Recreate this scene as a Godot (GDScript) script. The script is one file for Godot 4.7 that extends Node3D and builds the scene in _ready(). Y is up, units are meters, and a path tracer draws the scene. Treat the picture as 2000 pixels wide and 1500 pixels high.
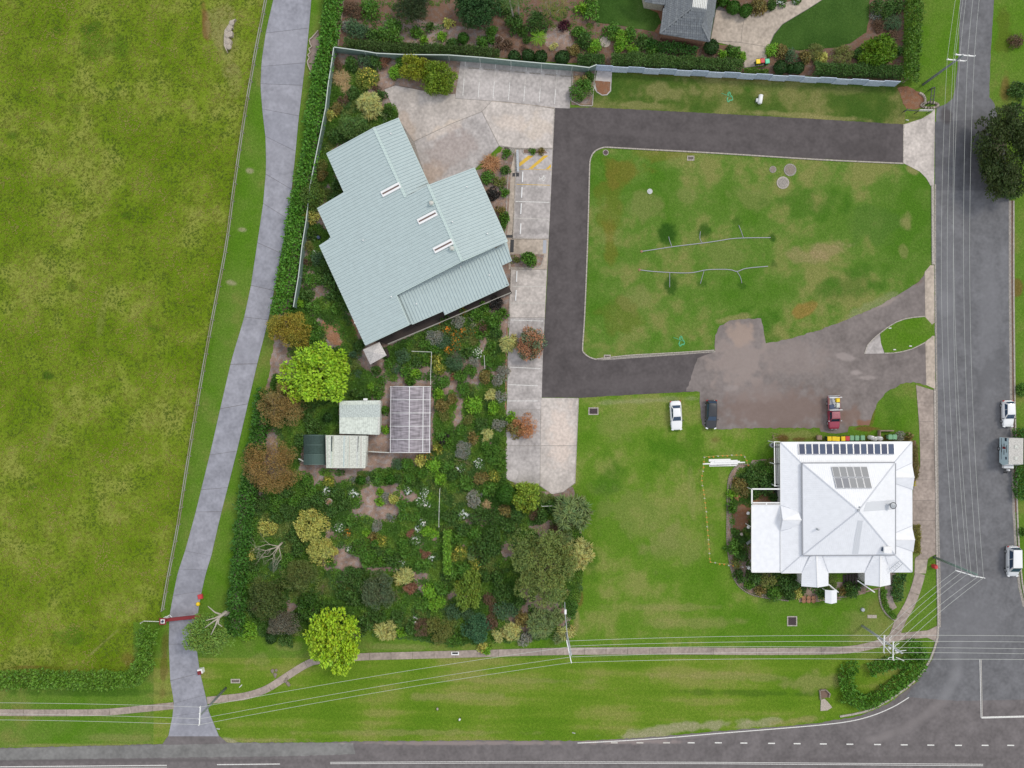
extends Node3D
# Drone view straight down on a block of hall, white house, gardens and roads.
# Positions are read off the photograph as ground points: 0.08 m per photo pixel, drone at 110 m.
const S := 0.08
const CAM := 110.0
const MAP := Vector2(200, 150)
var rng := RandomNumberGenerator.new()
var M := {}
var T := {}
var plants := []
var pool := {}

func _ready() -> void:
	rng.seed = 7
	setup_view()
	make_materials()
	build_ground()
	build_roads()
	build_paving()
	build_hall()
	build_white_house()
	build_tiled_house()
	build_sheds()
	build_fences()
	build_vehicles()
	build_poles()
	build_objects()
	build_hedges()
	build_trees()
	build_shrubs()
	build_ground_cover()
	build_grass()

func setup_view() -> void:
	var cam := Camera3D.new()
	cam.name = "camera"
	cam.position = Vector3(0, CAM, 0)
	cam.rotation_degrees = Vector3(-90, 0, 0)
	cam.fov = rad_to_deg(2.0 * atan(60.0 / 110.0))
	cam.far = 2000.0
	add_child(cam)
	var sky_mat := ProceduralSkyMaterial.new()
	sky_mat.sky_top_color = lin(0.80, 0.84, 0.92)
	sky_mat.sky_horizon_color = lin(0.70, 0.72, 0.76)
	sky_mat.sky_curve = 0.3
	sky_mat.ground_bottom_color = lin(0.10, 0.12, 0.06)
	sky_mat.ground_horizon_color = lin(0.4, 0.42, 0.4)
	var sky := Sky.new()
	sky.sky_material = sky_mat
	var env := Environment.new()
	env.background_mode = Environment.BG_SKY
	env.sky = sky
	env.tonemap_mode = Environment.TONE_MAPPER_LINEAR
	env.tonemap_exposure = 1.0
	env.sdfgi_enabled = true
	env.ssao_enabled = true
	env.ssil_enabled = true
	var we := WorldEnvironment.new()
	we.name = "environment"
	we.environment = env
	add_child(we)
	var sun := DirectionalLight3D.new()
	sun.name = "sun"
	sun.light_energy = 0.5
	sun.light_angular_distance = 16.0
	sun.light_color = Color(1.0, 0.965, 0.9)
	sun.shadow_enabled = true
	sun.sky_mode = DirectionalLight3D.SKY_MODE_LIGHT_ONLY
	add_child(sun)
	sun.look_at_from_position(Vector3(56, 84, -44), Vector3.ZERO, Vector3.UP)

# ---------------------------------------------------------------- helpers
func lin(r: float, g: float, b: float) -> Color:
	return Color(r, g, b).linear_to_srgb()

func P(px: float, py: float, h := 0.0) -> Vector3:
	var k := S * (CAM - h) / CAM
	return Vector3((px - 1000.0) * k, h, (py - 750.0) * k)

func path(a: Array, h := 0.0) -> PackedVector3Array:
	var o := PackedVector3Array()
	for q in a:
		o.append(P(q[0], q[1], q[2] if q.size() > 2 else h))
	return o

func on_plane(px: float, py: float, pl: Plane) -> Vector3:
	var eye := Vector3(0, CAM, 0)
	var d := P(px, py) - eye
	return eye + d * ((pl.d - pl.normal.dot(eye)) / pl.normal.dot(d))

func uv_map(p: Vector3) -> Vector2:
	return Vector2(p.x / MAP.x + 0.5, p.z / MAP.y + 0.5)

class Geo:
	var v := PackedVector3Array()
	var c := PackedColorArray()
	var tint := Color.WHITE
	var colored := false
	func tri(a: Vector3, b: Vector3, d: Vector3) -> void:
		v.append(a)
		v.append(b)
		v.append(d)
		if colored:
			c.append(tint)
			c.append(tint)
			c.append(tint)
	func quad(a: Vector3, b: Vector3, d: Vector3, e: Vector3) -> void:
		tri(a, b, d)
		tri(a, d, e)
	func box(at: Vector3, size: Vector3, turn := Basis()) -> void:
		var x := turn.x * size.x * 0.5
		var y := turn.y * size.y * 0.5
		var z := turn.z * size.z * 0.5
		var q := []
		for s in [[-1, -1], [1, -1], [1, 1], [-1, 1]]:
			q.append(at - y + x * s[0] + z * s[1])
		for s in [[-1, -1], [1, -1], [1, 1], [-1, 1]]:
			q.append(at + y + x * s[0] + z * s[1])
		quad(q[4], q[5], q[6], q[7])
		quad(q[3], q[2], q[1], q[0])
		for i in 4:
			var j := (i + 1) % 4
			quad(q[i], q[j], q[j + 4], q[i + 4])
	func beam(a: Vector3, b: Vector3, w: float, h: float) -> void:
		var d := (b - a).normalized()
		var up := Vector3.UP if absf(d.y) < 0.95 else Vector3.RIGHT
		var x := up.cross(d).normalized()
		box((a + b) * 0.5, Vector3(w, h, a.distance_to(b)), Basis(x, d.cross(x), d))
	func tube(pts: PackedVector3Array, rad: PackedFloat32Array, sides := 6) -> void:
		var rings := []
		for i in pts.size():
			var d := (pts[mini(i + 1, pts.size() - 1)] - pts[maxi(i - 1, 0)]).normalized()
			var up := Vector3.UP if absf(d.y) < 0.9 else Vector3.RIGHT
			var x := up.cross(d).normalized()
			var y := d.cross(x)
			var ring := []
			for k in sides:
				var a := TAU * k / sides
				ring.append(pts[i] + (x * cos(a) + y * sin(a)) * rad[i])
			rings.append(ring)
		for i in pts.size() - 1:
			for k in sides:
				var n := (k + 1) % sides
				quad(rings[i][k], rings[i][n], rings[i + 1][n], rings[i + 1][k])
		for k in range(1, sides - 1):
			tri(rings[0][0], rings[0][k + 1], rings[0][k])
			tri(rings[-1][0], rings[-1][k], rings[-1][k + 1])
	func lathe(at: Vector3, prof: Array, sides := 12) -> void:
		for i in prof.size() - 1:
			for k in sides:
				var a := TAU * k / sides
				var b := TAU * (k + 1) / sides
				var p0 := at + Vector3(cos(a) * prof[i][0], prof[i][1], sin(a) * prof[i][0])
				var p1 := at + Vector3(cos(b) * prof[i][0], prof[i][1], sin(b) * prof[i][0])
				var p2 := at + Vector3(cos(b) * prof[i + 1][0], prof[i + 1][1], sin(b) * prof[i + 1][0])
				var p3 := at + Vector3(cos(a) * prof[i + 1][0], prof[i + 1][1], sin(a) * prof[i + 1][0])
				quad(p0, p1, p2, p3)
	func face(pts: PackedVector3Array) -> void:
		var p2 := PackedVector2Array()
		for p in pts:
			p2.append(Vector2(p.x, p.z))
		var t := Geometry2D.triangulate_polygon(p2)
		for i in range(0, t.size(), 3):
			tri(pts[t[i]], pts[t[i + 1]], pts[t[i + 2]])
	func prism(pts: PackedVector3Array, top: float, bottom: float) -> void:
		var up := PackedVector3Array()
		for p in pts:
			up.append(Vector3(p.x, top, p.z))
		face(up)
		skirt(up, bottom)
	func skirt(up: PackedVector3Array, bottom: float) -> void:
		for i in up.size():
			var a := up[i]
			var b := up[(i + 1) % up.size()]
			quad(a, b, Vector3(b.x, bottom, b.z), Vector3(a.x, bottom, a.z))
	func leaf(at: Vector3, d: Vector3, up: Vector3, ll: float, lw: float, col: Color) -> void:
		var s := d.cross(up).normalized() * lw * 0.5
		var n := s.cross(d).normalized() * lw * 0.22
		var mid := at + d * ll * 0.45
		tint = col
		tri(at, mid + s + n, at + d * ll)
		tri(at, at + d * ll, mid - s + n)
	func mesh(smooth := false) -> ArrayMesh:
		if colored and not smooth:
			var arr := []
			arr.resize(Mesh.ARRAY_MAX)
			arr[Mesh.ARRAY_VERTEX] = v
			arr[Mesh.ARRAY_COLOR] = c
			var am := ArrayMesh.new()
			am.add_surface_from_arrays(Mesh.PRIMITIVE_TRIANGLES, arr)
			return am
		var st := SurfaceTool.new()
		st.begin(Mesh.PRIMITIVE_TRIANGLES)
		st.set_smooth_group(0 if smooth else -1)
		for p in v:
			st.add_vertex(p)
		st.generate_normals()
		return st.commit()

func meta(n: Node, label: String, category: String, group := "") -> void:
	n.set_meta("label", label)
	n.set_meta("category", category)
	if group != "":
		n.set_meta("group", group)

func thing(called: String, label: String, category: String, at := Vector3.ZERO, turn := 0.0, group := "") -> Node3D:
	var n := Node3D.new()
	n.name = called
	add_child(n, true)
	n.position = at
	n.rotation.y = turn
	meta(n, label, category, group)
	return n

func put(parent: Node, called: String, m: Mesh, mat: Material, at := Vector3.ZERO) -> MeshInstance3D:
	var n := MeshInstance3D.new()
	n.name = called
	n.mesh = m
	n.material_override = mat
	n.position = at
	parent.add_child(n, true)
	return n

func part(parent: Node, called: String, g: Geo, mat: Material, smooth := false, at := Vector3.ZERO) -> MeshInstance3D:
	return put(parent, called, g.mesh(smooth), mat, at)

func structure(called: String, parent: Node = self) -> Node3D:
	var n := Node3D.new()
	n.name = called
	parent.add_child(n, true)
	if parent == self:
		n.set_meta("kind", "structure")
	return n

func ragged(a: Array, amount: float, step := 6.0) -> Array:
	# subdivide an outline and let it wander as worn edges do
	if amount <= 0.0:
		return a
	var o := []
	for i in a.size():
		var p := Vector2(a[i][0], a[i][1])
		var q := Vector2(a[(i + 1) % a.size()][0], a[(i + 1) % a.size()][1])
		var n := maxi(1, int(p.distance_to(q) / step))
		for k in n:
			var r := p.lerp(q, float(k) / n)
			var w := amount if k > 0 else amount * 0.3
			o.append([r.x + rng.randf_range(-w, w), r.y + rng.randf_range(-w, w)])
	return o

func sheet_mesh(a: Array, y: float, thick := 0.0) -> ArrayMesh:
	var pts := PackedVector3Array()
	for q in a:
		pts.append(P(q[0], q[1]) + Vector3(0, y, 0))
	var g := Geo.new()
	g.face(pts)
	if thick > 0.0:
		g.skirt(pts, y - thick)
	var st := SurfaceTool.new()
	st.begin(Mesh.PRIMITIVE_TRIANGLES)
	st.set_smooth_group(-1)
	for p in g.v:
		st.set_uv(Vector2(p.x, p.z) / 10.0)
		st.set_uv2(uv_map(p))
		st.add_vertex(p)
	st.generate_normals()
	return st.commit()

func sheet(parent: Node, called: String, a: Array, y: float, mat: Material, rag := 0.0, thick := 0.0) -> MeshInstance3D:
	var n := put(parent, called, sheet_mesh(ragged(a, rag), y, thick), mat)
	if parent == self:
		n.set_meta("kind", "structure")
	return n

func resample(a: Array, step: float) -> Array:
	var o := [Vector2(a[0][0], a[0][1])]
	var left := step
	for i in a.size() - 1:
		var p := Vector2(a[i][0], a[i][1])
		var q := Vector2(a[i + 1][0], a[i + 1][1])
		var d := p.distance_to(q)
		var t := left
		while t <= d:
			o.append(p.lerp(q, t / d))
			t += step
		left = t - d
	return o

func smooth_line(a: Array, n := 6) -> Array:
	var o := []
	for i in a.size() - 1:
		var p0 := Vector2(a[maxi(i - 1, 0)][0], a[maxi(i - 1, 0)][1])
		var p1 := Vector2(a[i][0], a[i][1])
		var p2 := Vector2(a[i + 1][0], a[i + 1][1])
		var p3 := Vector2(a[mini(i + 2, a.size() - 1)][0], a[mini(i + 2, a.size() - 1)][1])
		for k in n:
			var r := p1.cubic_interpolate(p2, p0, p3, float(k) / n)
			o.append([r.x, r.y])
	o.append(a[-1])
	return o

func ribbon(a: Array, w: float) -> Array:
	# outline of a strip of width w (photo pixels) along a line
	var l := []
	var r := []
	for i in a.size():
		var p := Vector2(a[i][0], a[i][1])
		var d := (Vector2(a[mini(i + 1, a.size() - 1)][0], a[mini(i + 1, a.size() - 1)][1]) - Vector2(a[maxi(i - 1, 0)][0], a[maxi(i - 1, 0)][1])).normalized()
		var n := Vector2(-d.y, d.x) * w * 0.5
		l.append([p.x + n.x, p.y + n.y])
		r.push_front([p.x - n.x, p.y - n.y])
	return l + r

func kerb(parent: Node, called: String, a: Array, w: float, top: float, mat: Material, joints := 30.0) -> void:
	# kerb stones laid end to end, a joint between each
	var pts := resample(a, joints)
	var last := Vector2(a[-1][0], a[-1][1])
	if pts[-1].distance_to(last) > 2.0:
		pts.append(last)
	for i in pts.size() - 1:
		var g := Geo.new()
		var p := P(pts[i].x, pts[i].y)
		var q := P(pts[i + 1].x, pts[i + 1].y)
		var d := (q - p).normalized()
		var hw := w * 0.5
		var n := Vector3(-d.z, 0, d.x)
		p += d * 0.012
		q -= d * 0.012
		var prof := [[-hw, 0.0], [-hw, top - 0.02], [-hw + 0.025, top], [hw - 0.025, top], [hw, top - 0.02], [hw, 0.0]]
		for k in prof.size() - 1:
			var u0: Vector3 = n * prof[k][0] + Vector3.UP * prof[k][1]
			var u1: Vector3 = n * prof[k + 1][0] + Vector3.UP * prof[k + 1][1]
			g.quad(p + u0, q + u0, q + u1, p + u1)
		for e in [p, q]:
			g.quad(e + n * prof[0][0], e + n * prof[1][0] + Vector3.UP * top * 0.98, e + n * prof[4][0] + Vector3.UP * top * 0.98, e + n * prof[5][0])
		part(parent, called, g, mat)

func ribbed(pts: PackedVector3Array, along: Vector3, pitch: float, w: float, h: float) -> Geo:
	# a metal roof sheet with standing ribs running along the given direction
	var nrm := (pts[1] - pts[0]).cross(pts[2] - pts[0]).normalized()
	if nrm.y < 0.0:
		nrm = -nrm
	var t := (along - nrm * along.dot(nrm)).normalized()
	var s := nrm.cross(t)
	var o := pts[0]
	var g := Geo.new()
	g.face(pts)
	var lo := INF
	var hi := -INF
	for p in pts:
		lo = minf(lo, (p - o).dot(s))
		hi = maxf(hi, (p - o).dot(s))
	var x := lo + pitch * 0.5
	while x < hi:
		var cuts := []
		for i in pts.size():
			var a := pts[i] - o
			var b := pts[(i + 1) % pts.size()] - o
			var sa := a.dot(s) - x
			var sb := b.dot(s) - x
			if (sa < 0.0) != (sb < 0.0):
				cuts.append(lerpf(a.dot(t), b.dot(t), sa / (sa - sb)))
		cuts.sort()
		for k in range(0, cuts.size() - 1, 2):
			if cuts[k + 1] - cuts[k] < 0.25:
				continue
			var p: Vector3 = o + s * x + t * (cuts[k] + 0.03)
			var q: Vector3 = o + s * x + t * (cuts[k + 1] - 0.03)
			var a := s * w * 0.5
			var b := s * w * 0.22 + nrm * h
			var b2 := -s * w * 0.22 + nrm * h
			g.quad(p - a, q - a, q + b2, p + b2)
			g.quad(p + b2, q + b2, q + b, p + b)
			g.quad(p + b, q + b, q + a, p + a)
			g.tri(p - a, p + b2, p + a)
			g.tri(p + b2, p + b, p + a)
			g.tri(q - a, q + b2, q + a)
			g.tri(q + b2, q + b, q + a)
		x += pitch
	# thin underside edge so that the sheet has a thickness
	for i in pts.size():
		var a := pts[i]
		var b := pts[(i + 1) % pts.size()]
		g.quad(a, b, b - Vector3.UP * 0.06, a - Vector3.UP * 0.06)
	return g

# ---------------------------------------------------------------- textures and materials
func noise_bytes(w: int, h: int, freq: float, oct: int, sd: int, kind := FastNoiseLite.TYPE_SIMPLEX_SMOOTH, seamless := false, sx := 1.0) -> PackedByteArray:
	var n := FastNoiseLite.new()
	n.seed = sd
	n.noise_type = kind
	n.frequency = freq
	n.fractal_type = FastNoiseLite.FRACTAL_FBM if oct > 1 else FastNoiseLite.FRACTAL_NONE
	n.fractal_octaves = oct
	var im := n.get_seamless_image(int(w / sx), h) if seamless else n.get_image(int(w / sx), h)
	im.convert(Image.FORMAT_L8)
	if sx != 1.0:
		im.resize(w, h, Image.INTERPOLATE_CUBIC)
	return im.get_data()

func srgb_lut() -> PackedByteArray:
	var l := PackedByteArray()
	l.resize(1025)
	for i in 1025:
		var c := i / 1024.0
		l[i] = int(round(255.0 * (12.92 * c if c < 0.0031308 else 1.055 * pow(c, 1.0 / 2.4) - 0.055)))
	return l

func grey_texture(freq: float, oct: int, sd: int, lo: float, hi: float, size := 256, power := 1.0) -> ImageTexture:
	var d := noise_bytes(size, size, freq, oct, sd, FastNoiseLite.TYPE_SIMPLEX_SMOOTH, true)
	var lut := srgb_lut()
	var o := PackedByteArray()
	o.resize(size * size * 3)
	for i in size * size:
		var t := clampf((d[i] / 255.0 - 0.2) / 0.6, 0.0, 1.0)
		var b := lut[int(1024.0 * lerpf(lo, hi, pow(t, power)))]
		o[i * 3] = b
		o[i * 3 + 1] = b
		o[i * 3 + 2] = b
	return ImageTexture.create_from_image(Image.create_from_data(size, size, false, Image.FORMAT_RGB8, o))

func streak_texture() -> ImageTexture:
	var n := 256
	var d := noise_bytes(n, n, 0.09, 3, 59, FastNoiseLite.TYPE_SIMPLEX_SMOOTH, false, 9.0)
	var o := PackedByteArray()
	o.resize(n * n * 3)
	for i in n * n * 3:
		o[i] = clampi(int((d[i / 3] - 128) * 0.6) + 205, 90, 255)
	return ImageTexture.create_from_image(Image.create_from_data(n, n, false, Image.FORMAT_RGB8, o))

func height_texture(freq: float, oct: int, sd: int, size := 256) -> ImageTexture:
	var d := noise_bytes(size, size, freq, oct, sd, FastNoiseLite.TYPE_SIMPLEX_SMOOTH, true)
	return ImageTexture.create_from_image(Image.create_from_data(size, size, false, Image.FORMAT_L8, d))

func grass_texture() -> ImageTexture:
	# blades, clumps and dead straw, with no broad tone so that the tile does not show
	var n := 512
	var a := noise_bytes(n, n, 0.16, 2, 11, FastNoiseLite.TYPE_SIMPLEX_SMOOTH, true)
	var b := noise_bytes(n, n, 0.05, 3, 12, FastNoiseLite.TYPE_SIMPLEX_SMOOTH, true)
	var c := noise_bytes(n, n, 0.11, 1, 13, FastNoiseLite.TYPE_CELLULAR, true)
	var lut := srgb_lut()
	var o := PackedByteArray()
	o.resize(n * n * 3)
	for i in n * n:
		var t := clampf(0.5 + (a[i] - 127.5) / 170.0 + (b[i] - 127.5) / 420.0 + (c[i] - 128.0) / 700.0, 0.0, 1.0)
		var straw := clampf((b[i] - 150.0) / 60.0, 0.0, 1.0) * clampf((a[i] - 120.0) / 60.0, 0.0, 1.0)
		var k := 0.54 + 0.46 * t
		o[i * 3] = lut[int(1024.0 * minf(1.0, k * (0.9 + 0.25 * straw)))]
		o[i * 3 + 1] = lut[int(1024.0 * minf(1.0, k))]
		o[i * 3 + 2] = lut[int(1024.0 * minf(1.0, k * (0.75 + 0.5 * straw)))]
	return ImageTexture.create_from_image(Image.create_from_data(n, n, false, Image.FORMAT_RGB8, o))

func mulch_texture() -> ImageTexture:
	var n := 512
	var a := noise_bytes(n, n, 0.14, 2, 21, FastNoiseLite.TYPE_SIMPLEX_SMOOTH, true)
	var c := noise_bytes(n, n, 0.09, 1, 23, FastNoiseLite.TYPE_CELLULAR, true)
	var e := noise_bytes(n, n, 0.012, 3, 24, FastNoiseLite.TYPE_SIMPLEX_SMOOTH, true)
	var lut := srgb_lut()
	var o := PackedByteArray()
	o.resize(n * n * 3)
	for i in n * n:
		var t := clampf((a[i] * 0.7 + c[i] * 0.5) / 270.0, 0.0, 1.0)
		var k := 0.3 + 0.7 * t
		var w := clampf((e[i] - 110.0) / 70.0, 0.0, 1.0)
		o[i * 3] = lut[int(1024.0 * clampf(k, 0.0, 1.0))]
		o[i * 3 + 1] = lut[int(1024.0 * clampf(k * lerpf(0.8, 0.95, w), 0.0, 1.0))]
		o[i * 3 + 2] = lut[int(1024.0 * clampf(k * lerpf(0.7, 0.97, w), 0.0, 1.0))]
	return ImageTexture.create_from_image(Image.create_from_data(n, n, false, Image.FORMAT_RGB8, o))

func fill_zone(z: PackedByteArray, w: int, h: int, a: Array, val: int) -> PackedByteArray:
	var q := PackedVector2Array()
	for p in a:
		var u := uv_map(P(p[0], p[1]))
		q.append(Vector2(u.x * w, u.y * h))
	for y in h:
		var xs := []
		for i in q.size():
			var p0 := q[i]
			var p1 := q[(i + 1) % q.size()]
			if (p0.y <= y) != (p1.y <= y):
				xs.append(p0.x + (y - p0.y) / (p1.y - p0.y) * (p1.x - p0.x))
		xs.sort()
		for k in range(0, xs.size() - 1, 2):
			for x in range(clampi(int(xs[k]), 0, w), clampi(int(xs[k + 1]), 0, w)):
				z[y * w + x] = val
	return z

func stamp(f: PackedFloat32Array, nz: PackedByteArray, w: int, h: int, s: Array) -> PackedFloat32Array:
	# s: photo x, y, radius x, radius y, turn in degrees, colour, strength, raggedness
	var u := uv_map(P(s[0], s[1]))
	var k := S * w / MAP.x
	var rx: float = s[2] * k
	var ry: float = s[3] * k
	var cx := u.x * w
	var cy := u.y * h
	var r := maxf(rx, ry) * 1.5
	var ca := cos(deg_to_rad(s[4]))
	var sa := sin(deg_to_rad(s[4]))
	var col: Color = s[5]
	for y in range(maxi(0, int(cy - r)), mini(h, int(cy + r) + 1)):
		for x in range(maxi(0, int(cx - r)), mini(w, int(cx + r) + 1)):
			var dx := x - cx
			var dy := y - cy
			var i := y * w + x
			var d = Vector2((dx * ca + dy * sa) / rx, (dy * ca - dx * sa) / ry).length() + (nz[i] / 255.0 - 0.5) * s[7]
			var a: float = s[6] * (1.0 - smoothstep(0.55, 1.15, d))
			if a > 0.0:
				f[i * 3] = lerpf(f[i * 3], col.r, a)
				f[i * 3 + 1] = lerpf(f[i * 3 + 1], col.g, a)
				f[i * 3 + 2] = lerpf(f[i * 3 + 2], col.b, a)
	return f

func to_texture(f: PackedFloat32Array, w: int, h: int) -> ImageTexture:
	var lut := srgb_lut()
	var o := PackedByteArray()
	o.resize(w * h * 3)
	for i in w * h * 3:
		o[i] = lut[int(1024.0 * clampf(f[i], 0.0, 1.0))]
	return ImageTexture.create_from_image(Image.create_from_data(w, h, false, Image.FORMAT_RGB8, o))

const PADDOCK := [[-250, -190], [560, -190], [517, 0], [500, 85], [472, 250], [454, 375], [440, 480], [405, 660], [385, 780], [365, 900], [345, 1030], [325, 1130], [313, 1212], [262, 1215], [262, 1310], [-250, 1318]]

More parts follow.
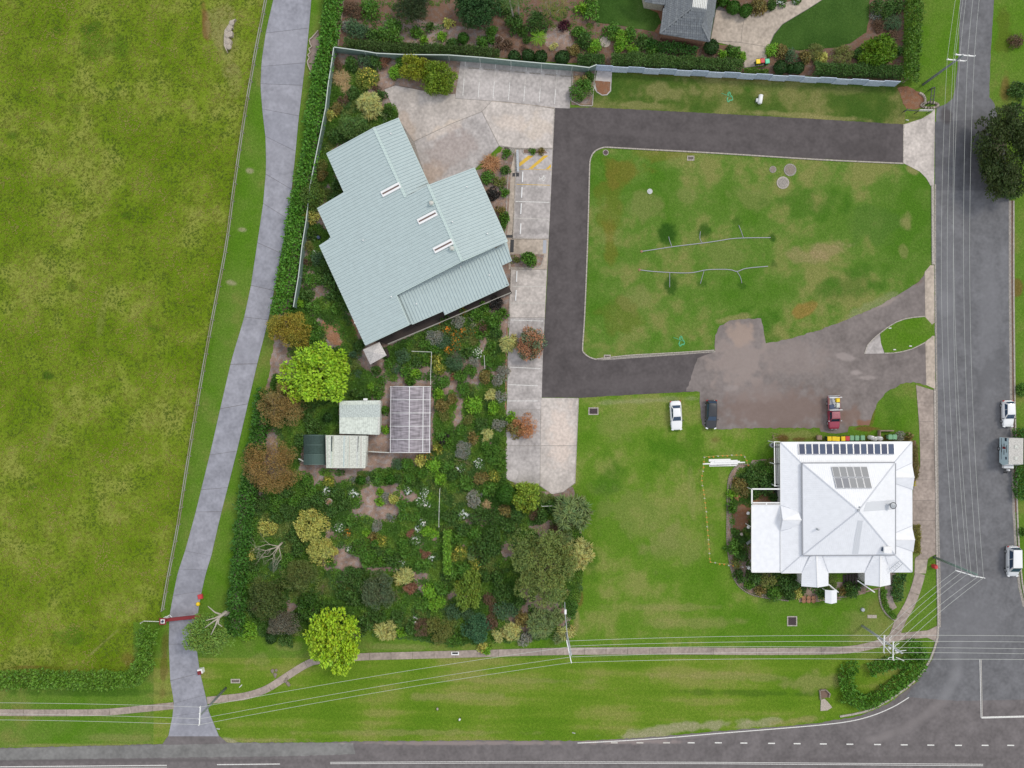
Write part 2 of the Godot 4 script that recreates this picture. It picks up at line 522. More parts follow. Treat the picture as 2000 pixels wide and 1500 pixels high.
func ground_map() -> ImageTexture:
	var w := 1000
	var h := 750
	var n1 := noise_bytes(w, h, 0.012, 3, 31)
	var n2 := noise_bytes(w, h, 0.05, 3, 32)
	var n3 := noise_bytes(w, h, 0.2, 2, 33)
	var n4 := noise_bytes(w, h, 0.09, 3, 34, FastNoiseLite.TYPE_SIMPLEX_SMOOTH, false, 12.0)
	var zone := PackedByteArray()
	zone.resize(w * h)
	zone = fill_zone(zone, w, h, PADDOCK, 1)
	zone = fill_zone(zone, w, h, [[1150, 290], [1820, 310], [1820, 560], [1480, 700], [1140, 700]], 2)
	zone = fill_zone(zone, w, h, [[300, 1285], [1840, 1285], [1840, 1480], [300, 1480]], 3)
	zone = fill_zone(zone, w, h, [[1130, 770], [1480, 770], [1480, 1265], [1100, 1265]], 4)
	zone = fill_zone(zone, w, h, [[1150, 130], [1770, 160], [1770, 250], [1150, 215]], 5)
	zone = fill_zone(zone, w, h, [[1160, -100], [1700, -100], [1700, 100], [1500, 100], [1400, 60], [1160, 60]], 6)
	# per zone: deep green, pale green, straw, share of straw
	var deep := [Color(0.12, 0.245, 0.018), Color(0.165, 0.25, 0.01), Color(0.1, 0.215, 0.022), Color(0.14, 0.25, 0.018), Color(0.12, 0.245, 0.018), Color(0.075, 0.14, 0.024), Color(0.05, 0.11, 0.022)]
	var pale := [Color(0.19, 0.27, 0.055), Color(0.27, 0.33, 0.04), Color(0.2, 0.28, 0.07), Color(0.24, 0.32, 0.045), Color(0.21, 0.3, 0.05), Color(0.16, 0.2, 0.05), Color(0.085, 0.16, 0.036)]
	var straw := [Color(0.26, 0.25, 0.08), Color(0.36, 0.35, 0.1), Color(0.33, 0.28, 0.12), Color(0.33, 0.3, 0.11), Color(0.33, 0.31, 0.12), Color(0.32, 0.27, 0.13), Color(0.1, 0.16, 0.05)]
	var dry := [0.1, 0.22, 0.3, 0.3, 0.26, 0.36, 0.05]
	var f := PackedFloat32Array()
	f.resize(w * h * 3)
	for i in w * h:
		var z := zone[i]
		var band := n4[i] if z == 3 else n2[i]
		var t := clampf(((n1[i] * 0.62 + band * 0.38 + n3[i] * 0.14) / 255.0 - 0.33) * 2.1, 0.0, 1.0)
		var c: Color = deep[z].lerp(pale[z], t)
		var s := clampf(((n1[i] * 0.6 + band * 0.4 + n3[i] * 0.14) / 255.0 - 0.72 + dry[z] * 0.5) * 3.0, 0.0, 0.65)
		c = c.lerp(straw[z], s)
		f[i * 3] = c.r
		f[i * 3 + 1] = c.g
		f[i * 3 + 2] = c.b
	var lush := Color(0.05, 0.15, 0.012)
	var rich_and_shade := Color(0.035, 0.1, 0.012)
	var tan := Color(0.4, 0.32, 0.17)
	var pink := Color(0.42, 0.3, 0.19)
	var dust := Color(0.42, 0.37, 0.27)
	var earth := Color(0.24, 0.11, 0.055)
	var soil := Color(0.16, 0.075, 0.035)
	var st := [
		# paddock
		[400, 45, 9, 50, -6, earth, 0.9, 1.1], [425, 40, 30, 60, 0, tan, 0.55, 1.3], [445, 90, 26, 60, 0, tan, 0.4, 1.3], [455, 150, 16, 40, 0, tan, 0.35, 1.2], [200, 90, 60, 30, 0, lush, 0.4, 1.2], [95, 733, 14, 10, 0, rich_and_shade, 0.7, 1.0],
		[165, 55, 12, 9, 0, rich_and_shade, 0.55, 1.0], [110, 57, 10, 8, 0, rich_and_shade, 0.5, 1], [25, 262, 12, 9, 0, rich_and_shade, 0.5, 1], [85, 255, 10, 8, 0, rich_and_shade, 0.5, 1], [230, 172, 8, 7, 0, rich_and_shade, 0.6, 1], [310, 233, 9, 7, 0, rich_and_shade, 0.5, 1], [115, 185, 9, 7, 0, rich_and_shade, 0.4, 1], [150, 212, 10, 10, 0, rich_and_shade, 0.4, 1], [190, 48, 14, 10, 0, rich_and_shade, 0.5, 1], [60, 950, 12, 9, 0, rich_and_shade, 0.5, 1.0], [245, 420, 10, 8, 0, rich_and_shade, 0.45, 1.0], [140, 560, 11, 9, 0, rich_and_shade, 0.45, 1.0], [300, 640, 12, 8, 0, rich_and_shade, 0.4, 1.0],
		[200, 1255, 40, 3, -42, tan, 0.55, 0.9], [130, 1240, 30, 22, 0, lush, 0.45, 1.2], [250, 1285, 14, 16, 0, earth, 0.5, 1.3], [60, 1302, 60, 3, 0, earth, 0.5, 1.2], [200, 610, 8, 60, 12, tan, 0.25, 1.2], [95, 850, 8, 60, 25, tan, 0.25, 1.2],
		[487, 333, 10, 6, 20, dust, 0.85, 1.0], [470, 447, 10, 6, 10, dust, 0.8, 1.0], [450, 551, 10, 6, 15, dust, 0.8, 1.0],
		# centre lawn
		[1302, 455, 21, 25, 0, rich_and_shade, 0.9, 0.35], [1374, 450, 15, 16, 0, rich_and_shade, 0.75, 0.5], [1438, 432, 11, 11, 0, rich_and_shade, 0.4, 0.8], [1309, 556, 16, 22, 0, rich_and_shade, 0.8, 0.45], [1370, 552, 11, 9, 0, rich_and_shade, 0.5, 0.8], [1447, 556, 10, 10, 0, rich_and_shade, 0.55, 0.8], [1507, 463, 8, 8, 0, rich_and_shade, 0.8, 0.6], [1510, 515, 8, 8, 0, rich_and_shade, 0.5, 0.8],
		[1615, 485, 42, 16, -8, pink, 0.7, 1.4], [1570, 500, 40, 16, 5, pink, 0.55, 1.4], [1570, 603, 40, 14, -22, Color(0.4, 0.22, 0.08), 0.75, 1.5], [1240, 585, 40, 25, 0, tan, 0.4, 1.3], [1255, 400, 40, 30, 0, tan, 0.35, 1.4], [1220, 335, 45, 30, 0, Color(0.26, 0.17, 0.04), 0.55, 1.5], [1190, 400, 30, 60, 0, Color(0.24, 0.18, 0.04), 0.35, 1.5], [1290, 300, 60, 14, 0, Color(0.26, 0.18, 0.04), 0.35, 1.5], [1330, 640, 70, 30, 0, Color(0.1, 0.24, 0.02), 0.4, 1.4], [1215, 610, 40, 40, 0, Color(0.22, 0.19, 0.05), 0.4, 1.5], [1420, 500, 50, 30, 0, tan, 0.25, 1.5], [1700, 440, 60, 40, 0, Color(0.12, 0.2, 0.05), 0.45, 1.4], [1340, 380, 20, 20, 0, tan, 0.3, 1.3], [1470, 385, 40, 25, 0, tan, 0.3, 1.3], [1770, 430, 12, 18, 0, tan, 0.6, 1.2], [1765, 490, 10, 16, 0, tan, 0.4, 1.2], [1190, 470, 14, 50, 0, Color(0.24, 0.17, 0.03), 0.45, 1.3], [1480, 640, 60, 40, 0, lush, 0.5, 1.3], [1650, 560, 80, 30, -15, lush, 0.5, 1.3], [1580, 400, 80, 30, 0, lush, 0.35, 1.4], [1700, 600, 70, 14, -27, dust, 0.4, 1.3],
		[1780, 330, 14, 8, 20, tan, 0.7, 1.1], [1440, 620, 40, 8, -8, tan, 0.6, 1.2],
		# north strip
		[1300, 178, 60, 16, 0, tan, 0.5, 1.4], [1250, 205, 60, 8, 3, tan, 0.5, 1.4], [1500, 170, 60, 14, 0, lush, 0.4, 1.4], [1640, 175, 60, 10, 0, tan, 0.3, 1.4], [1560, 225, 120, 6, 4, tan, 0.6, 1.3], [1780, 195, 20, 15, 20, soil, 0.95, 0.6], [1762, 176, 16, 8, 30, soil, 0.8, 0.8], [1400, 150, 200, 5, 3, soil, 0.35, 1.3],
		# south lawn
		[1200, 830, 34, 30, 0, tan, 0.25, 1.4], [1250, 1010, 90, 50, 20, tan, 0.28, 1.4], [1320, 1060, 60, 50, 0, tan, 0.3, 1.4], [1190, 930, 30, 40, 0, lush, 0.45, 1.3], [1330, 880, 60, 40, 0, lush, 0.3, 1.4], [1150, 1090, 16, 40, 0, lush, 0.5, 1.2], [1250, 782, 120, 6, -3, dust, 0.4, 1.2], [1395, 858, 12, 8, 0, soil, 0.4, 1.2], [1130, 1160, 8, 26, 0, earth, 0.6, 1.2], [1125, 1215, 6, 24, 0, tan, 0.6, 1.2], [1350, 970, 10, 60, -4, tan, 0.3, 1.2], [1300, 1185, 110, 7, 0, tan, 0.35, 1.4], [1350, 1215, 90, 12, 0, tan, 0.35, 1.4],
		# roadside verge; hedge shade painted as a darker strip south of the western hedge
		[1010, 1328, 150, 6, 1, tan, 0.35, 1.3], [900, 1358, 110, 9, 0, tan, 0.45, 1.3], [1420, 1320, 160, 9, 1, tan, 0.4, 1.3], [1450, 1352, 150, 6, 1, rich_and_shade, 0.4, 1.3], [800, 1430, 220, 6, 0, tan, 0.4, 1.3], [1350, 1418, 120, 10, -5, dust, 0.85, 1.2], [1250, 1437, 60, 7, 0, dust, 0.85, 1.3], [1480, 1412, 60, 9, -8, dust, 0.7, 1.2], [1560, 1405, 50, 8, -8, tan, 0.6, 1.2], [1590, 1330, 60, 20, 0, tan, 0.45, 1.3], [520, 1445, 100, 5, 0, tan, 0.5, 1.3], [450, 1447, 20, 6, 20, dust, 0.9, 0.9], [160, 1455, 170, 4, 0, tan, 0.5, 1.3], [230, 1440, 70, 8, 0, tan, 0.3, 1.3], [160, 1352, 150, 9, 0, rich_and_shade, 0.5, 1.0], [320, 1290, 9, 70, 4, soil, 0.5, 1.1],
		# around the white house
		[1550, 850, 45, 9, 0, tan, 0.4, 1.3], [1525, 855, 16, 10, 0, soil, 0.85, 0.9], [1560, 857, 14, 5, 0, soil, 0.7, 0.6], [1650, 857, 100, 7, 0, soil, 0.55, 1.2], [1740, 855, 20, 7, 10, soil, 0.8, 0.9], [1690, 836, 30, 4, 0, earth, 0.8, 1.0], [1705, 800, 5, 36, 12, earth, 0.45, 1.2], [1740, 800, 20, 40, 0, lush, 0.3, 1.4], [1790, 1100, 8, 40, 0, tan, 0.3, 1.2],
		# east side
		[1985, 560, 12, 16, 0, earth, 0.7, 1.2], [1962, 165, 10, 30, 0, earth, 0.6, 1.2], [1990, 845, 14, 10, 0, soil, 0.8, 1.0], [1960, 60, 16, 70, 0, soil, 0.3, 1.4],
		[560, 1260, 26, 12, 0, tan, 0.3, 1.4], [505, 1290, 24, 14, 0, tan, 0.3, 1.4], [780, 1262, 80, 7, 0, tan, 0.35, 1.3], [1690, 1230, 60, 30, 0, tan, 0.3, 1.4], [1760, 1150, 10, 30, 10, tan, 0.3, 1.3],
	]
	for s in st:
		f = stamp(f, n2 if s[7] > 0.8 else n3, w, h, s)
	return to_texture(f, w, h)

func paved_map() -> ImageTexture:
	# wear of the paved surfaces as a multiplier: traffic film, patches, dust, stains
	var w := 1000
	var h := 750
	var n1 := noise_bytes(w, h, 0.02, 3, 41)
	var n2 := noise_bytes(w, h, 0.08, 3, 42)
	var n3 := noise_bytes(w, h, 0.3, 2, 43)
	var f := PackedFloat32Array()
	f.resize(w * h * 3)
	for i in w * h:
		var t := 0.56 + 0.12 * (n1[i] / 255.0 - 0.5) + 0.22 * (n2[i] / 255.0 - 0.5) + 0.2 * (n3[i] / 255.0 - 0.5)
		f[i * 3] = t
		f[i * 3 + 1] = t
		f[i * 3 + 2] = t
	var g := func(v: float) -> Color: return Color(v, v, v)
	var st := []
	# dust swept into an arc by turning traffic
	var arc := [[1866, 1255], [1869, 1290], [1865, 1320], [1855, 1345], [1840, 1365], [1815, 1390], [1785, 1410], [1750, 1428], [1715, 1441], [1690, 1446]]
	for i in arc.size() - 1:
		for k in 4:
			var p := Vector2(arc[i][0], arc[i][1]).lerp(Vector2(arc[i + 1][0], arc[i + 1][1]), k / 4.0)
			st.append([p.x, p.y, 13, 9, 0, Color(0.97, 0.97, 0.95), 0.16, 0.7])
	st += [
		# side road: worn wheel paths, dark patches
		[1850, 600, 16, 170, 0, g.call(0.66), 0.5, 0.8], [1930, 650, 20, 180, 0, g.call(0.68), 0.5, 0.8], [1890, 560, 8, 200, 0, g.call(0.48), 0.5, 0.8], [1900, 270, 60, 60, 0, g.call(0.46), 0.4, 1.2], [1845, 225, 16, 16, 0, Color(0.3, 0.27, 0.26), 0.8, 0.9], [1960, 500, 10, 26, 0, g.call(0.9), 0.3, 1.0], [1845, 590, 16, 24, 0, g.call(0.8), 0.5, 1.0], [1842, 720, 14, 24, 0, g.call(0.78), 0.5, 1.0], [1940, 720, 26, 50, 30, g.call(0.42), 0.5, 1.2], [1900, 1230, 60, 60, 0, g.call(0.64), 0.5, 1.2],
		# car park: tyre sweeps and old patches
		[1115, 450, 8, 200, 1, g.call(0.68), 0.4, 0.8], [1300, 262, 180, 7, 3, g.call(0.7), 0.4, 0.9], [1500, 255, 160, 6, 3, g.call(0.66), 0.4, 0.9], [1690, 290, 60, 18, 3, g.call(0.42), 0.4, 1.0], [1250, 745, 140, 14, -3, g.call(0.72), 0.35, 1.1], [1440, 700, 60, 60, 0, Color(0.95, 0.9, 0.86), 0.55, 1.3], [1445, 650, 30, 26, 0, Color(0.98, 0.86, 0.75), 0.7, 1.2], [1540, 700, 90, 40, 0, Color(0.78, 0.75, 0.73), 0.5, 1.3], [1650, 695, 20, 8, 10, g.call(0.98), 0.6, 1.3], [1672, 727, 14, 6, 0, g.call(0.98), 0.75, 1.2], [1690, 736, 20, 4, 0, g.call(0.98), 0.6, 1.2], [1520, 800, 130, 45, 0, Color(0.56, 0.47, 0.43), 0.75, 1.0], [1480, 765, 60, 20, 0, Color(0.72, 0.68, 0.66), 0.5, 1.3], [1425, 757, 18, 6, 0, g.call(0.9), 0.5, 1.3], [1660, 815, 26, 20, 0, Color(0.6, 0.42, 0.33), 0.5, 1.3], [1690, 825, 24, 8, 0, Color(0.7, 0.36, 0.2), 0.7, 1.2], [1730, 590, 40, 6, -27, Color(0.98, 0.94, 0.88), 0.6, 1.2], [1710, 655, 30, 8, -40, g.call(0.34), 0.7, 0.8], [1790, 550, 12, 8, -30, Color(0.5, 0.4, 0.34), 0.6, 1.0], [1800, 680, 10, 10, 0, g.call(0.36), 0.6, 1.0],
		# concrete forecourt and bays: oil, tyres, shade of wear
		[845, 335, 26, 22, -28, Color(0.62, 0.5, 0.4), 0.6, 1.2], [790, 240, 16, 34, -25, Color(0.56, 0.5, 0.44), 0.6, 1.1], [870, 250, 46, 12, -28, Color(0.82, 0.76, 0.68), 0.55, 1.2], [880, 290, 60, 36, -28, Color(0.5, 0.45, 0.43), 0.6, 0.9], [930, 250, 14, 20, 0, g.call(0.42), 0.5, 1.2], [1000, 240, 34, 16, 0, Color(0.7, 0.65, 0.6), 0.5, 1.3], [970, 175, 40, 12, 5, g.call(0.72), 0.5, 1.3], [1040, 185, 30, 10, 5, g.call(0.7), 0.5, 1.3], [790, 190, 30, 20, 0, g.call(0.46), 0.55, 1.2], [870, 205, 40, 14, 0, g.call(0.52), 0.4, 1.3], [1000, 128, 120, 9, 3, g.call(0.42), 0.6, 1.1], [950, 165, 24, 14, 0, g.call(0.66), 0.4, 1.3], [1110, 190, 8, 18, 0, g.call(0.3), 0.7, 1.2], [1050, 250, 26, 30, 0, Color(0.7, 0.66, 0.6), 0.5, 1.2], [1045, 380, 20, 20, 0, g.call(0.44), 0.5, 1.3], [1050, 450, 26, 8, 0, g.call(0.38), 0.6, 1.2], [1012, 400, 8, 120, 2, g.call(0.38), 0.6, 0.9], [1030, 530, 24, 8, 0, g.call(0.36), 0.6, 1.2], [1003, 560, 7, 30, 0, g.call(0.36), 0.55, 1.0], [1025, 715, 28, 12, 0, g.call(0.36), 0.6, 1.2], [1030, 745, 24, 10, 0, g.call(0.4), 0.5, 1.2], [1020, 770, 26, 12, 0, g.call(0.4), 0.5, 1.2], [1025, 800, 26, 12, 0, g.call(0.36), 0.5, 1.2], [1020, 880, 14, 20, -20, g.call(0.44), 0.55, 1.1], [1000, 925, 12, 12, 0, g.call(0.86), 0.5, 1.0], [1095, 850, 26, 70, 0, Color(0.78, 0.72, 0.68), 0.6, 1.2], [1090, 940, 30, 18, 0, g.call(0.5), 0.5, 1.3],
		# paths
		[1815, 780, 14, 26, 0, g.call(0.42), 0.6, 1.2], [1822, 900, 6, 60, 0, g.call(0.4), 0.6, 1.2], [1800, 250, 14, 14, 30, g.call(0.46), 0.5, 1.2], [1822, 290, 4, 60, 0, g.call(0.4), 0.5, 1.1],
		# main road: shoulder and dark lane
		[250, 1484, 420, 4, 0, g.call(0.42), 0.7, 0.6], [900, 1488, 420, 6, 0, g.call(0.44), 0.5, 0.7], [1500, 1490, 500, 8, 0, g.call(0.46), 0.5, 0.7], [1750, 1480, 300, 5, 0, g.call(0.4), 0.4, 0.7], [600, 1462, 30, 8, 0, g.call(0.8), 0.3, 1.2], [1240, 1447, 130, 5, 0, Color(0.98, 0.9, 0.86), 0.8, 1.3], [900, 1450, 240, 4, 0, Color(0.98, 0.9, 0.86), 0.8, 1.4], [1360, 1436, 80, 5, -5, Color(0.9, 0.88, 0.86), 0.5, 1.2], [1958, 1374, 20, 10, 0, g.call(0.8), 0.4, 1.3],
		# long driveway: brushed and weathered concrete
		[560, 110, 34, 60, 0, g.call(0.64), 0.4, 1.3], [545, 260, 26, 60, 0, g.call(0.6), 0.4, 1.3], [540, 190, 30, 12, 5, g.call(0.5), 0.5, 1.2], [480, 690, 22, 30, 0, g.call(0.5), 0.4, 1.3], [370, 1150, 14, 40, 0, g.call(0.48), 0.5, 1.2], [365, 1420, 40, 14, 0, g.call(0.52), 0.4, 1.3],
	]
	for s in st:
		f = stamp(f, n2 if s[7] > 0.7 else n3, w, h, s)
	return to_texture(f, w, h)

func ground_mat(tex: Texture2D, map: Texture2D, tint: Color, rough: float, height: Texture2D, relief: float, tile := 1.0) -> StandardMaterial3D:
	var m := StandardMaterial3D.new()
	m.albedo_color = tint
	m.albedo_texture = tex
	m.uv1_scale = Vector3(tile, tile, tile)
	m.roughness = rough
	m.metallic_specular = 0.25
	if map:
		m.detail_enabled = true
		m.detail_blend_mode = BaseMaterial3D.BLEND_MODE_MUL
		m.detail_albedo = map
		m.detail_uv_layer = BaseMaterial3D.DETAIL_UV_2
	if height:
		m.heightmap_enabled = true
		m.heightmap_texture = height
		m.heightmap_scale = relief
	return m

func mat(r: float, g: float, b: float, rough := 0.7, tex := "", scale := 1.0, metal := 0.0, tex2 := "", scale2 := 0.2) -> StandardMaterial3D:
	var m := StandardMaterial3D.new()
	m.albedo_color = lin(r, g, b)
	m.roughness = rough
	m.metallic = metal
	if tex != "":
		m.albedo_texture = T[tex]
		m.uv1_triplanar = true
		m.uv1_world_triplanar = true
		m.uv1_scale = Vector3.ONE * scale
	if tex2 != "":
		m.detail_enabled = true
		m.detail_blend_mode = BaseMaterial3D.BLEND_MODE_MUL
		m.detail_albedo = T[tex2]
		m.detail_uv_layer = BaseMaterial3D.DETAIL_UV_2
		m.uv2_triplanar = true
		m.uv2_world_triplanar = true
		m.uv2_scale = Vector3.ONE * scale2
	return m

func leaf_mat(r: float, g: float, b: float) -> StandardMaterial3D:
	var m := StandardMaterial3D.new()
	m.albedo_color = lin(r, g, b)
	m.vertex_color_use_as_albedo = true
	m.roughness = 0.48
	m.metallic_specular = 0.4
	m.backlight_enabled = true
	m.backlight = Color(0.26, 0.3, 0.14)
	return m

func make_materials() -> void:
	T.speck = grey_texture(0.25, 2, 51, 0.6, 1.0)
	T.blotch = grey_texture(0.03, 4, 52, 0.62, 1.0)
	T.stain = grey_texture(0.02, 5, 53, 0.7, 1.0, 256, 0.7)
	T.gravel = grey_texture(0.4, 1, 54, 0.5, 1.0)
	T.grass = grass_texture()
	T.mulch = mulch_texture()
	T.grain = grey_texture(0.3, 2, 55, 0.76, 1.0, 512)
	T.mottle = grey_texture(0.03, 5, 57, 0.8, 1.0, 512)
	T.faint = grey_texture(0.03, 4, 58, 0.93, 1.0)
	T.streak = streak_texture()
	T.fine_height = height_texture(0.2, 3, 56)
	T.ground = ground_map()
	T.paved = paved_map()
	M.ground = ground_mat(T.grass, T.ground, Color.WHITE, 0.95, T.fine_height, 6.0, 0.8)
	M.lawn = M.ground
	M.mulch = ground_mat(T.mulch, null, lin(0.53, 0.46, 0.415), 0.95, T.fine_height, 6.0, 1.6)
	M.mulch.detail_enabled = true
	M.mulch.detail_blend_mode = BaseMaterial3D.BLEND_MODE_MUL
	M.mulch.detail_albedo = T.blotch
	M.mulch.detail_uv_layer = BaseMaterial3D.DETAIL_UV_2
	M.mulch.uv2_scale = Vector3(11, 8, 1)
	M.soil = ground_mat(T.mulch, null, lin(0.29, 0.215, 0.17), 0.95, T.fine_height, 6.0, 1.6)
	M.red_soil = ground_mat(T.mulch, null, lin(0.37, 0.23, 0.15), 0.95, T.fine_height, 5.0, 1.6)
	M.sand = ground_mat(T.mulch, null, lin(0.48, 0.31, 0.2), 0.95, T.fine_height, 4.0, 0.8)
	M.asphalt_dark = ground_mat(T.grain, T.paved, lin(0.2, 0.176, 0.178), 0.85, T.fine_height, 1.0, 2.0)
	M.asphalt_yard = ground_mat(T.grain, T.paved, lin(0.41, 0.355, 0.338), 0.88, T.fine_height, 1.0, 2.0)
	M.asphalt_road = ground_mat(T.grain, T.paved, lin(0.315, 0.285, 0.288), 0.85, T.fine_height, 1.0, 2.0)
	M.asphalt_side = ground_mat(T.grain, T.paved, lin(0.315, 0.315, 0.335), 0.85, T.fine_height, 1.0, 2.0)
	M.asphalt_cool = ground_mat(T.grain, T.paved, lin(0.25, 0.25, 0.272), 0.85, T.fine_height, 1.0, 2.0)
	M.asphalt_shoulder = ground_mat(T.grain, T.paved, lin(0.4, 0.395, 0.385), 0.88, T.fine_height, 1.0, 2.0)
	M.concrete = ground_mat(T.mottle, T.paved, lin(0.97, 0.875, 0.81), 0.85, T.fine_height, 0.6, 1.0)
	M.concrete_b = ground_mat(T.mottle, T.paved, lin(0.9, 0.81, 0.75), 0.85, T.fine_height, 0.6, 1.0)
	M.concrete_grey = ground_mat(T.mottle, T.paved, lin(0.84, 0.775, 0.75), 0.85, T.fine_height, 0.6, 1.0)
	M.concrete_tan = ground_mat(T.mottle, T.paved, lin(0.86, 0.73, 0.61), 0.85, T.fine_height, 0.6, 1.0)
	M.path = ground_mat(T.mottle, T.paved, lin(0.7, 0.58, 0.51), 0.88, T.fine_height, 0.6, 1.0)
	M.path_b = ground_mat(T.mottle, T.paved, lin(0.65, 0.54, 0.475), 0.88, T.fine_height, 0.6, 1.0)
	M.drive_a = ground_mat(T.grain, T.paved, lin(0.58, 0.585, 0.67), 0.8, T.fine_height, 0.5, 1.0)
	M.drive_b = ground_mat(T.grain, T.paved, lin(0.55, 0.555, 0.635), 0.8, T.fine_height, 0.5, 1.0)
	M.drive_c = ground_mat(T.grain, T.paved, lin(0.6, 0.6, 0.68), 0.8, T.fine_height, 0.5, 1.0)
	M.joint = mat(0.21, 0.19, 0.18, 0.95, "speck", 2.0)
	M.kerb = mat(0.6, 0.54, 0.48, 0.85, "speck", 1.5, 0.0, "blotch", 0.4)
	M.gutter = mat(0.44, 0.4, 0.36, 0.85, "speck", 1.5, 0.0, "blotch", 0.4)
	M.paint = mat(0.82, 0.81, 0.78, 0.7, "blotch", 0.8)
	M.paint_worn = mat(0.66, 0.63, 0.58, 0.8, "blotch", 1.2)
	M.paint_yellow = mat(0.78, 0.5, 0.06, 0.75, "blotch", 1.2)
	M.white = mat(0.84, 0.84, 0.84, 0.5, "faint", 0.35)
	M.white_metal = mat(0.82, 0.835, 0.875, 0.42, "faint", 0.12)
	M.offwhite = mat(0.66, 0.67, 0.62, 0.6, "blotch", 0.5)
	M.galv = mat(0.5, 0.53, 0.56, 0.45, "blotch", 0.8, 0.3)
	M.roof_hall = mat(0.46, 0.55, 0.555, 0.45, "faint", 0.1)
	M.roof_ridge = mat(0.5, 0.61, 0.58, 0.45)
	M.fascia = mat(0.5, 0.6, 0.58, 0.5)
	M.wall_cream = mat(0.55, 0.5, 0.42, 0.8, "blotch", 0.4)
	M.wall_white = mat(0.74, 0.73, 0.7, 0.7, "blotch", 0.4)
	M.brick = mat(0.36, 0.19, 0.12, 0.9, "speck", 2.0, 0.0, "blotch", 0.5)
	M.dark_timber = mat(0.055, 0.04, 0.035, 0.8, "speck", 1.5)
	M.timber = mat(0.4, 0.33, 0.26, 0.85, "speck", 1.2, 0.0, "blotch", 0.5)
	M.timber_grey = mat(0.4, 0.38, 0.34, 0.85, "speck", 1.2)
	M.pole = mat(0.3, 0.34, 0.34, 0.85, "speck", 1.0, 0.0, "blotch", 0.4)
	M.pole_pale = mat(0.55, 0.57, 0.6, 0.8, "speck", 1.0)
	M.black = mat(0.012, 0.012, 0.013, 0.6)
	M.charcoal = mat(0.035, 0.036, 0.04, 0.6)
	M.tile = mat(0.25, 0.275, 0.3, 0.75, "speck", 1.6, 0.0, "blotch", 0.3)
	M.tile_b = mat(0.29, 0.315, 0.335, 0.75, "speck", 1.6, 0.0, "blotch", 0.3)
	M.fence_green = mat(0.2, 0.29, 0.26, 0.5, "stain", 0.3)
	M.fence_cap = mat(0.5, 0.56, 0.52, 0.5)
	M.fence_blue = mat(0.6, 0.69, 0.84, 0.45, "stain", 0.4)
	M.fence_blue_b = mat(0.52, 0.62, 0.78, 0.45, "stain", 0.4)
	M.bark = mat(0.2, 0.15, 0.11, 0.95, "speck", 1.5)
	M.bark_pale = mat(0.62, 0.56, 0.48, 0.85, "speck", 1.2, 0.0, "blotch", 0.8)
	M.bark_dead = mat(0.55, 0.48, 0.4, 0.9, "speck", 1.5)
	M.twig = mat(0.42, 0.3, 0.21, 0.95, "speck", 1.5)
	M.glass = mat(0.02, 0.035, 0.06, 0.08)
	M.glass_blue = mat(0.03, 0.06, 0.11, 0.07)
	M.tyre = mat(0.02, 0.02, 0.02, 0.85)
	M.rim = mat(0.55, 0.56, 0.58, 0.35, "", 1.0, 0.6)
	M.chrome = mat(0.7, 0.71, 0.73, 0.2, "", 1.0, 0.8)
	M.lens = mat(0.75, 0.77, 0.8, 0.12)
	M.lens_red = mat(0.4, 0.02, 0.02, 0.2)
	M.car_white = car_paint(0.8, 0.81, 0.82)
	M.car_black = car_paint(0.012, 0.013, 0.018)
	M.car_red = car_paint(0.3, 0.02, 0.055)
	M.car_red_faded = mat(0.42, 0.14, 0.17, 0.55, "blotch", 0.8)
	M.car_silver = car_paint(0.62, 0.64, 0.66)
	M.car_side_blue = car_paint(0.55, 0.7, 0.74)
	M.panel_blue = mat(0.075, 0.09, 0.145, 0.5)
	M.panel_blue_b = mat(0.08, 0.105, 0.17, 0.5)
	M.panel_grey = mat(0.3, 0.31, 0.33, 0.4, "speck", 2.0)
	M.panel_grey_b = mat(0.24, 0.25, 0.29, 0.4, "speck", 2.0)
	for pm in [M.panel_blue, M.panel_blue_b]:
		pm.metallic_specular = 0.25
	M.alu = mat(0.62, 0.63, 0.66, 0.4, "", 1.0, 0.4)
	M.yellow = mat(0.85, 0.6, 0.01, 0.5)
	M.red = mat(0.55, 0.05, 0.06, 0.5)
	M.bin_green = mat(0.2, 0.42, 0.24, 0.55)
	M.bin_lime = mat(0.12, 0.6, 0.34, 0.5)
	M.bin_body = mat(0.03, 0.07, 0.045, 0.6)
	M.maroon = mat(0.2, 0.015, 0.018, 0.6)
	M.orange = mat(0.85, 0.32, 0.05, 0.6)
	M.old_sheet = mat(0.62, 0.64, 0.68, 0.45)
	M.hip = mat(0.56, 0.58, 0.63, 0.5)
	M.gutter_shade = mat(0.3, 0.31, 0.34, 0.6)  # dark tone paints the shade inside the upper gutter
	M.hose = mat(0.1, 0.45, 0.22, 0.5)
	M.pipe = mat(0.36, 0.37, 0.41, 0.6)
	M.shade_cloth = mat(0.055, 0.1, 0.085, 0.9, "speck", 1.0, 0.0, "blotch", 0.4)
	M.shed_a = mat(0.68, 0.73, 0.66, 0.5, "stain", 0.3)
	M.shed_b = mat(0.66, 0.68, 0.61, 0.5, "stain", 0.5)
	M.stone = mat(0.62, 0.54, 0.46, 0.9, "speck", 1.5, 0.0, "blotch", 0.7)
	M.stone_dark = mat(0.36, 0.3, 0.25, 0.9, "speck", 1.5, 0.0, "blotch", 0.7)
	M.paver = mat(0.42, 0.3, 0.24, 0.9, "speck", 1.5, 0.0, "blotch", 0.7)
	M.paver_red = mat(0.5, 0.26, 0.15, 0.9, "speck", 1.5, 0.0, "blotch", 0.7)
	M.grate = mat(0.09, 0.06, 0.065, 0.8)
	var film := StandardMaterial3D.new()
	film.albedo_color = Color(lin(0.5, 0.45, 0.5), 0.85)
	film.albedo_texture = T.streak
	film.uv1_triplanar = true
	film.uv1_world_triplanar = true
	film.uv1_scale = Vector3(0.16, 0.16, 0.16)
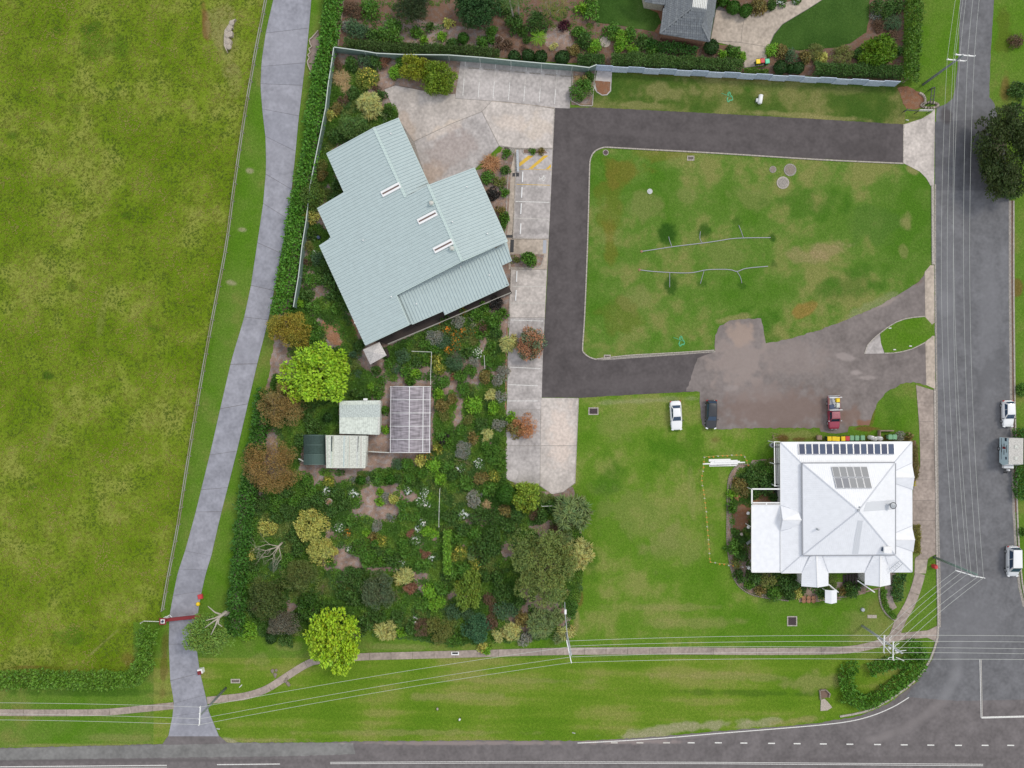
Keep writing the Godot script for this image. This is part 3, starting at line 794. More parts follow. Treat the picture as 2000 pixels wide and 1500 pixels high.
	film.transparency = BaseMaterial3D.TRANSPARENCY_ALPHA
	film.roughness = 0.5
	M.film = film
	var wire := mat(0.62, 0.64, 0.6, 0.5)
	M.wire = wire

func car_paint(r: float, g: float, b: float) -> StandardMaterial3D:
	var m := mat(r, g, b, 0.35)
	m.clearcoat_enabled = true
	m.clearcoat = 0.8
	m.clearcoat_roughness = 0.06
	return m

# ---------------------------------------------------------------- ground, roads, paving
func build_ground() -> void:
	# one sheet to the horizon; finer squares inside the frame so that the grass swells a little
	var n := FastNoiseLite.new()
	n.seed = 5
	n.frequency = 0.05
	var st := SurfaceTool.new()
	st.begin(Mesh.PRIMITIVE_TRIANGLES)
	st.set_smooth_group(0)
	var xs := [-900.0, -300.0, -130.0]
	var zs := [-900.0, -300.0, -110.0]
	for i in range(-50, 51):
		xs.append(i * 2.0)
	for i in range(-40, 41):
		zs.append(i * 2.0)
	xs += [130.0, 300.0, 900.0]
	zs += [110.0, 300.0, 900.0]
	for i in xs.size() - 1:
		for k in zs.size() - 1:
			for q in [[0, 0], [1, 0], [1, 1], [0, 0], [1, 1], [0, 1]]:
				var x: float = xs[i + q[0]]
				var z: float = zs[k + q[1]]
				var p := Vector3(x, 0.0, z)
				st.set_uv(Vector2(x, z) / 10.0)
				st.set_uv2(uv_map(p))
				st.add_vertex(p)
	st.generate_normals()
	var o := put(self, "ground", st.commit(), M.ground)
	o.set_meta("kind", "structure")
	# planted beds
	sheet(self, "garden_bed", [[655, 92], [760, 100], [900, 108], [900, 130], [900, 190], [770, 175], [780, 232], [836, 365], [940, 330], [990, 285], [1003, 300], [998, 560], [992, 650], [990, 800], [988, 940], [1060, 960], [1118, 950], [1130, 1000], [1138, 1090], [1120, 1190], [1108, 1236], [1000, 1240], [880, 1246], [760, 1226], [690, 1222], [560, 1232], [470, 1232], [452, 1225], [458, 1100], [470, 980], [520, 760], [545, 600], [590, 400], [625, 200], [645, 100]], 0.02, M.mulch, 2.0)
	sheet(self, "garden_bed", [[655, -60], [1175, -60], [1166, 20], [1163, 44], [1210, 50], [1280, 62], [1300, 70], [1390, 84], [1440, 92], [1452, 106], [1454, 134], [1474, 134], [1500, 128], [1500, 104], [1506, 90], [1560, 99], [1640, 92], [1692, 64], [1699, 0], [1699, -60], [1768, -60], [1764, 160], [1600, 150], [1165, 127], [975, 112], [660, 90]], 0.02, M.soil, 1.0)
	sheet(self, "garden_bed", [[1258, -10], [1300, 10], [1300, 66], [1282, 64], [1278, 60], [1292, 45], [1285, 26], [1262, 16]], 0.026, M.red_soil, 1.0)
	sheet(self, "garden_bed", [[1400, 5], [1440, -20], [1560, -40], [1555, -1], [1524, 7], [1488, 24], [1464, 28], [1447, 28], [1420, 22], [1406, 10]], 0.026, M.soil, 1.0)
	sheet(self, "garden_bed", [[1425, 950], [1423, 935], [1430, 918], [1445, 907], [1463, 908], [1470, 898], [1524, 895], [1524, 1000], [1470, 1000], [1470, 1120], [1700, 1122], [1690, 1160], [1640, 1168], [1600, 1174], [1540, 1170], [1500, 1166], [1465, 1158], [1440, 1140], [1428, 1110], [1421, 1060], [1421, 1000]], 0.02, M.mulch, 1.2)
	sheet(self, "garden_bed", [[1426, 980], [1432, 1035], [1445, 1043], [1468, 1040], [1468, 985], [1440, 975]], 0.028, M.red_soil, 1.5)
	sheet(self, "garden_bed", [[1778, 860], [1788, 860], [1797, 915], [1782, 955], [1779, 955]], 0.02, M.soil, 1.0)
	sheet(self, "garden_bed", [[1670, 1300], [1700, 1296], [1750, 1300], [1740, 1330], [1690, 1360], [1672, 1340]], 0.02, M.lawn, 2.0)
	sheet(self, "garden_bed", [[745, 40], [800, 34], [850, 46], [900, 52], [960, 62], [1000, 84], [960, 94], [880, 92], [800, 86], [755, 72]], 0.026, M.mulch, 2.0)
	sheet(self, "garden_bed", [[1062, 58], [1092, 52], [1112, 62], [1124, 92], [1086, 100], [1066, 90]], 0.026, M.mulch, 2.0)
	sheet(self, "sandpit", [[628, 632], [635, 618], [655, 612], [676, 613], [696, 628], [699, 650], [690, 668], [672, 676], [648, 672], [632, 655]], 0.05, M.sand, 1.0)
	sheet(self, "garden_bed", [[1752, 172], [1772, 168], [1803, 183], [1806, 205], [1790, 213], [1770, 212], [1760, 190]], 0.02, M.red_soil, 1.4)

func build_roads() -> void:
	var shoulder := [[-300, 1462], [0, 1461], [318, 1453], [440, 1450], [470, 1450], [600, 1450], [700, 1448], [950, 1446], [1130, 1447], [1200, 1444], [1290, 1438], [1400, 1428], [1500, 1421], [1600, 1412], [1680, 1398], [1735, 1374], [1790, 1332], [1822, 1285], [1833, 1245], [2300, 1245], [2300, 1900], [-300, 1900]]
	sheet(self, "road", shoulder, 0.012, M.asphalt_road, 1.0)
	sheet(self, "road_shoulder", [[-300, 1463], [0, 1462], [318, 1454], [440, 1451], [690, 1451], [694, 1473], [560, 1477], [300, 1480], [0, 1485], [-300, 1488]], 0.018, M.asphalt_shoulder, 0.8)
	sheet(self, "road_patch", [[329, 1437], [428, 1437], [446, 1452], [316, 1455]], 0.024, M.asphalt_road, 0.5)
	var side := [[1870, -200], [1875, 0], [1873, 100], [1866, 170], [1861, 192], [1848, 203], [1829, 210], [1826, 300], [1825, 560], [1827, 760], [1830, 1000], [1833, 1130], [1834, 1240], [1824, 1285], [1792, 1333], [1768, 1361], [1870, 1369], [2000, 1366], [2300, 1362], [2300, 1250], [2030, 1250], [1998, 1180], [1989, 1150], [1982, 1080], [1976, 900], [1973, 770], [1970, 600], [1971, 390], [1962, 290], [1942, 202], [1932, 190], [1934, 120], [1941, 0], [1944, -200]]
	sheet(self, "side_road", side, 0.018, M.asphalt_side, 0.5)
	sheet(self, "road_patch", [[1826, 238], [1936, 232], [1970, 330], [1970, 372], [1826, 372]], 0.022, M.asphalt_cool, 0.3)
	# painted lines
	var paint := structure("road_marking")
	var line := func(a: Array, w: float, mt: Material) -> void:
		put(paint, "painted_line", sheet_mesh(ribbon(a, w), 0.03), mt)
	line.call([[0, 1497.5], [326, 1494.5]], 1.7, M.paint)
	line.call([[424, 1493.2], [547, 1492]], 1.9, M.paint)
	line.call([[645, 1488.6], [1000, 1487.2], [1400, 1488.6], [1500, 1489.4], [1920, 1492.5]], 1.1, M.paint)
	line.call([[645, 1491.4], [1000, 1490], [1400, 1491.4], [1500, 1492.2], [1920, 1495.4]], 1.1, M.paint)
	line.call([[-300, 1500.5], [0, 1500.3], [326, 1498]], 0.9, M.paint_worn)
	line.call(smooth_line([[1128, 1451], [1200, 1447.5], [1300, 1441], [1400, 1432.5], [1500, 1424.5], [1600, 1416], [1660, 1408.5], [1705, 1397], [1745, 1380], [1775, 1362]]), 1.8, M.paint)
	for x in [1193, 1243, 1295, 1343, 1396, 1446, 1500, 1550, 1601, 1653, 1707, 1759, 1811, 1865, 1917, 1967, 2018, 2070]:
		line.call([[x, 1450.5 + clampf((x - 1400) / 90.0, 0, 5)], [x + 13.5, 1450.6 + clampf((x - 1400) / 90.0, 0, 5)]], 2.4, M.paint if x > 1300 else M.paint_worn)
	line.call([[1913.6, 1288], [1916, 1402]], 1.3, M.paint)
	line.call([[1916.2, 1288], [1918.4, 1400]], 1.0, M.paint_worn)
	line.call([[1917, 1401.4], [2010, 1399]], 3.6, M.paint)
	# kerbs and gutters of the side road
	var k := structure("kerb")
	kerb(k, "kerb_stone", smooth_line([[1640, 1399], [1690, 1389], [1735, 1367], [1785, 1330], [1815, 1290], [1829, 1250], [1832, 1225], [1831, 1150], [1829, 1060], [1828, 960], [1826, 850], [1825, 760]]), 0.3, 0.14, M.kerb, 24.0)
	kerb(k, "kerb_stone", [[1822, 517], [1821.5, 450], [1821, 362]], 0.4, 0.14, M.kerb, 24.0)
	kerb(k, "kerb_stone", [[1979, 392], [1979, 560], [1981, 770], [1984, 900], [1986, 1000], [1990, 1080], [1996, 1140], [2004, 1180], [2030, 1240]], 0.22, 0.15, M.kerb, 30.0)
	put(k, "gutter", sheet_mesh(ribbon([[1972.5, 392], [1972.5, 560], [1974.5, 770], [1977.5, 900], [1980, 1000], [1984.5, 1080], [1991, 1145], [2000, 1185]], 5.0), 0.026), M.gutter)
	put(k, "gutter", sheet_mesh(ribbon([[1976.3, 392], [1976.3, 560], [1978.3, 770], [1981.3, 900], [1983.6, 1000]], 2.6), 0.03), M.soil)
	put(k, "gutter", sheet_mesh(ribbon([[1826.5, 360], [1826.5, 520], [1829.5, 760], [1832, 1000], [1835.5, 1130], [1836, 1225]], 3.0), 0.026), M.gutter)

func slab_row(parent: Node, left: Array, right: Array, mats: Array, y: float, gap: float, cuts: Array) -> void:
	# slabs between two edge lines; cuts are fractions of the way along
	var total := left.size() - 1
	var edge := func(a: Array, t: float) -> Vector2:
		var f := clampf(t * total, 0, total - 0.0001)
		var i := int(f)
		return Vector2(a[i][0], a[i][1]).lerp(Vector2(a[i + 1][0], a[i + 1][1]), f - i)
	for c in cuts.size() - 1:
		var t0: float = cuts[c] + gap
		var t1: float = cuts[c + 1] - gap
		var l := []
		var r := []
		for k in 4:
			var t := lerpf(t0, t1, k / 3.0)
			var p: Vector2 = edge.call(left, t)
			var q: Vector2 = edge.call(right, t)
			l.append([p.x, p.y])
			r.push_front([q.x, q.y])
		put(parent, "slab", sheet_mesh(l + r, y, 0.04), mats[rng.randi() % mats.size()])

func line_slabs(parent: Node, a: Array, w: float, len: float, mats: Array, y: float) -> void:
	var pts := resample(a, len / 3.0)
	var i := 0
	while i < pts.size() - 1:
		var seg := []
		for k in range(i, mini(i + 4, pts.size())):
			seg.append([pts[k].x, pts[k].y])
		var d: Vector2 = (Vector2(seg[1][0], seg[1][1]) - Vector2(seg[0][0], seg[0][1])).normalized() * 0.5
		seg[0] = [seg[0][0] + d.x, seg[0][1] + d.y]
		put(parent, "slab", sheet_mesh(ribbon(seg, w), y, 0.03), mats[rng.randi() % mats.size()])
		i += 3

func even(n: int, jit := 0.0) -> Array:
	var o := []
	for i in n + 1:
		o.append(float(i) / n + (rng.randf_range(-jit, jit) if i > 0 and i < n else 0.0))
	return o

func build_paving() -> void:
	# long concrete driveway
	var dl := [[545, -70], [534, 0], [520, 60], [511, 120], [509, 170], [513, 220], [519, 270], [520, 330], [514, 400], [502, 480], [490, 560], [476, 625], [453, 700], [430, 800], [412, 880], [396, 945], [380, 1010], [362, 1075], [347, 1120], [337, 1170], [331, 1205], [330, 1260], [333, 1330], [340, 1370], [337, 1400], [329, 1438]]
	var dr := [[613, -70], [608, 0], [604, 50], [598, 110], [590, 175], [583, 235], [577, 300], [571, 360], [562, 430], [548, 500], [535, 570], [523, 630], [505, 700], [484, 790], [465, 872], [448, 940], [430, 1010], [413, 1085], [402, 1120], [393, 1160], [386, 1200], [383, 1260], [391, 1315], [400, 1352], [408, 1390], [428, 1438]]
	var drive := structure("driveway")
	put(drive, "joint_bed", sheet_mesh(dl + reverse(dr), 0.014), M.joint)
	slab_row(drive, dl, dr, [M.drive_a, M.drive_b, M.drive_c, M.drive_a], 0.045, 0.0002, even(25, 0.008))
	# carpark asphalt ring and older yard
	sheet(self, "car_park", [[1084, 211], [1160, 210], [1400, 222], [1600, 233], [1765, 243], [1764, 318], [1500, 305], [1300, 294], [1186, 287], [1176, 288], [1167, 291], [1160, 296], [1155, 303], [1152, 312], [1151, 322], [1149, 400], [1146, 500], [1141, 620], [1137, 682], [1142, 692], [1152, 698], [1165, 702], [1395, 685], [1397, 700], [1400, 764], [1366, 764], [1250, 770], [1130, 777], [1058, 776], [1060, 700], [1068, 560], [1075, 400]], 0.024, M.asphalt_dark, 0.4)
	sheet(self, "yard", [[1362, 700], [1396, 687], [1397, 655], [1406, 636], [1425, 626], [1455, 623], [1486, 622], [1491, 645], [1496, 671], [1540, 662], [1600, 645], [1660, 622], [1710, 600], [1760, 572], [1795, 550], [1806, 533], [1809, 540], [1809, 752], [1784, 746], [1758, 750], [1728, 768], [1712, 790], [1702, 815], [1697, 831], [1658, 833], [1655, 844], [1625, 846], [1603, 843], [1600, 836], [1480, 836], [1402, 838], [1378, 837], [1371, 828], [1368, 800], [1367, 765], [1340, 764]], 0.03, M.asphalt_yard, 1.3)
	var isl := structure("traffic_island")
	put(isl, "grass", sheet_mesh(ragged([[1719, 652], [1732, 641], [1752, 629], [1775, 622], [1806, 619], [1818, 632], [1820, 656], [1806, 668], [1780, 681], [1750, 688], [1727, 689], [1720, 670]], 0.6), 0.1, 0.1), M.ground)
	put(isl, "nose", sheet_mesh([[1718, 651], [1704, 663], [1692, 677], [1688, 691], [1727, 690.5], [1720, 670]], 0.09, 0.09), M.concrete_grey)
	kerb(isl, "kerb_stone", smooth_line([[1688, 691], [1692, 677], [1704, 663], [1718, 651], [1732, 640], [1752, 628], [1775, 621], [1806, 618]]), 0.16, 0.13, M.kerb, 18.0)
	kerb(isl, "kerb_stone", smooth_line([[1727, 690], [1750, 689], [1780, 682], [1806, 669]]), 0.16, 0.13, M.kerb, 18.0)
	# concrete crossings to the side road
	var ap := structure("vehicle_crossing")
	put(ap, "slab", sheet_mesh([[1765.5, 243], [1800, 232], [1818, 221], [1826, 212], [1825.5, 240], [1824, 372], [1817, 362], [1809, 348], [1796, 335], [1765, 319]], 0.04, 0.03), M.concrete)
	put(ap, "slab", sheet_mesh([[1806, 531], [1817, 518], [1824, 518], [1825, 630], [1820, 634], [1807, 620]], 0.04, 0.03), M.concrete_tan)
	put(ap, "slab", sheet_mesh([[1807, 668], [1820, 656], [1825, 656], [1826.5, 760], [1809, 752]], 0.04, 0.03), M.concrete_tan)
	put(ap, "joint", sheet_mesh(ribbon([[1764.6, 243], [1764.2, 319]], 1.4), 0.046), M.kerb)
	# wide path beside the white house, then the footpaths
	var fp := structure("footpath")
	var l := [[1789, 752], [1792, 790], [1795, 830], [1796.5, 870], [1797, 912], [1783, 955], [1781, 1000], [1783, 1040], [1797, 1050], [1798, 1082], [1787, 1090], [1786, 1120]]
	var r := [[1823, 762], [1824, 790], [1825, 830], [1825.5, 870], [1826, 912], [1826.5, 955], [1827, 1000], [1828, 1040], [1828.5, 1055], [1829, 1082], [1812, 1090], [1808, 1120]]
	put(fp, "joint_bed", sheet_mesh(l + reverse(r), 0.03), M.joint)
	slab_row(fp, l, r, [M.path, M.path_b, M.concrete_tan], 0.05, 0.0006, even(12))
	line_slabs(fp, smooth_line([[1797, 1120], [1788, 1152], [1775, 1184], [1762, 1205], [1752, 1228], [1746, 1243]]), 20.0, 40.0, [M.path, M.path_b], 0.05)
	line_slabs(fp, smooth_line([[1742, 1118], [1737, 1140], [1735, 1165], [1742, 1186], [1756, 1200]]), 15.0, 45.0, [M.path, M.path_b], 0.046)
	line_slabs(fp, smooth_line([[-80, 1391], [0, 1391.5], [100, 1392], [200, 1391], [270, 1385], [343, 1377.5]]), 13.0, 42.0, [M.path, M.path_b], 0.05)
	line_slabs(fp, smooth_line([[404, 1368], [440, 1364], [480, 1359], [520, 1346], [560, 1321], [592, 1301], [620, 1290], [700, 1283], [800, 1280], [950, 1276], [1100, 1272], [1300, 1271], [1500, 1272], [1640, 1270], [1700, 1261], [1745, 1246], [1790, 1240], [1826, 1237]]), 14.0, 42.0, [M.path, M.path_b, M.path], 0.054)
	put(fp, "slab", sheet_mesh([[1806, 1234], [1830, 1222], [1832, 1256], [1826, 1252], [1806, 1243]], 0.06, 0.03), M.path_b)
	# concrete forecourt, bays and apron as separate pours
	var fc := structure("forecourt")
	put(fc, "joint_bed", sheet_mesh([[750, 174], [772, 166], [862, 183], [890, 183], [899, 119], [1118, 135], [1113, 213], [1084, 213], [1075, 400], [1060, 700], [1058, 777], [1130, 778], [1123, 944], [1100, 962], [1078, 966], [1050, 946], [1010, 946], [988, 934], [988, 905], [994, 640], [997, 560], [1004, 300], [975, 285], [928, 330], [836, 364]], 0.02), M.gutter)
	var pours := [
		[[[899.5, 120], [1117, 136], [1112.5, 212], [1084, 211], [1040, 205], [1000, 200], [960, 197], [890, 192], [890, 183]], M.concrete_grey],
		[[[751, 175], [772, 167], [862, 184], [889, 184], [889.5, 193], [959.5, 198], [941, 217.6], [880, 242], [808, 276], [781, 236]], M.concrete_b],
		[[[960.3, 198.4], [1000, 201], [1039.5, 206], [1082, 213], [1079.5, 289], [1006, 289], [975, 284], [942, 218]], M.concrete],
		[[[809, 277], [880.5, 243], [941, 219], [974, 285], [926, 330], [836, 363]], M.concrete_grey],
		[[[1012, 292.5], [1079, 292], [1075, 400], [1071.5, 466], [1001, 466]], M.concrete_grey],
		[[[1006, 292], [1010.6, 292], [999.8, 466], [990, 466], [998, 330]], M.concrete_tan],
		[[[990, 467], [1071.4, 467], [1068.5, 526], [994, 526]], M.concrete_tan],
		[[[997, 527], [1068, 527], [1064, 620], [996, 620]], M.concrete],
		[[[996, 621], [1064, 621], [1060, 700], [1058, 776], [1056, 800], [990, 800], [992, 700]], M.concrete_grey],
		[[[1057, 777], [1129.5, 777.5], [1126, 870], [1056, 870]], M.concrete],
		[[[1056, 871], [1126, 871], [1122.5, 943], [1100, 961], [1078, 965], [1055, 948]], M.concrete],
		[[[990, 801], [1055.4, 801], [1055.4, 870], [988.5, 870]], M.concrete_grey],
		[[[988.5, 871], [1055.4, 871], [1054, 945], [1012, 944], [992, 938], [988, 925]], M.concrete_grey],
	]
	for q in pours:
		put(fc, "slab", sheet_mesh(q[0], 0.046, 0.03), q[1])
	# bay markings
	var bay := structure("bay_marking")
	var mark := func(a: Array, w: float, mt: Material) -> void:
		put(bay, "painted_line", sheet_mesh(ribbon(a, w), 0.056), mt)
	for q in [[909, 121, 904, 187], [939, 123, 934, 190], [968, 126, 963, 192], [998.5, 128, 993, 196], [1028, 131, 1023, 198], [1058, 134, 1053, 200], [1088, 137, 1083, 203]]:
		var a := Vector2(q[0], q[1])
		var b := Vector2(q[2], q[3])
		var c1 := a.lerp(b, 0.12)
		var c2 := a.lerp(b, rng.randf_range(0.4, 0.62))
		mark.call([[a.x, a.y], [c1.x, c1.y]], 1.1, M.paint)
		mark.call([[c2.x, c2.y], [b.x, b.y]], 1.2, M.paint)
		mark.call([[c1.x, c1.y + 5], [c2.x, c2.y]], 0.6, M.paint_worn)
	for q in [[1007, 393.5, 1073, 395.5], [1004, 426, 1072, 428.5], [1001, 559.5, 1066, 559.5], [997, 592, 1064, 592], [997, 625, 1061, 627], [996, 717, 1056, 720], [992, 751, 1050, 753.5], [991, 783, 1050, 783]]:
		mark.call([[q[0], q[1]], [q[2], q[3]]], 1.2, M.paint if q[1] < 400 or q[1] > 700 or q[1] == 625 else M.paint_worn)
	mark.call([[1012, 330.5], [1077, 332]], 0.8, M.paint_yellow)
	mark.call([[1009, 360], [1074, 362]], 0.9, M.paint_yellow)
	for q in [[[1014.5, 326], [1014.5, 318], [1032, 304], [1043, 304]], [[1032, 330], [1040, 330], [1071, 304], [1062, 304]], [[1066, 330], [1076, 321], [1076, 327], [1071, 330.5]]]:
		put(bay, "painted_stripe", sheet_mesh(ragged(q, 0.25, 4.0), 0.056), M.paint_yellow)
	mark.call([[960, 197.8], [1039, 205.4], [1083, 211]], 1.0, M.concrete_tan)
	# wheelchair symbol, lying on its side
	var wc := structure("wheelchair_symbol")
	var ring := []
	for i in range(-5, 6):
		var a := PI * 0.5 + i * 0.27
		ring.append([1060.5 + cos(a - 1.2) * 4.2, 348.5 + sin(a - 1.2) * 4.2])
	for q in [[ring, 1.1], [[[1055, 349.5], [1060, 348.5], [1062.5, 342]], 1.4], [[[1053, 346], [1054.5, 352]], 1.2], [[[1059.5, 346], [1059.5, 351]], 1.0]]:
		put(wc, "painted_line", sheet_mesh(ribbon(q[0], q[1]), 0.06), M.paint)
	# kerbs of the car park
	var kb := structure("kerb")
	kerb(kb, "kerb_stone", smooth_line([[1764, 319.5], [1600, 312], [1400, 299.5], [1250, 291.5], [1188, 288], [1177, 288.8], [1167.5, 292], [1160, 297], [1155.5, 304], [1152.5, 313], [1151.5, 324], [1149.5, 400], [1146.5, 500], [1141.5, 620], [1137.5, 680], [1139, 686], [1143, 692], [1148, 696], [1155, 699.5], [1165, 702]], 4), 0.2, 0.14, M.kerb, 9.0)
	kerb(kb, "kerb_stone", [[1165, 701], [1230, 693.5], [1300, 690], [1395, 684]], 0.16, 0.14, M.kerb, 30.0)
	put(kb, "gutter", sheet_mesh([[1165, 702.6], [1178, 703.6], [1230, 700], [1300, 695], [1397, 688], [1397, 685.4], [1300, 691.5], [1230, 695]], 0.034), M.gutter)
	kerb(kb, "kerb_stone", [[1011.5, 292], [1007, 330], [1005, 400], [1002, 466]], 0.14, 0.13, M.kerb, 30.0)
	kerb(kb, "kerb_stone", [[998.5, 524], [997, 560], [994.5, 600], [993, 640]], 0.12, 0.13, M.kerb, 30.0)
	kerb(kb, "kerb_stone", [[993, 330], [990, 380], [988, 440], [987, 466]], 0.12, 0.13, M.kerb, 30.0)
	kerb(kb, "kerb_stone", [[1002, 466], [1066, 467]], 0.12, 0.14, M.kerb, 30.0)
	kerb(kb, "kerb_stone", smooth_line([[997, 523], [1030, 524.5], [1050, 524.5], [1060, 518], [1064, 510], [1064, 497]], 3), 0.12, 0.13, M.kerb, 30.0)
	kerb(kb, "kerb_stone", smooth_line([[1010, 289.8], [1062, 290.5], [1068, 294], [1071, 301.5], [1022, 300.5], [1022, 291]], 2), 0.12, 0.13, M.kerb, 30.0)
	kerb(kb, "kerb_stone", [[1119, 137], [1117, 180], [1114, 206.5], [1156, 207]], 0.14, 0.13, M.kerb, 30.0)
	kerb(kb, "kerb_stone", [[1163, 136], [1159, 170], [1157, 207]], 0.14, 0.13, M.kerb, 30.0)
	kerb(kb, "kerb_stone", [[1130, 778], [1127, 850], [1123, 944]], 0.1, 0.1, M.kerb, 30.0)
	kerb(kb, "kerb_stone", [[990, 640], [988, 720], [987.5, 800]], 0.16, 0.12, M.paver_red, 12.0)
	sheet(self, "garden_bed", [[1023, 292.5], [1060, 292], [1066, 295], [1069, 300], [1023, 299.5]], 0.06, M.mulch, 0.4)
	sheet(self, "garden_bed", [[1120, 138], [1162, 137], [1156, 205], [1116, 205]], 0.05, M.mulch, 0.4)
	sheet(self, "garden_bed", [[997, 496], [1062, 497], [1062, 508], [1052, 522], [998, 521]], 0.06, M.mulch, 0.4)
	# doormats and drains let into the paving
	for q in [[[1001, 338], [1014, 338], [1013.5, 345], [1000.5, 345]], [[989, 459], [1001, 459], [1000.5, 464.5], [989, 464.5]], [[997, 468], [1004, 468], [1003, 493], [996, 493]], [[1061, 469], [1067.5, 469], [1066.5, 495], [1060, 495]]]:
		put(fc, "drain_grate", sheet_mesh(q, 0.06), M.charcoal if q[0][0] < 1050 else M.pipe)
	# pale neighbour driveway
	var nd := structure("driveway")
	put(nd, "joint_bed", sheet_mesh([[1398, 19], [1387, 80], [1410, 85], [1438, 92], [1452, 105], [1453, 133], [1497, 127], [1498, 106], [1504, 86], [1512, 68], [1528, 48], [1548, 36], [1578, 18], [1612, -4], [1640, -60], [1560, -60], [1554, 0], [1524, 7], [1488, 24], [1464, 28], [1447, 28], [1420, 22], [1406, 10]], 0.034), M.joint)
	for q in [[[[1399, 20], [1420, 23], [1447, 29], [1455, 30], [1449, 57], [1447, 82.5], [1388, 79]], M.concrete_tan], [[[1455.6, 30], [1464, 28.5], [1488, 24.5], [1524, 8], [1554, 0], [1560, -60], [1639, -60], [1611, -4], [1578, 17], [1548, 35], [1528, 47], [1511, 67], [1503, 85], [1500, 92], [1447.6, 83], [1449.6, 57]], M.concrete_tan], [[[1388, 80], [1447, 83.5], [1500, 92.6], [1497, 105], [1497, 127], [1454, 132], [1452, 105], [1438, 91], [1410, 85]], M.concrete_tan]]:
		put(nd, "slab", sheet_mesh(q[0], 0.05, 0.02), q[1])
	sheet(self, "house_lawn", [[1170, -60], [1258, -60], [1258, 2], [1262, 15], [1284, 25], [1290, 44], [1278, 61], [1240, 56], [1205, 48], [1175, 46], [1164, 38], [1166, 18]], 0.034, M.ground, 0.6)
	sheet(self, "house_lawn", [[1642, -60], [1698, -60], [1697, 40], [1690, 64], [1660, 85], [1625, 94], [1560, 97], [1520, 95], [1506, 86], [1514, 68], [1530, 48], [1550, 36], [1580, 18], [1614, -4]], 0.034, M.ground, 0.4)
	# small pads
	sheet(self, "concrete_pad", [[1166, 138], [1195, 140], [1193.5, 178], [1186, 186], [1176, 187], [1165, 180], [1160, 172]], 0.04, M.concrete_grey, 0.3, 0.03)
	sheet(self, "garden_bed", [[1162, 158], [1192, 160], [1191, 177], [1185, 184], [1176, 185], [1166, 179]], 0.06, M.red_soil, 0.5)
	sheet(self, "brick_paving", [[1565, 1145], [1602, 1147], [1602, 1175], [1560, 1176]], 0.05, M.paver, 0.3)
	sheet(self, "brick_paving", [[1678, 1158], [1720, 1146], [1718, 1150], [1680, 1160]], 0.05, M.paver, 0.3)
	sheet(self, "deck_paving", [[1468, 955], [1526, 955], [1526, 990], [1468, 990]], 0.06, M.sand, 0.2)
	sheet(self, "grass_strip", [[1620, 1115], [1690, 1115], [1690, 1136], [1620, 1137]], 0.04, M.ground, 0.3)

func reverse(a: Array) -> Array:
	var b := a.duplicate()
	b.reverse()
	return b

# ---------------------------------------------------------------- buildings
func grow(pts: PackedVector3Array, amount: float) -> PackedVector3Array:
	# move an outline in or out in plan
	var p2 := PackedVector2Array()
	for p in pts:
		p2.append(Vector2(p.x, p.z))
	var r := Geometry2D.offset_polygon(p2, amount, Geometry2D.JOIN_MITER)
	var o := PackedVector3Array()
	for q in r[0]:
		o.append(Vector3(q.x, 0, q.y))
	return o

func wall_ring(pts: PackedVector3Array, top: float, bottom := 0.0) -> Geo:
	var g := Geo.new()
	var up := PackedVector3Array()
	for p in pts:
		up.append(Vector3(p.x, top, p.z))
	g.skirt(up, bottom)
	g.face(up)
	return g

func walls_to_plane(pts: PackedVector3Array, pl: Plane, drop: float) -> Geo:
	var g := Geo.new()
	var up := PackedVector3Array()
	for p in pts:
		up.append(Vector3(p.x, (pl.d - pl.normal.x * p.x - pl.normal.z * p.z) / pl.normal.y - drop, p.z))
	g.skirt(up, 0.0)
	g.face(up)
	return g

func hits(a: Array, pl: Plane) -> PackedVector3Array:
	var o := PackedVector3Array()
	for q in a:
		o.append(on_plane(q[0], q[1], pl))
	return o

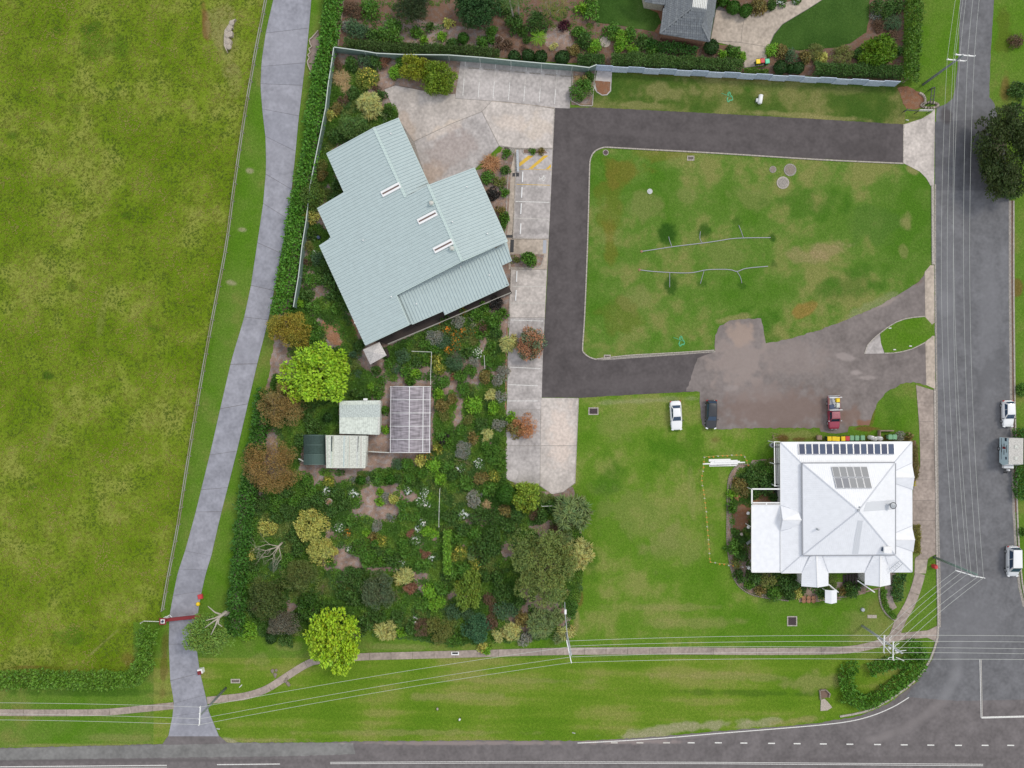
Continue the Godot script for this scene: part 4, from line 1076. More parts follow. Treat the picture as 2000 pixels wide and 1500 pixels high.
func build_hall() -> void:
	var b := thing("hall", "large pale blue-green metal roofed hall in stepped blocks beside the concrete forecourt", "building")
	var west := Plane(P(624, 479, 3.2), P(714, 674, 3.2), P(836, 361, 5.3))
	if west.normal.y < 0:
		west = -west
	var wp := [[730, 249], [638, 299], [672, 375], [620, 406], [647, 464], [624, 479], [714, 674], [799, 634], [774, 576], [902, 510], [836, 361], [792, 385]]
	var w3 := hits(wp, west)
	var ridge2a := on_plane(836, 361, west)
	var ridge2b := on_plane(902, 510, west)
	var ridge1a := on_plane(730, 249, west)
	var ridge1b := on_plane(792, 385, west)
	var along := on_plane(730, 249, west) - on_plane(638, 299, west)
	part(b, "west_roof", ribbed(w3, along, 0.48, 0.24, 0.14), M.roof_hall)
	var e2 := Plane(ridge2a, ridge2b, P(991, 471, ridge2b.y - 1.15))
	if e2.normal.y < 0:
		e2 = -e2
	var e2p := PackedVector3Array([ridge2a, on_plane(926, 327, e2), on_plane(991, 471, e2), ridge2b])
	part(b, "east_roof", ribbed(e2p, on_plane(926, 327, e2) - ridge2a, 0.48, 0.24, 0.14), M.roof_hall)
	var e1 := Plane(ridge1a, ridge1b, P(777.5, 230, ridge1a.y - 0.55))
	if e1.normal.y < 0:
		e1 = -e1
	var e1p := PackedVector3Array([ridge1a, on_plane(777.5, 230, e1), on_plane(837, 360, e1), ridge1b])
	part(b, "north_roof", ribbed(e1p, on_plane(777.5, 230, e1) - ridge1a, 0.48, 0.24, 0.14), M.roof_hall)
	for q in [[ridge1a, ridge1b], [ridge2a, ridge2b]]:
		var g := Geo.new()
		g.beam(q[0] + Vector3(0, 0.05, 0), q[1] + Vector3(0, 0.05, 0), 0.42, 0.09)
		part(b, "ridge_cap", g, M.roof_ridge)
	# low verandah roofs on the south-east side
	var low := Plane(P(774, 576, 3.25), P(902, 510, 3.25), P(868, 614, 2.65))
	if low.normal.y < 0:
		low = -low
	var lp := hits([[768, 571], [905, 500], [967, 484], [994.5, 556], [868, 614.5], [865, 607], [805, 633], [800, 634]], low)
	var fall := on_plane(868, 614, low) - on_plane(838, 543, low)
	part(b, "verandah_roof", ribbed(lp, fall, 0.48, 0.24, 0.14), M.roof_hall)
	var low2 := Plane(P(967, 490, 3.05), P(990, 476, 3.05), P(980, 519, 2.75))
	if low2.normal.y < 0:
		low2 = -low2
	part(b, "porch_roof", ribbed(hits([[966, 486], [990, 472], [999, 510], [980.5, 519]], low2), fall, 0.48, 0.24, 0.14), M.roof_hall)
	# barge along the stepped edge of the main roof
	var g := Geo.new()
	for q in [[w3[6], w3[7]], [w3[7], w3[8]], [w3[8], w3[9]], [e2p[2], e2p[3]]]:
		g = Geo.new()
		g.beam(q[0] - Vector3(0, 0.1, 0), q[1] - Vector3(0, 0.1, 0), 0.14, 0.24)
		part(b, "barge_board", g, M.fascia)
	for q in [[w3[1], w3[2]], [w3[3], w3[4]], [w3[5], w3[6]], [e2p[1], e2p[2]], [e1p[1], e1p[2]], [lp[3], lp[4]], [lp[5], lp[6]]]:
		g = Geo.new()
		g.beam(q[0] - Vector3(0, 0.08, 0), q[1] - Vector3(0, 0.08, 0), 0.16, 0.14)
		part(b, "gutter", g, M.fascia)
	# walls stand under the roofs, set in from the eaves
	part(b, "wall", walls_to_plane(grow(w3, -0.6), west, 0.12), M.wall_cream)
	part(b, "wall", walls_to_plane(grow(e2p, -0.5), e2, 0.14), M.wall_cream)
	part(b, "wall", walls_to_plane(grow(e1p, -0.5), e1, 0.14), M.wall_cream)
	# verandah deck, posts and rail
	var deck := hits([[774, 578], [902, 512], [965, 500], [990, 553], [1000, 572], [868, 626], [757, 672], [712, 662], [795, 630]], Plane(Vector3.UP, 0.45))
	g = Geo.new()
	g.prism(deck, 0.45, 0.0)
	part(b, "verandah_deck", g, M.dark_timber)
	for q in [[990, 556], [930, 583], [870, 610], [808, 634], [760, 655]]:
		var post := Geo.new()
		var p := P(q[0], q[1], 2.6)
		post.beam(Vector3(p.x, 0.4, p.z), Vector3(p.x, 2.66, p.z), 0.12, 0.12)
		part(b, "post", post, M.dark_timber)
	g = Geo.new()
	var r0 := P(757, 672, 1.4)
	var r1 := P(868, 626, 1.4)
	var r2 := P(998, 571, 1.4)
	g.beam(r0, r1, 0.1, 0.08)
	g.beam(r1, r2, 0.1, 0.08)
	g.beam(r0 - Vector3(0, 0.8, 0), r1 - Vector3(0, 0.8, 0), 0.06, 0.06)
	g.beam(r1 - Vector3(0, 0.8, 0), r2 - Vector3(0, 0.8, 0), 0.06, 0.06)
	for i in 14:
		var p := r0.lerp(r2, i / 13.0) if i < 0 else (r0.lerp(r1, i / 6.0) if i <= 6 else r1.lerp(r2, (i - 6) / 7.0))
		g.beam(p, p - Vector3(0, 1.0, 0), 0.06, 0.06)
	part(b, "verandah_rail", g, M.timber_grey)
	# raised roof lights: pale frames round a dark slot
	for q in [[764, 371, 0], [835, 425, 1], [866, 481, 2]]:
		var c := on_plane(q[0], q[1], west)
		var u := along.normalized()
		var s := west.normal.cross(u).normalized()
		var bs := Basis(s, west.normal, u)
		var fr := Geo.new()
		for k in [-1, 1]:
			fr.box(c + s * 0.28 * k + west.normal * 0.14, Vector3(0.3, 0.26, 3.1), bs)
		fr.box(c + u * 1.5 + west.normal * 0.12, Vector3(0.85, 0.2, 0.14), bs)
		fr.box(c - u * 1.5 + west.normal * 0.12, Vector3(0.85, 0.2, 0.14), bs)
		var fn := part(b, "roof_light", fr, M.white)
		var pane := Geo.new()
		pane.box(c + west.normal * 0.06, Vector3(0.26, 0.08, 2.9), bs)
		part(fn, "pane", pane, mat(0.2, 0.13, 0.11, 0.3))
	for q in [[843, 398], [883, 486]]:
		var c := on_plane(q[0], q[1], west)
		var v := Geo.new()
		v.box(c + Vector3(0, 0.12, 0), Vector3(0.75, 0.3, 0.75))
		var bn := part(b, "roof_vent", v, M.roof_ridge)
		var dome := Geo.new()
		dome.lathe(c + Vector3(0, 0.25, 0), [[0.2, 0.0], [0.34, 0.12], [0.36, 0.26], [0.26, 0.42], [0.0, 0.48]], 12)
		part(bn, "turbine", dome, M.offwhite, true)
	for q in [[764, 262, 1], [912, 366, 3], [884, 434, 3], [952, 457, 3], [900, 522, 2], [814, 594, 2], [956, 538, 2], [765, 580, 0], [694, 631, 0], [710, 470, 0]]:
		var c := on_plane(q[0], q[1], [west, e1, low, e2][q[2]])
		var v := Geo.new()
		v.tube(PackedVector3Array([c - Vector3(0, 0.1, 0), c + Vector3(0, 0.35, 0)]), PackedFloat32Array([0.06, 0.06]), 8)
		v.lathe(c + Vector3(0, 0.33, 0), [[0.0, 0.0], [0.11, 0.0], [0.09, 0.08], [0.0, 0.1]], 8)
		part(b, "vent_pipe", v, M.white)
	# small pale pyramid roof by the south corner
	var k := thing("pavilion", "small pavilion with stained white pyramid roof at the hall's south corner", "pavilion")
	var c4 := path([[709, 683], [741, 668], [755, 694], [723, 712]], 2.5)
	var top := (c4[0] + c4[1] + c4[2] + c4[3]) / 4.0 + Vector3(0, 0.75, 0)
	for i in 4:
		var f := Geo.new()
		f.tri(c4[i], c4[(i + 1) % 4], top)
		f.quad(c4[i], c4[(i + 1) % 4], c4[(i + 1) % 4] - Vector3(0, 0.12, 0), c4[i] - Vector3(0, 0.12, 0))
		part(k, "roof_panel", f, M.stain_white if M.has("stain_white") else mat(0.72, 0.68, 0.66, 0.6, "blotch", 0.9, 0.0, "stain", 0.5))
		var post := Geo.new()
		var q := c4[i].lerp(Vector3(top.x, c4[i].y, top.z), 0.1)
		post.beam(Vector3(q.x, 0, q.z), q, 0.1, 0.1)
		part(k, "post", post, M.dark_timber)
	g = Geo.new()
	g.prism(path([[752, 682], [757, 680], [762, 696], [757, 699]]), 0.9, 0.0)
	var crate := part(self, "planter_box", g, M.dark_timber)
	meta(crate, "dark planter box against the east side of the small white pavilion", "planter box")

func quad_roof(parent: Node, called: String, a: Vector3, b: Vector3, c: Vector3, d: Vector3, pitch: float, m: Material) -> void:
	# eave a-b, ridge d-c ; the ribs run from eave to ridge
	var g := Geo.new()
	var n := maxi(2, int(a.distance_to(b) / pitch))
	g.quad(a, b, c, d)
	g.quad(a, b, b - Vector3(0, 0.08, 0), a - Vector3(0, 0.08, 0))
	var nn := (b - a).cross(d - a).normalized()
	if nn.y < 0:
		nn = -nn
	for i in n:
		var t := (i + 0.5) / n
		var p := a.lerp(b, t)
		var q := d.lerp(c, t)
		var s := (b - a).normalized() * 0.035
		g.quad(p - s, q - s, q + nn * 0.018, p + nn * 0.018)
		g.quad(p + s, q + s, q + nn * 0.018, p + nn * 0.018)
	part(parent, called, g, m)

func rib_face(parent: Node, called: String, pts: PackedVector3Array, down: Vector3, m: Material) -> void:
	part(parent, called, ribbed(pts, down, 0.3, 0.07, 0.018), m)

func gablet(b: Node, inn: Array, outn: Array, rout: Array, rin: Array, outs: Array, ins: Array, he: float, hr: float) -> void:
	var a := P(inn[0], inn[1], he + 0.75)
	var c := P(outn[0], outn[1], he)
	var d := P(rout[0], rout[1], hr)
	var e := P(rin[0], rin[1], hr)
	var f := P(outs[0], outs[1], he)
	var h := P(ins[0], ins[1], he + 0.75)
	var side := (c - f)
	side.y = 0
	for q in [[a, c, d, e], [h, f, d, e]]:
		var g := Geo.new()
		g.tri(q[0], q[1], q[2])
		g.tri(q[0], q[2], q[3])
		g.quad(q[1], q[2], q[2] - Vector3(0, 0.1, 0), q[1] - Vector3(0, 0.1, 0))
		for i in range(1, 8):
			var t := i / 8.0
			var r0: Vector3 = q[0].lerp(q[1], t)
			var r1: Vector3 = q[3].lerp(q[2], t)
			g.beam(r0 + Vector3(0, 0.005, 0), r1 + Vector3(0, 0.005, 0), 0.05, 0.02)
		part(b, "gablet_roof", g, M.white_metal)
	for q in [[a, c], [h, f]]:
		var vf := Geo.new()
		vf.beam(q[0] + Vector3(0, 0.02, 0), q[1] + Vector3(0, 0.02, 0), 0.1, 0.04)
		part(b, "valley_flashing", vf, M.hip)
	var w := Geo.new()
	var back := (e - d)
	back.y = 0
	back = back.normalized() * 0.25
	w.tri(c + back, f + back, d + back - Vector3(0, 0.12, 0))
	w.quad(c + back, f + back, Vector3(f.x, 0.0, f.z) + back, Vector3(c.x, 0.0, c.z) + back)
	part(b, "gable_wall", w, M.wall_white)
	var r := Geo.new()
	r.beam(e + Vector3(0, 0.02, 0), d + Vector3(0, 0.02, 0), 0.18, 0.05)
	part(b, "ridge_cap", r, M.white)

func build_white_house() -> void:
	var b := thing("white_house", "white weatherboard house with stepped white metal pyramid roof and rooftop solar panels", "house")
	var he := 3.3
	var hm := 4.25
	var o := path([[1524.5, 864], [1781, 863], [1781.5, 1117], [1526, 1119]], he)
	var u := path([[1567.5, 905.5], [1748, 904.5], [1748, 1083], [1569, 1084]], hm + 0.25)
	var apex := P(1677, 997.5, 7.6)
	var mid := (u[0] + u[2]) * 0.5
	var inr := PackedVector3Array()
	for p in u:
		inr.append(Vector3(lerpf(p.x, mid.x, 0.05), hm, lerpf(p.z, mid.z, 0.05)))
	for i in 4:
		var j := (i + 1) % 4
		var out := (o[i] + o[j]) * 0.5 - mid
		out.y = 0
		rib_face(b, "verandah_roof", PackedVector3Array([o[i], o[j], inr[j], inr[i]]), out + Vector3(0, -out.length() * 0.2, 0), M.white_metal)
		rib_face(b, "roof", PackedVector3Array([u[i], u[j], apex]), (u[i] + u[j]) * 0.5 - apex, M.white_metal)
	for i in 4:
		var j := (i + 1) % 4
		var g := Geo.new()
		g.beam(u[i] + Vector3(0, 0.03, 0), apex + Vector3(0, 0.03, 0), 0.16, 0.05)
		part(b, "hip_cap", g, M.hip)
		g = Geo.new()
		g.beam(inr[i] + Vector3(0, 0.03, 0), o[i] + Vector3(0, 0.03, 0), 0.14, 0.05)
		part(b, "hip_cap", g, M.hip)
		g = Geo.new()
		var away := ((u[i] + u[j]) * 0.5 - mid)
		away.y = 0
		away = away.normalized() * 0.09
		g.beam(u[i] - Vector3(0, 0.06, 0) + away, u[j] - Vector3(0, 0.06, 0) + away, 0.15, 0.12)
		part(b, "gutter", g, M.gutter_shade)
		g = Geo.new()
		g.beam(o[i] - Vector3(0, 0.06, 0), o[j] - Vector3(0, 0.06, 0), 0.14, 0.12)
		part(b, "gutter", g, M.white)
	# panels of newer sheeting
	for q in [[[[1675, 1016], [1685, 1017], [1676, 1082], [1664, 1082]], 2], [[[1692, 981], [1747, 976], [1747, 995], [1686, 999]], 1]]:
		var pl := Plane(u[q[1]], u[(q[1] + 1) % 4], apex)
		if pl.normal.y < 0:
			pl = -pl
		var pts := hits(q[0], pl)
		for i in pts.size():
			pts[i] += pl.normal * 0.028
		part(b, "roof_sheet", ribbed(pts, (u[q[1]] + u[(q[1] + 1) % 4]) * 0.5 - apex, 0.3, 0.07, 0.018), M.old_sheet)
	gablet(b, [1749, 919], [1781, 904], [1786, 932], [1749, 932], [1783, 956], [1750, 945], he, hm + 0.15)
	gablet(b, [1750, 1040], [1781, 1027], [1787, 1054], [1750, 1054], [1784, 1077], [1750, 1066], he, hm + 0.15)
	gablet(b, [1566, 1000], [1525, 987], [1529, 1015], [1566, 1015], [1525, 1037], [1566, 1026], he, hm + 0.15)
	s_gable(b, [[1582, 1087], [1566, 1118], [1565, 1145], [1597.5, 1147.5], [1595, 1085], [1606, 1086], [1618, 1118], [1618, 1144]], he, hm)
	s_gable(b, [[1706, 1085], [1689, 1118], [1689, 1142], [1719.5, 1146], [1720, 1085], [1728, 1085], [1738, 1112], [1739.5, 1142]], he, hm)
	# walls
	var ow := PackedVector3Array()
	for p in o:
		ow.append(Vector3(p.x, 0, p.z))
	part(b, "wall", wall_ring(grow(ow, -0.5), he - 0.02), M.wall_white)
	var uw := PackedVector3Array()
	for p in inr:
		uw.append(Vector3(p.x, 0, p.z))
	part(b, "wall", wall_ring(grow(uw, -0.1), hm + 0.16, 3.0), M.wall_white)
	# flat carport roof on the west side, with an open frame beyond it
	var f := path([[1468, 986], [1524, 986], [1524, 1117], [1468, 1117]], 3.1)
	var g := Geo.new()
	g.prism(f, 3.1, 2.98)
	var flat := part(b, "flat_roof", g, M.white_metal)
	g = Geo.new()
	for i in 4:
		g.beam(f[i] + Vector3(0, 0.05, 0), f[(i + 1) % 4] + Vector3(0, 0.05, 0), 0.14, 0.12)
	part(flat, "parapet", g, M.white)
	g = Geo.new()
	var fr := path([[1468.5, 955], [1524, 955], [1524, 984], [1468.5, 984]], 3.1)
	g.beam(fr[0], fr[1], 0.2, 0.14)
	g.beam(fr[0], fr[3], 0.2, 0.14)
	g.beam(P(1468, 982, 3.1), P(1524, 982, 3.1), 0.2, 0.14)
	g.beam(P(1497, 982, 3.1), P(1497, 986, 3.1), 0.16, 0.12)
	part(b, "pergola_frame", g, M.white)
	for q in [[1469, 956], [1469, 1030], [1469, 1115]]:
		var post := Geo.new()
		var p := P(q[0], q[1], 3.0)
		post.beam(Vector3(p.x, 0, p.z), Vector3(p.x, 3.05, p.z), 0.09, 0.09)
		part(b, "post", post, M.white)
	g = Geo.new()
	g.prism(path([[1512, 955], [1526, 955], [1526, 984], [1512, 984]]), 0.5, 0.0)
	part(b, "step", g, M.charcoal)
	# narrow side stair landing along the north-west edge, seen through its rails
	g = Geo.new()
	g.prism(path([[1512, 866], [1530, 866], [1530, 954], [1513, 954]]), 0.6, 0.0)
	var land := part(b, "side_landing", g, M.dark_timber)
	for q in [[1512.5, 862, 1513.5, 950], [1517, 866, 1517.5, 945], [1520.5, 866, 1521, 945]]:
		var rail := Geo.new()
		rail.beam(P(q[0], q[1], 2.7), P(q[2], q[3], 2.7), 0.14 if q[0] < 1514 else 0.06, 0.1)
		part(land, "rail", rail, M.white)
	for y in [863, 873, 906, 949]:
		var rail := Geo.new()
		rail.beam(P(1512, y, 2.7), P(1524, y, 2.75), 0.12, 0.1)
		part(land, "rail", rail, M.white if y in [863, 949] else M.charcoal)
	for y in [864, 906, 948]:
		var post := Geo.new()
		var p := P(1513, y, 2.7)
		post.beam(Vector3(p.x, 0, p.z), p, 0.12, 0.12)
		part(land, "post", post, M.white)
	# service strip along the north wall
	g = Geo.new()
	g.prism(path([[1527, 868], [1780, 866], [1780, 872], [1527, 874]]), 0.25, 0.0)
	part(b, "plinth", g, M.stone_dark)
	# solar panels
	var arr := Node3D.new()
	arr.name = "solar_array"
	b.add_child(arr, true)
	var pn := Plane(o[0], o[1], inr[0])
	if pn.normal.y < 0:
		pn = -pn
	for i in 14:
		var x0 := 1559.0 + i * 13.37
		var pts := hits([[x0, 867.5], [x0 + 12.0, 867.4], [x0 + 13.0, 887.3], [x0 + 0.9, 887.4]], pn)
		solar(arr, pts, pn.normal, [M.panel_blue, M.panel_blue_b][i % 2 if i % 5 else 0])
	var pu := Plane(u[0], u[1], apex)
	if pu.normal.y < 0:
		pu = -pu
	for r in 2:
		for i in 5:
			var x0 := 1623.5 + i * 14.0 + r * 5.2
			var y0 := 912.5 + r * 21.6
			var pts := hits([[x0, y0], [x0 + 12.8, y0], [x0 + 17.4, y0 + 19.5], [x0 + 4.6, y0 + 19.7]], pu)
			solar(arr, pts, pu.normal, M.panel_grey if r == 0 or i > 1 else M.panel_grey_b)
	# flue, cooler box, vents, ladder
	var fb := P(1737, 985, 5.0)
	g = Geo.new()
	g.tube(PackedVector3Array([fb - Vector3(0, 0.6, 0), fb + Vector3(0, 0.9, 0)]), PackedFloat32Array([0.14, 0.14]), 10)
	var flue := part(b, "flue", g, M.galv, true)
	g = Geo.new()
	g.lathe(fb + Vector3(0, 0.9, 0), [[0.16, 0.0], [0.46, 0.02], [0.48, 0.16], [0.4, 0.2], [0.0, 0.26]], 16)
	part(flue, "cowl", g, M.galv)
	g = Geo.new()
	g.tube(ring_pts(fb + Vector3(0, 1.08, 0), 0.46, 18), radii(19, 0.05), 6)
	part(flue, "cowl_rim", g, M.charcoal, true)
	var cb := P(1730, 1072, 4.9)
	g = Geo.new()
	g.box(cb + Vector3(0, 0.2, 0), Vector3(1.15, 0.9, 0.95))
	var cooler := part(b, "cooler_box", g, M.white)
	g = Geo.new()
	g.box(cb + Vector3(-0.62, 0.1, 0), Vector3(0.1, 0.5, 0.6))
	part(cooler, "grille", g, M.glass_blue)
	for q in [[1597, 1034, 5.6, 0.14], [1678, 990, 7.3, 0.1], [1675.5, 996, 7.5, 0.16], [1652, 972, 6.4, 0.08]]:
		var v := Geo.new()
		var p := P(q[0], q[1], q[2])
		v.tube(PackedVector3Array([p - Vector3(0, 0.5, 0), p + Vector3(0, 0.3, 0)]), PackedFloat32Array([q[3], q[3]]), 10)
		part(b, "vent_pipe", v, M.galv, true)
	g = Geo.new()
	for q in [[1737, 1112, 1756, 1096], [1744, 1118, 1763, 1101]]:
		g.beam(P(q[0], q[1], 4.05), P(q[2], q[3], 4.1), 0.06, 0.06)
	for i in 6:
		var t := i / 5.0
		g.beam(P(lerpf(1737, 1756, t), lerpf(1112, 1096, t), 4.08), P(lerpf(1744, 1763, t), lerpf(1118, 1101, t), 4.1), 0.05, 0.05)
	part(b, "roof_ladder", g, M.galv)
	# front stairs rails and porch hood
	for q in [[1618, 1141, 2.4, 1637, 1156.5, 1.0], [1675, 1134, 2.4, 1708, 1156.5, 1.0]]:
		var rail := Geo.new()
		rail.beam(P(q[0], q[1], q[2]), P(q[3], q[4], q[5]), 0.16, 0.12)
		var e := P(q[3], q[4], q[5])
		rail.beam(Vector3(e.x, 0, e.z), e, 0.14, 0.14)
		part(b, "stair_rail", rail, M.white)
	for i in 5:
		var st := Geo.new()
		st.box(P(1668 - i * 5, 1131 + i * 1.2) + Vector3(0, 0.75 - i * 0.15, 0), Vector3(0.38, 0.05, 2.2))
		part(b, "stair_tread", st, M.dark_timber)
	# small gabled kiosk on the path
	var k := thing("noticeboard", "small white gabled notice shelter on the lawn edge south of the white house", "notice shelter")
	var r0 := P(1624, 1153, 2.3)
	var r1 := P(1624, 1179.5, 2.3)
	for s in [-1, 1]:
		var e0 := P(1624 + s * (12.5 if s < 0 else 10.5), 1152, 1.95)
		var e1 := P(1624 + s * (12.5 if s < 0 else 10.5), 1177, 1.95)
		var pg := Geo.new()
		pg.quad(r0, r1, e1, e0)
		pg.quad(e0, e1, e1 - Vector3(0, 0.06, 0), e0 - Vector3(0, 0.06, 0))
		part(k, "roof_panel", pg, M.white_metal)
		for z in [e0, e1]:
			var post := Geo.new()
			var q := Vector3(lerpf(z.x, r0.x, 0.2), 0, lerpf(z.z, (r0.z + r1.z) * 0.5, 0.15))
			post.beam(q, q + Vector3(0, 2.0, 0), 0.09, 0.09)
			part(k, "post", post, M.white)
	g = Geo.new()
	g.box(P(1624, 1165) + Vector3(0, 1.2, 0), Vector3(1.5, 0.9, 0.06))
	part(k, "board", g, M.timber)

func ring_pts(c: Vector3, r: float, n: int) -> PackedVector3Array:
	var o := PackedVector3Array()
	for i in n + 1:
		o.append(c + Vector3(cos(TAU * i / n) * r, 0, sin(TAU * i / n) * r))
	return o

func radii(n: int, r: float) -> PackedFloat32Array:
	var o := PackedFloat32Array()
	o.resize(n)
	o.fill(r)
	return o

func solar(parent: Node, pts: PackedVector3Array, nrm: Vector3, m: Material) -> void:
	var g := Geo.new()
	var up := PackedVector3Array()
	for p in pts:
		up.append(p + nrm * 0.16)
	g.face(up)
	for i in 4:
		g.quad(up[i], up[(i + 1) % 4], up[(i + 1) % 4] - nrm * 0.05, up[i] - nrm * 0.05)
	var n := part(parent, "solar_panel", g, m)
	var f := Geo.new()
	for i in 4:
		f.beam(up[i] + nrm * 0.006, up[(i + 1) % 4] + nrm * 0.006, 0.05, 0.05)
	for i in [0, 1]:
		f.beam(pts[i], up[i], 0.05, 0.05)
		f.beam(pts[i + 2], up[i + 2], 0.05, 0.05)
	part(n, "frame", f, M.alu)

func s_gable(b: Node, q: Array, he: float, hm: float) -> void:
	var li := P(q[0][0], q[0][1], hm - 0.05)
	var lv := P(q[1][0], q[1][1], he)
	var lo := P(q[2][0], q[2][1], he)
	var ro := P(q[3][0], q[3][1], hm + 0.05)
	var ri := P(q[4][0], q[4][1], hm + 0.08)
	var ei := P(q[5][0], q[5][1], hm - 0.05)
	var ev := P(q[6][0], q[6][1], he)
	var eo := P(q[7][0], q[7][1], he)
	for f in [[li, lv, lo, ro, ri], [ei, ev, eo, ro, ri]]:
		var g := Geo.new()
		g.tri(f[0], f[1], f[4])
		g.tri(f[1], f[3], f[4])
		g.tri(f[1], f[2], f[3])
		g.quad(f[2], f[3], f[3] - Vector3(0, 0.1, 0), f[2] - Vector3(0, 0.1, 0))
		for i in range(1, 14):
			var t := i / 14.0
			var e0: Vector3 = f[0].lerp(f[1], t * 2.0) if t < 0.5 else f[1].lerp(f[2], t * 2.0 - 1.0)
			var e1: Vector3 = f[4].lerp(f[3], t)
			g.beam(e0 + Vector3(0, 0.005, 0), e1 + Vector3(0, 0.005, 0), 0.05, 0.02)
		part(b, "gable_roof", g, M.white_metal)
	for e2 in [[li, lv], [ei, ev]]:
		var vf := Geo.new()
		vf.beam(e2[0] + Vector3(0, 0.02, 0), e2[1] + Vector3(0, 0.02, 0), 0.1, 0.04)
		part(b, "valley_flashing", vf, M.hip)
	var r := Geo.new()
	r.beam(ri + Vector3(0, 0.02, 0), ro + Vector3(0, 0.02, 0), 0.2, 0.05)
	part(b, "ridge_cap", r, M.white)
	var w := Geo.new()
	var back := Vector3(0, 0, -0.3)
	w.tri(lo + back, eo + back, ro + back - Vector3(0, 0.12, 0))
	w.quad(lo + back, eo + back, Vector3(eo.x, 0, eo.z) + back, Vector3(lo.x, 0, lo.z) + back)
	w.quad(lo + back + Vector3(0.3, 0, 0), Vector3(lo.x + 0.3, 0, lo.z) + back, Vector3(lv.x + 0.3, 0, lv.z), lv + Vector3(0.3, 0, 0))
	w.quad(eo + back - Vector3(0.3, 0, 0), Vector3(eo.x - 0.3, 0, eo.z) + back, Vector3(ev.x - 0.3, 0, ev.z), ev - Vector3(0.3, 0, 0))
	part(b, "gable_wall", w, M.wall_white)

func tiled(parent: Node, called: String, pts: PackedVector3Array, down: Vector3) -> void:
	# tile courses: each overlaps the one below by a real step
	var nrm := (pts[1] - pts[0]).cross(pts[2] - pts[0]).normalized()
	if nrm.y < 0:
		nrm = -nrm
	var t := (down - nrm * down.dot(nrm)).normalized()
	var s := nrm.cross(t)
	var o := pts[0]
	var base := Geo.new()
	base.face(pts)
	for i in pts.size():
		base.quad(pts[i], pts[(i + 1) % pts.size()], pts[(i + 1) % pts.size()] - Vector3(0, 0.15, 0), pts[i] - Vector3(0, 0.15, 0))
	var roof := part(parent, called, base, M.tile)
	var lo := INF
	var hi := -INF
	for p in pts:
		lo = minf(lo, (p - o).dot(t))
		hi = maxf(hi, (p - o).dot(t))
	var pitch := 0.34
	var x := lo
	var row := 0
	while x < hi - 0.05:
		var cuts := []
		var xm := x + pitch * 0.5
		for i in pts.size():
			var a := pts[i] - o
			var b := pts[(i + 1) % pts.size()] - o
			var sa := a.dot(t) - xm
			var sb := b.dot(t) - xm
			if (sa < 0.0) != (sb < 0.0):
				cuts.append(lerpf(a.dot(s), b.dot(s), sa / (sa - sb)))
		cuts.sort()
		if cuts.size() >= 2:
			var g := Geo.new()
			var y: float = cuts[0] + (0.15 if row % 2 else 0.0)
			while y < cuts[-1] - 0.1:
				var w := minf(0.3, cuts[-1] - y)
				var j := rng.randf_range(0.0, 0.012)
				var p0 := o + s * (y + 0.012) + t * x + nrm * 0.012
				var p1 := o + s * (y + w - 0.012) + t * x + nrm * 0.012
				var q1 := o + s * (y + w - 0.012) + t * (x + pitch) + nrm * (0.05 + j)
				var q0 := o + s * (y + 0.012) + t * (x + pitch) + nrm * (0.05 + j)
				var mid0 := (p0 + p1) * 0.5 + nrm * 0.03
				var mid1 := (q0 + q1) * 0.5 + nrm * 0.03
				g.quad(p0, mid0, mid1, q0)
				g.quad(mid0, p1, q1, mid1)
				g.quad(q0, q1, q1 - nrm * 0.04, q0 - nrm * 0.04)
				y += 0.3
			if g.v.size():
				part(roof, "tile_course", g, M.tile if row % 3 else M.tile_b)
		x += pitch
		row += 1

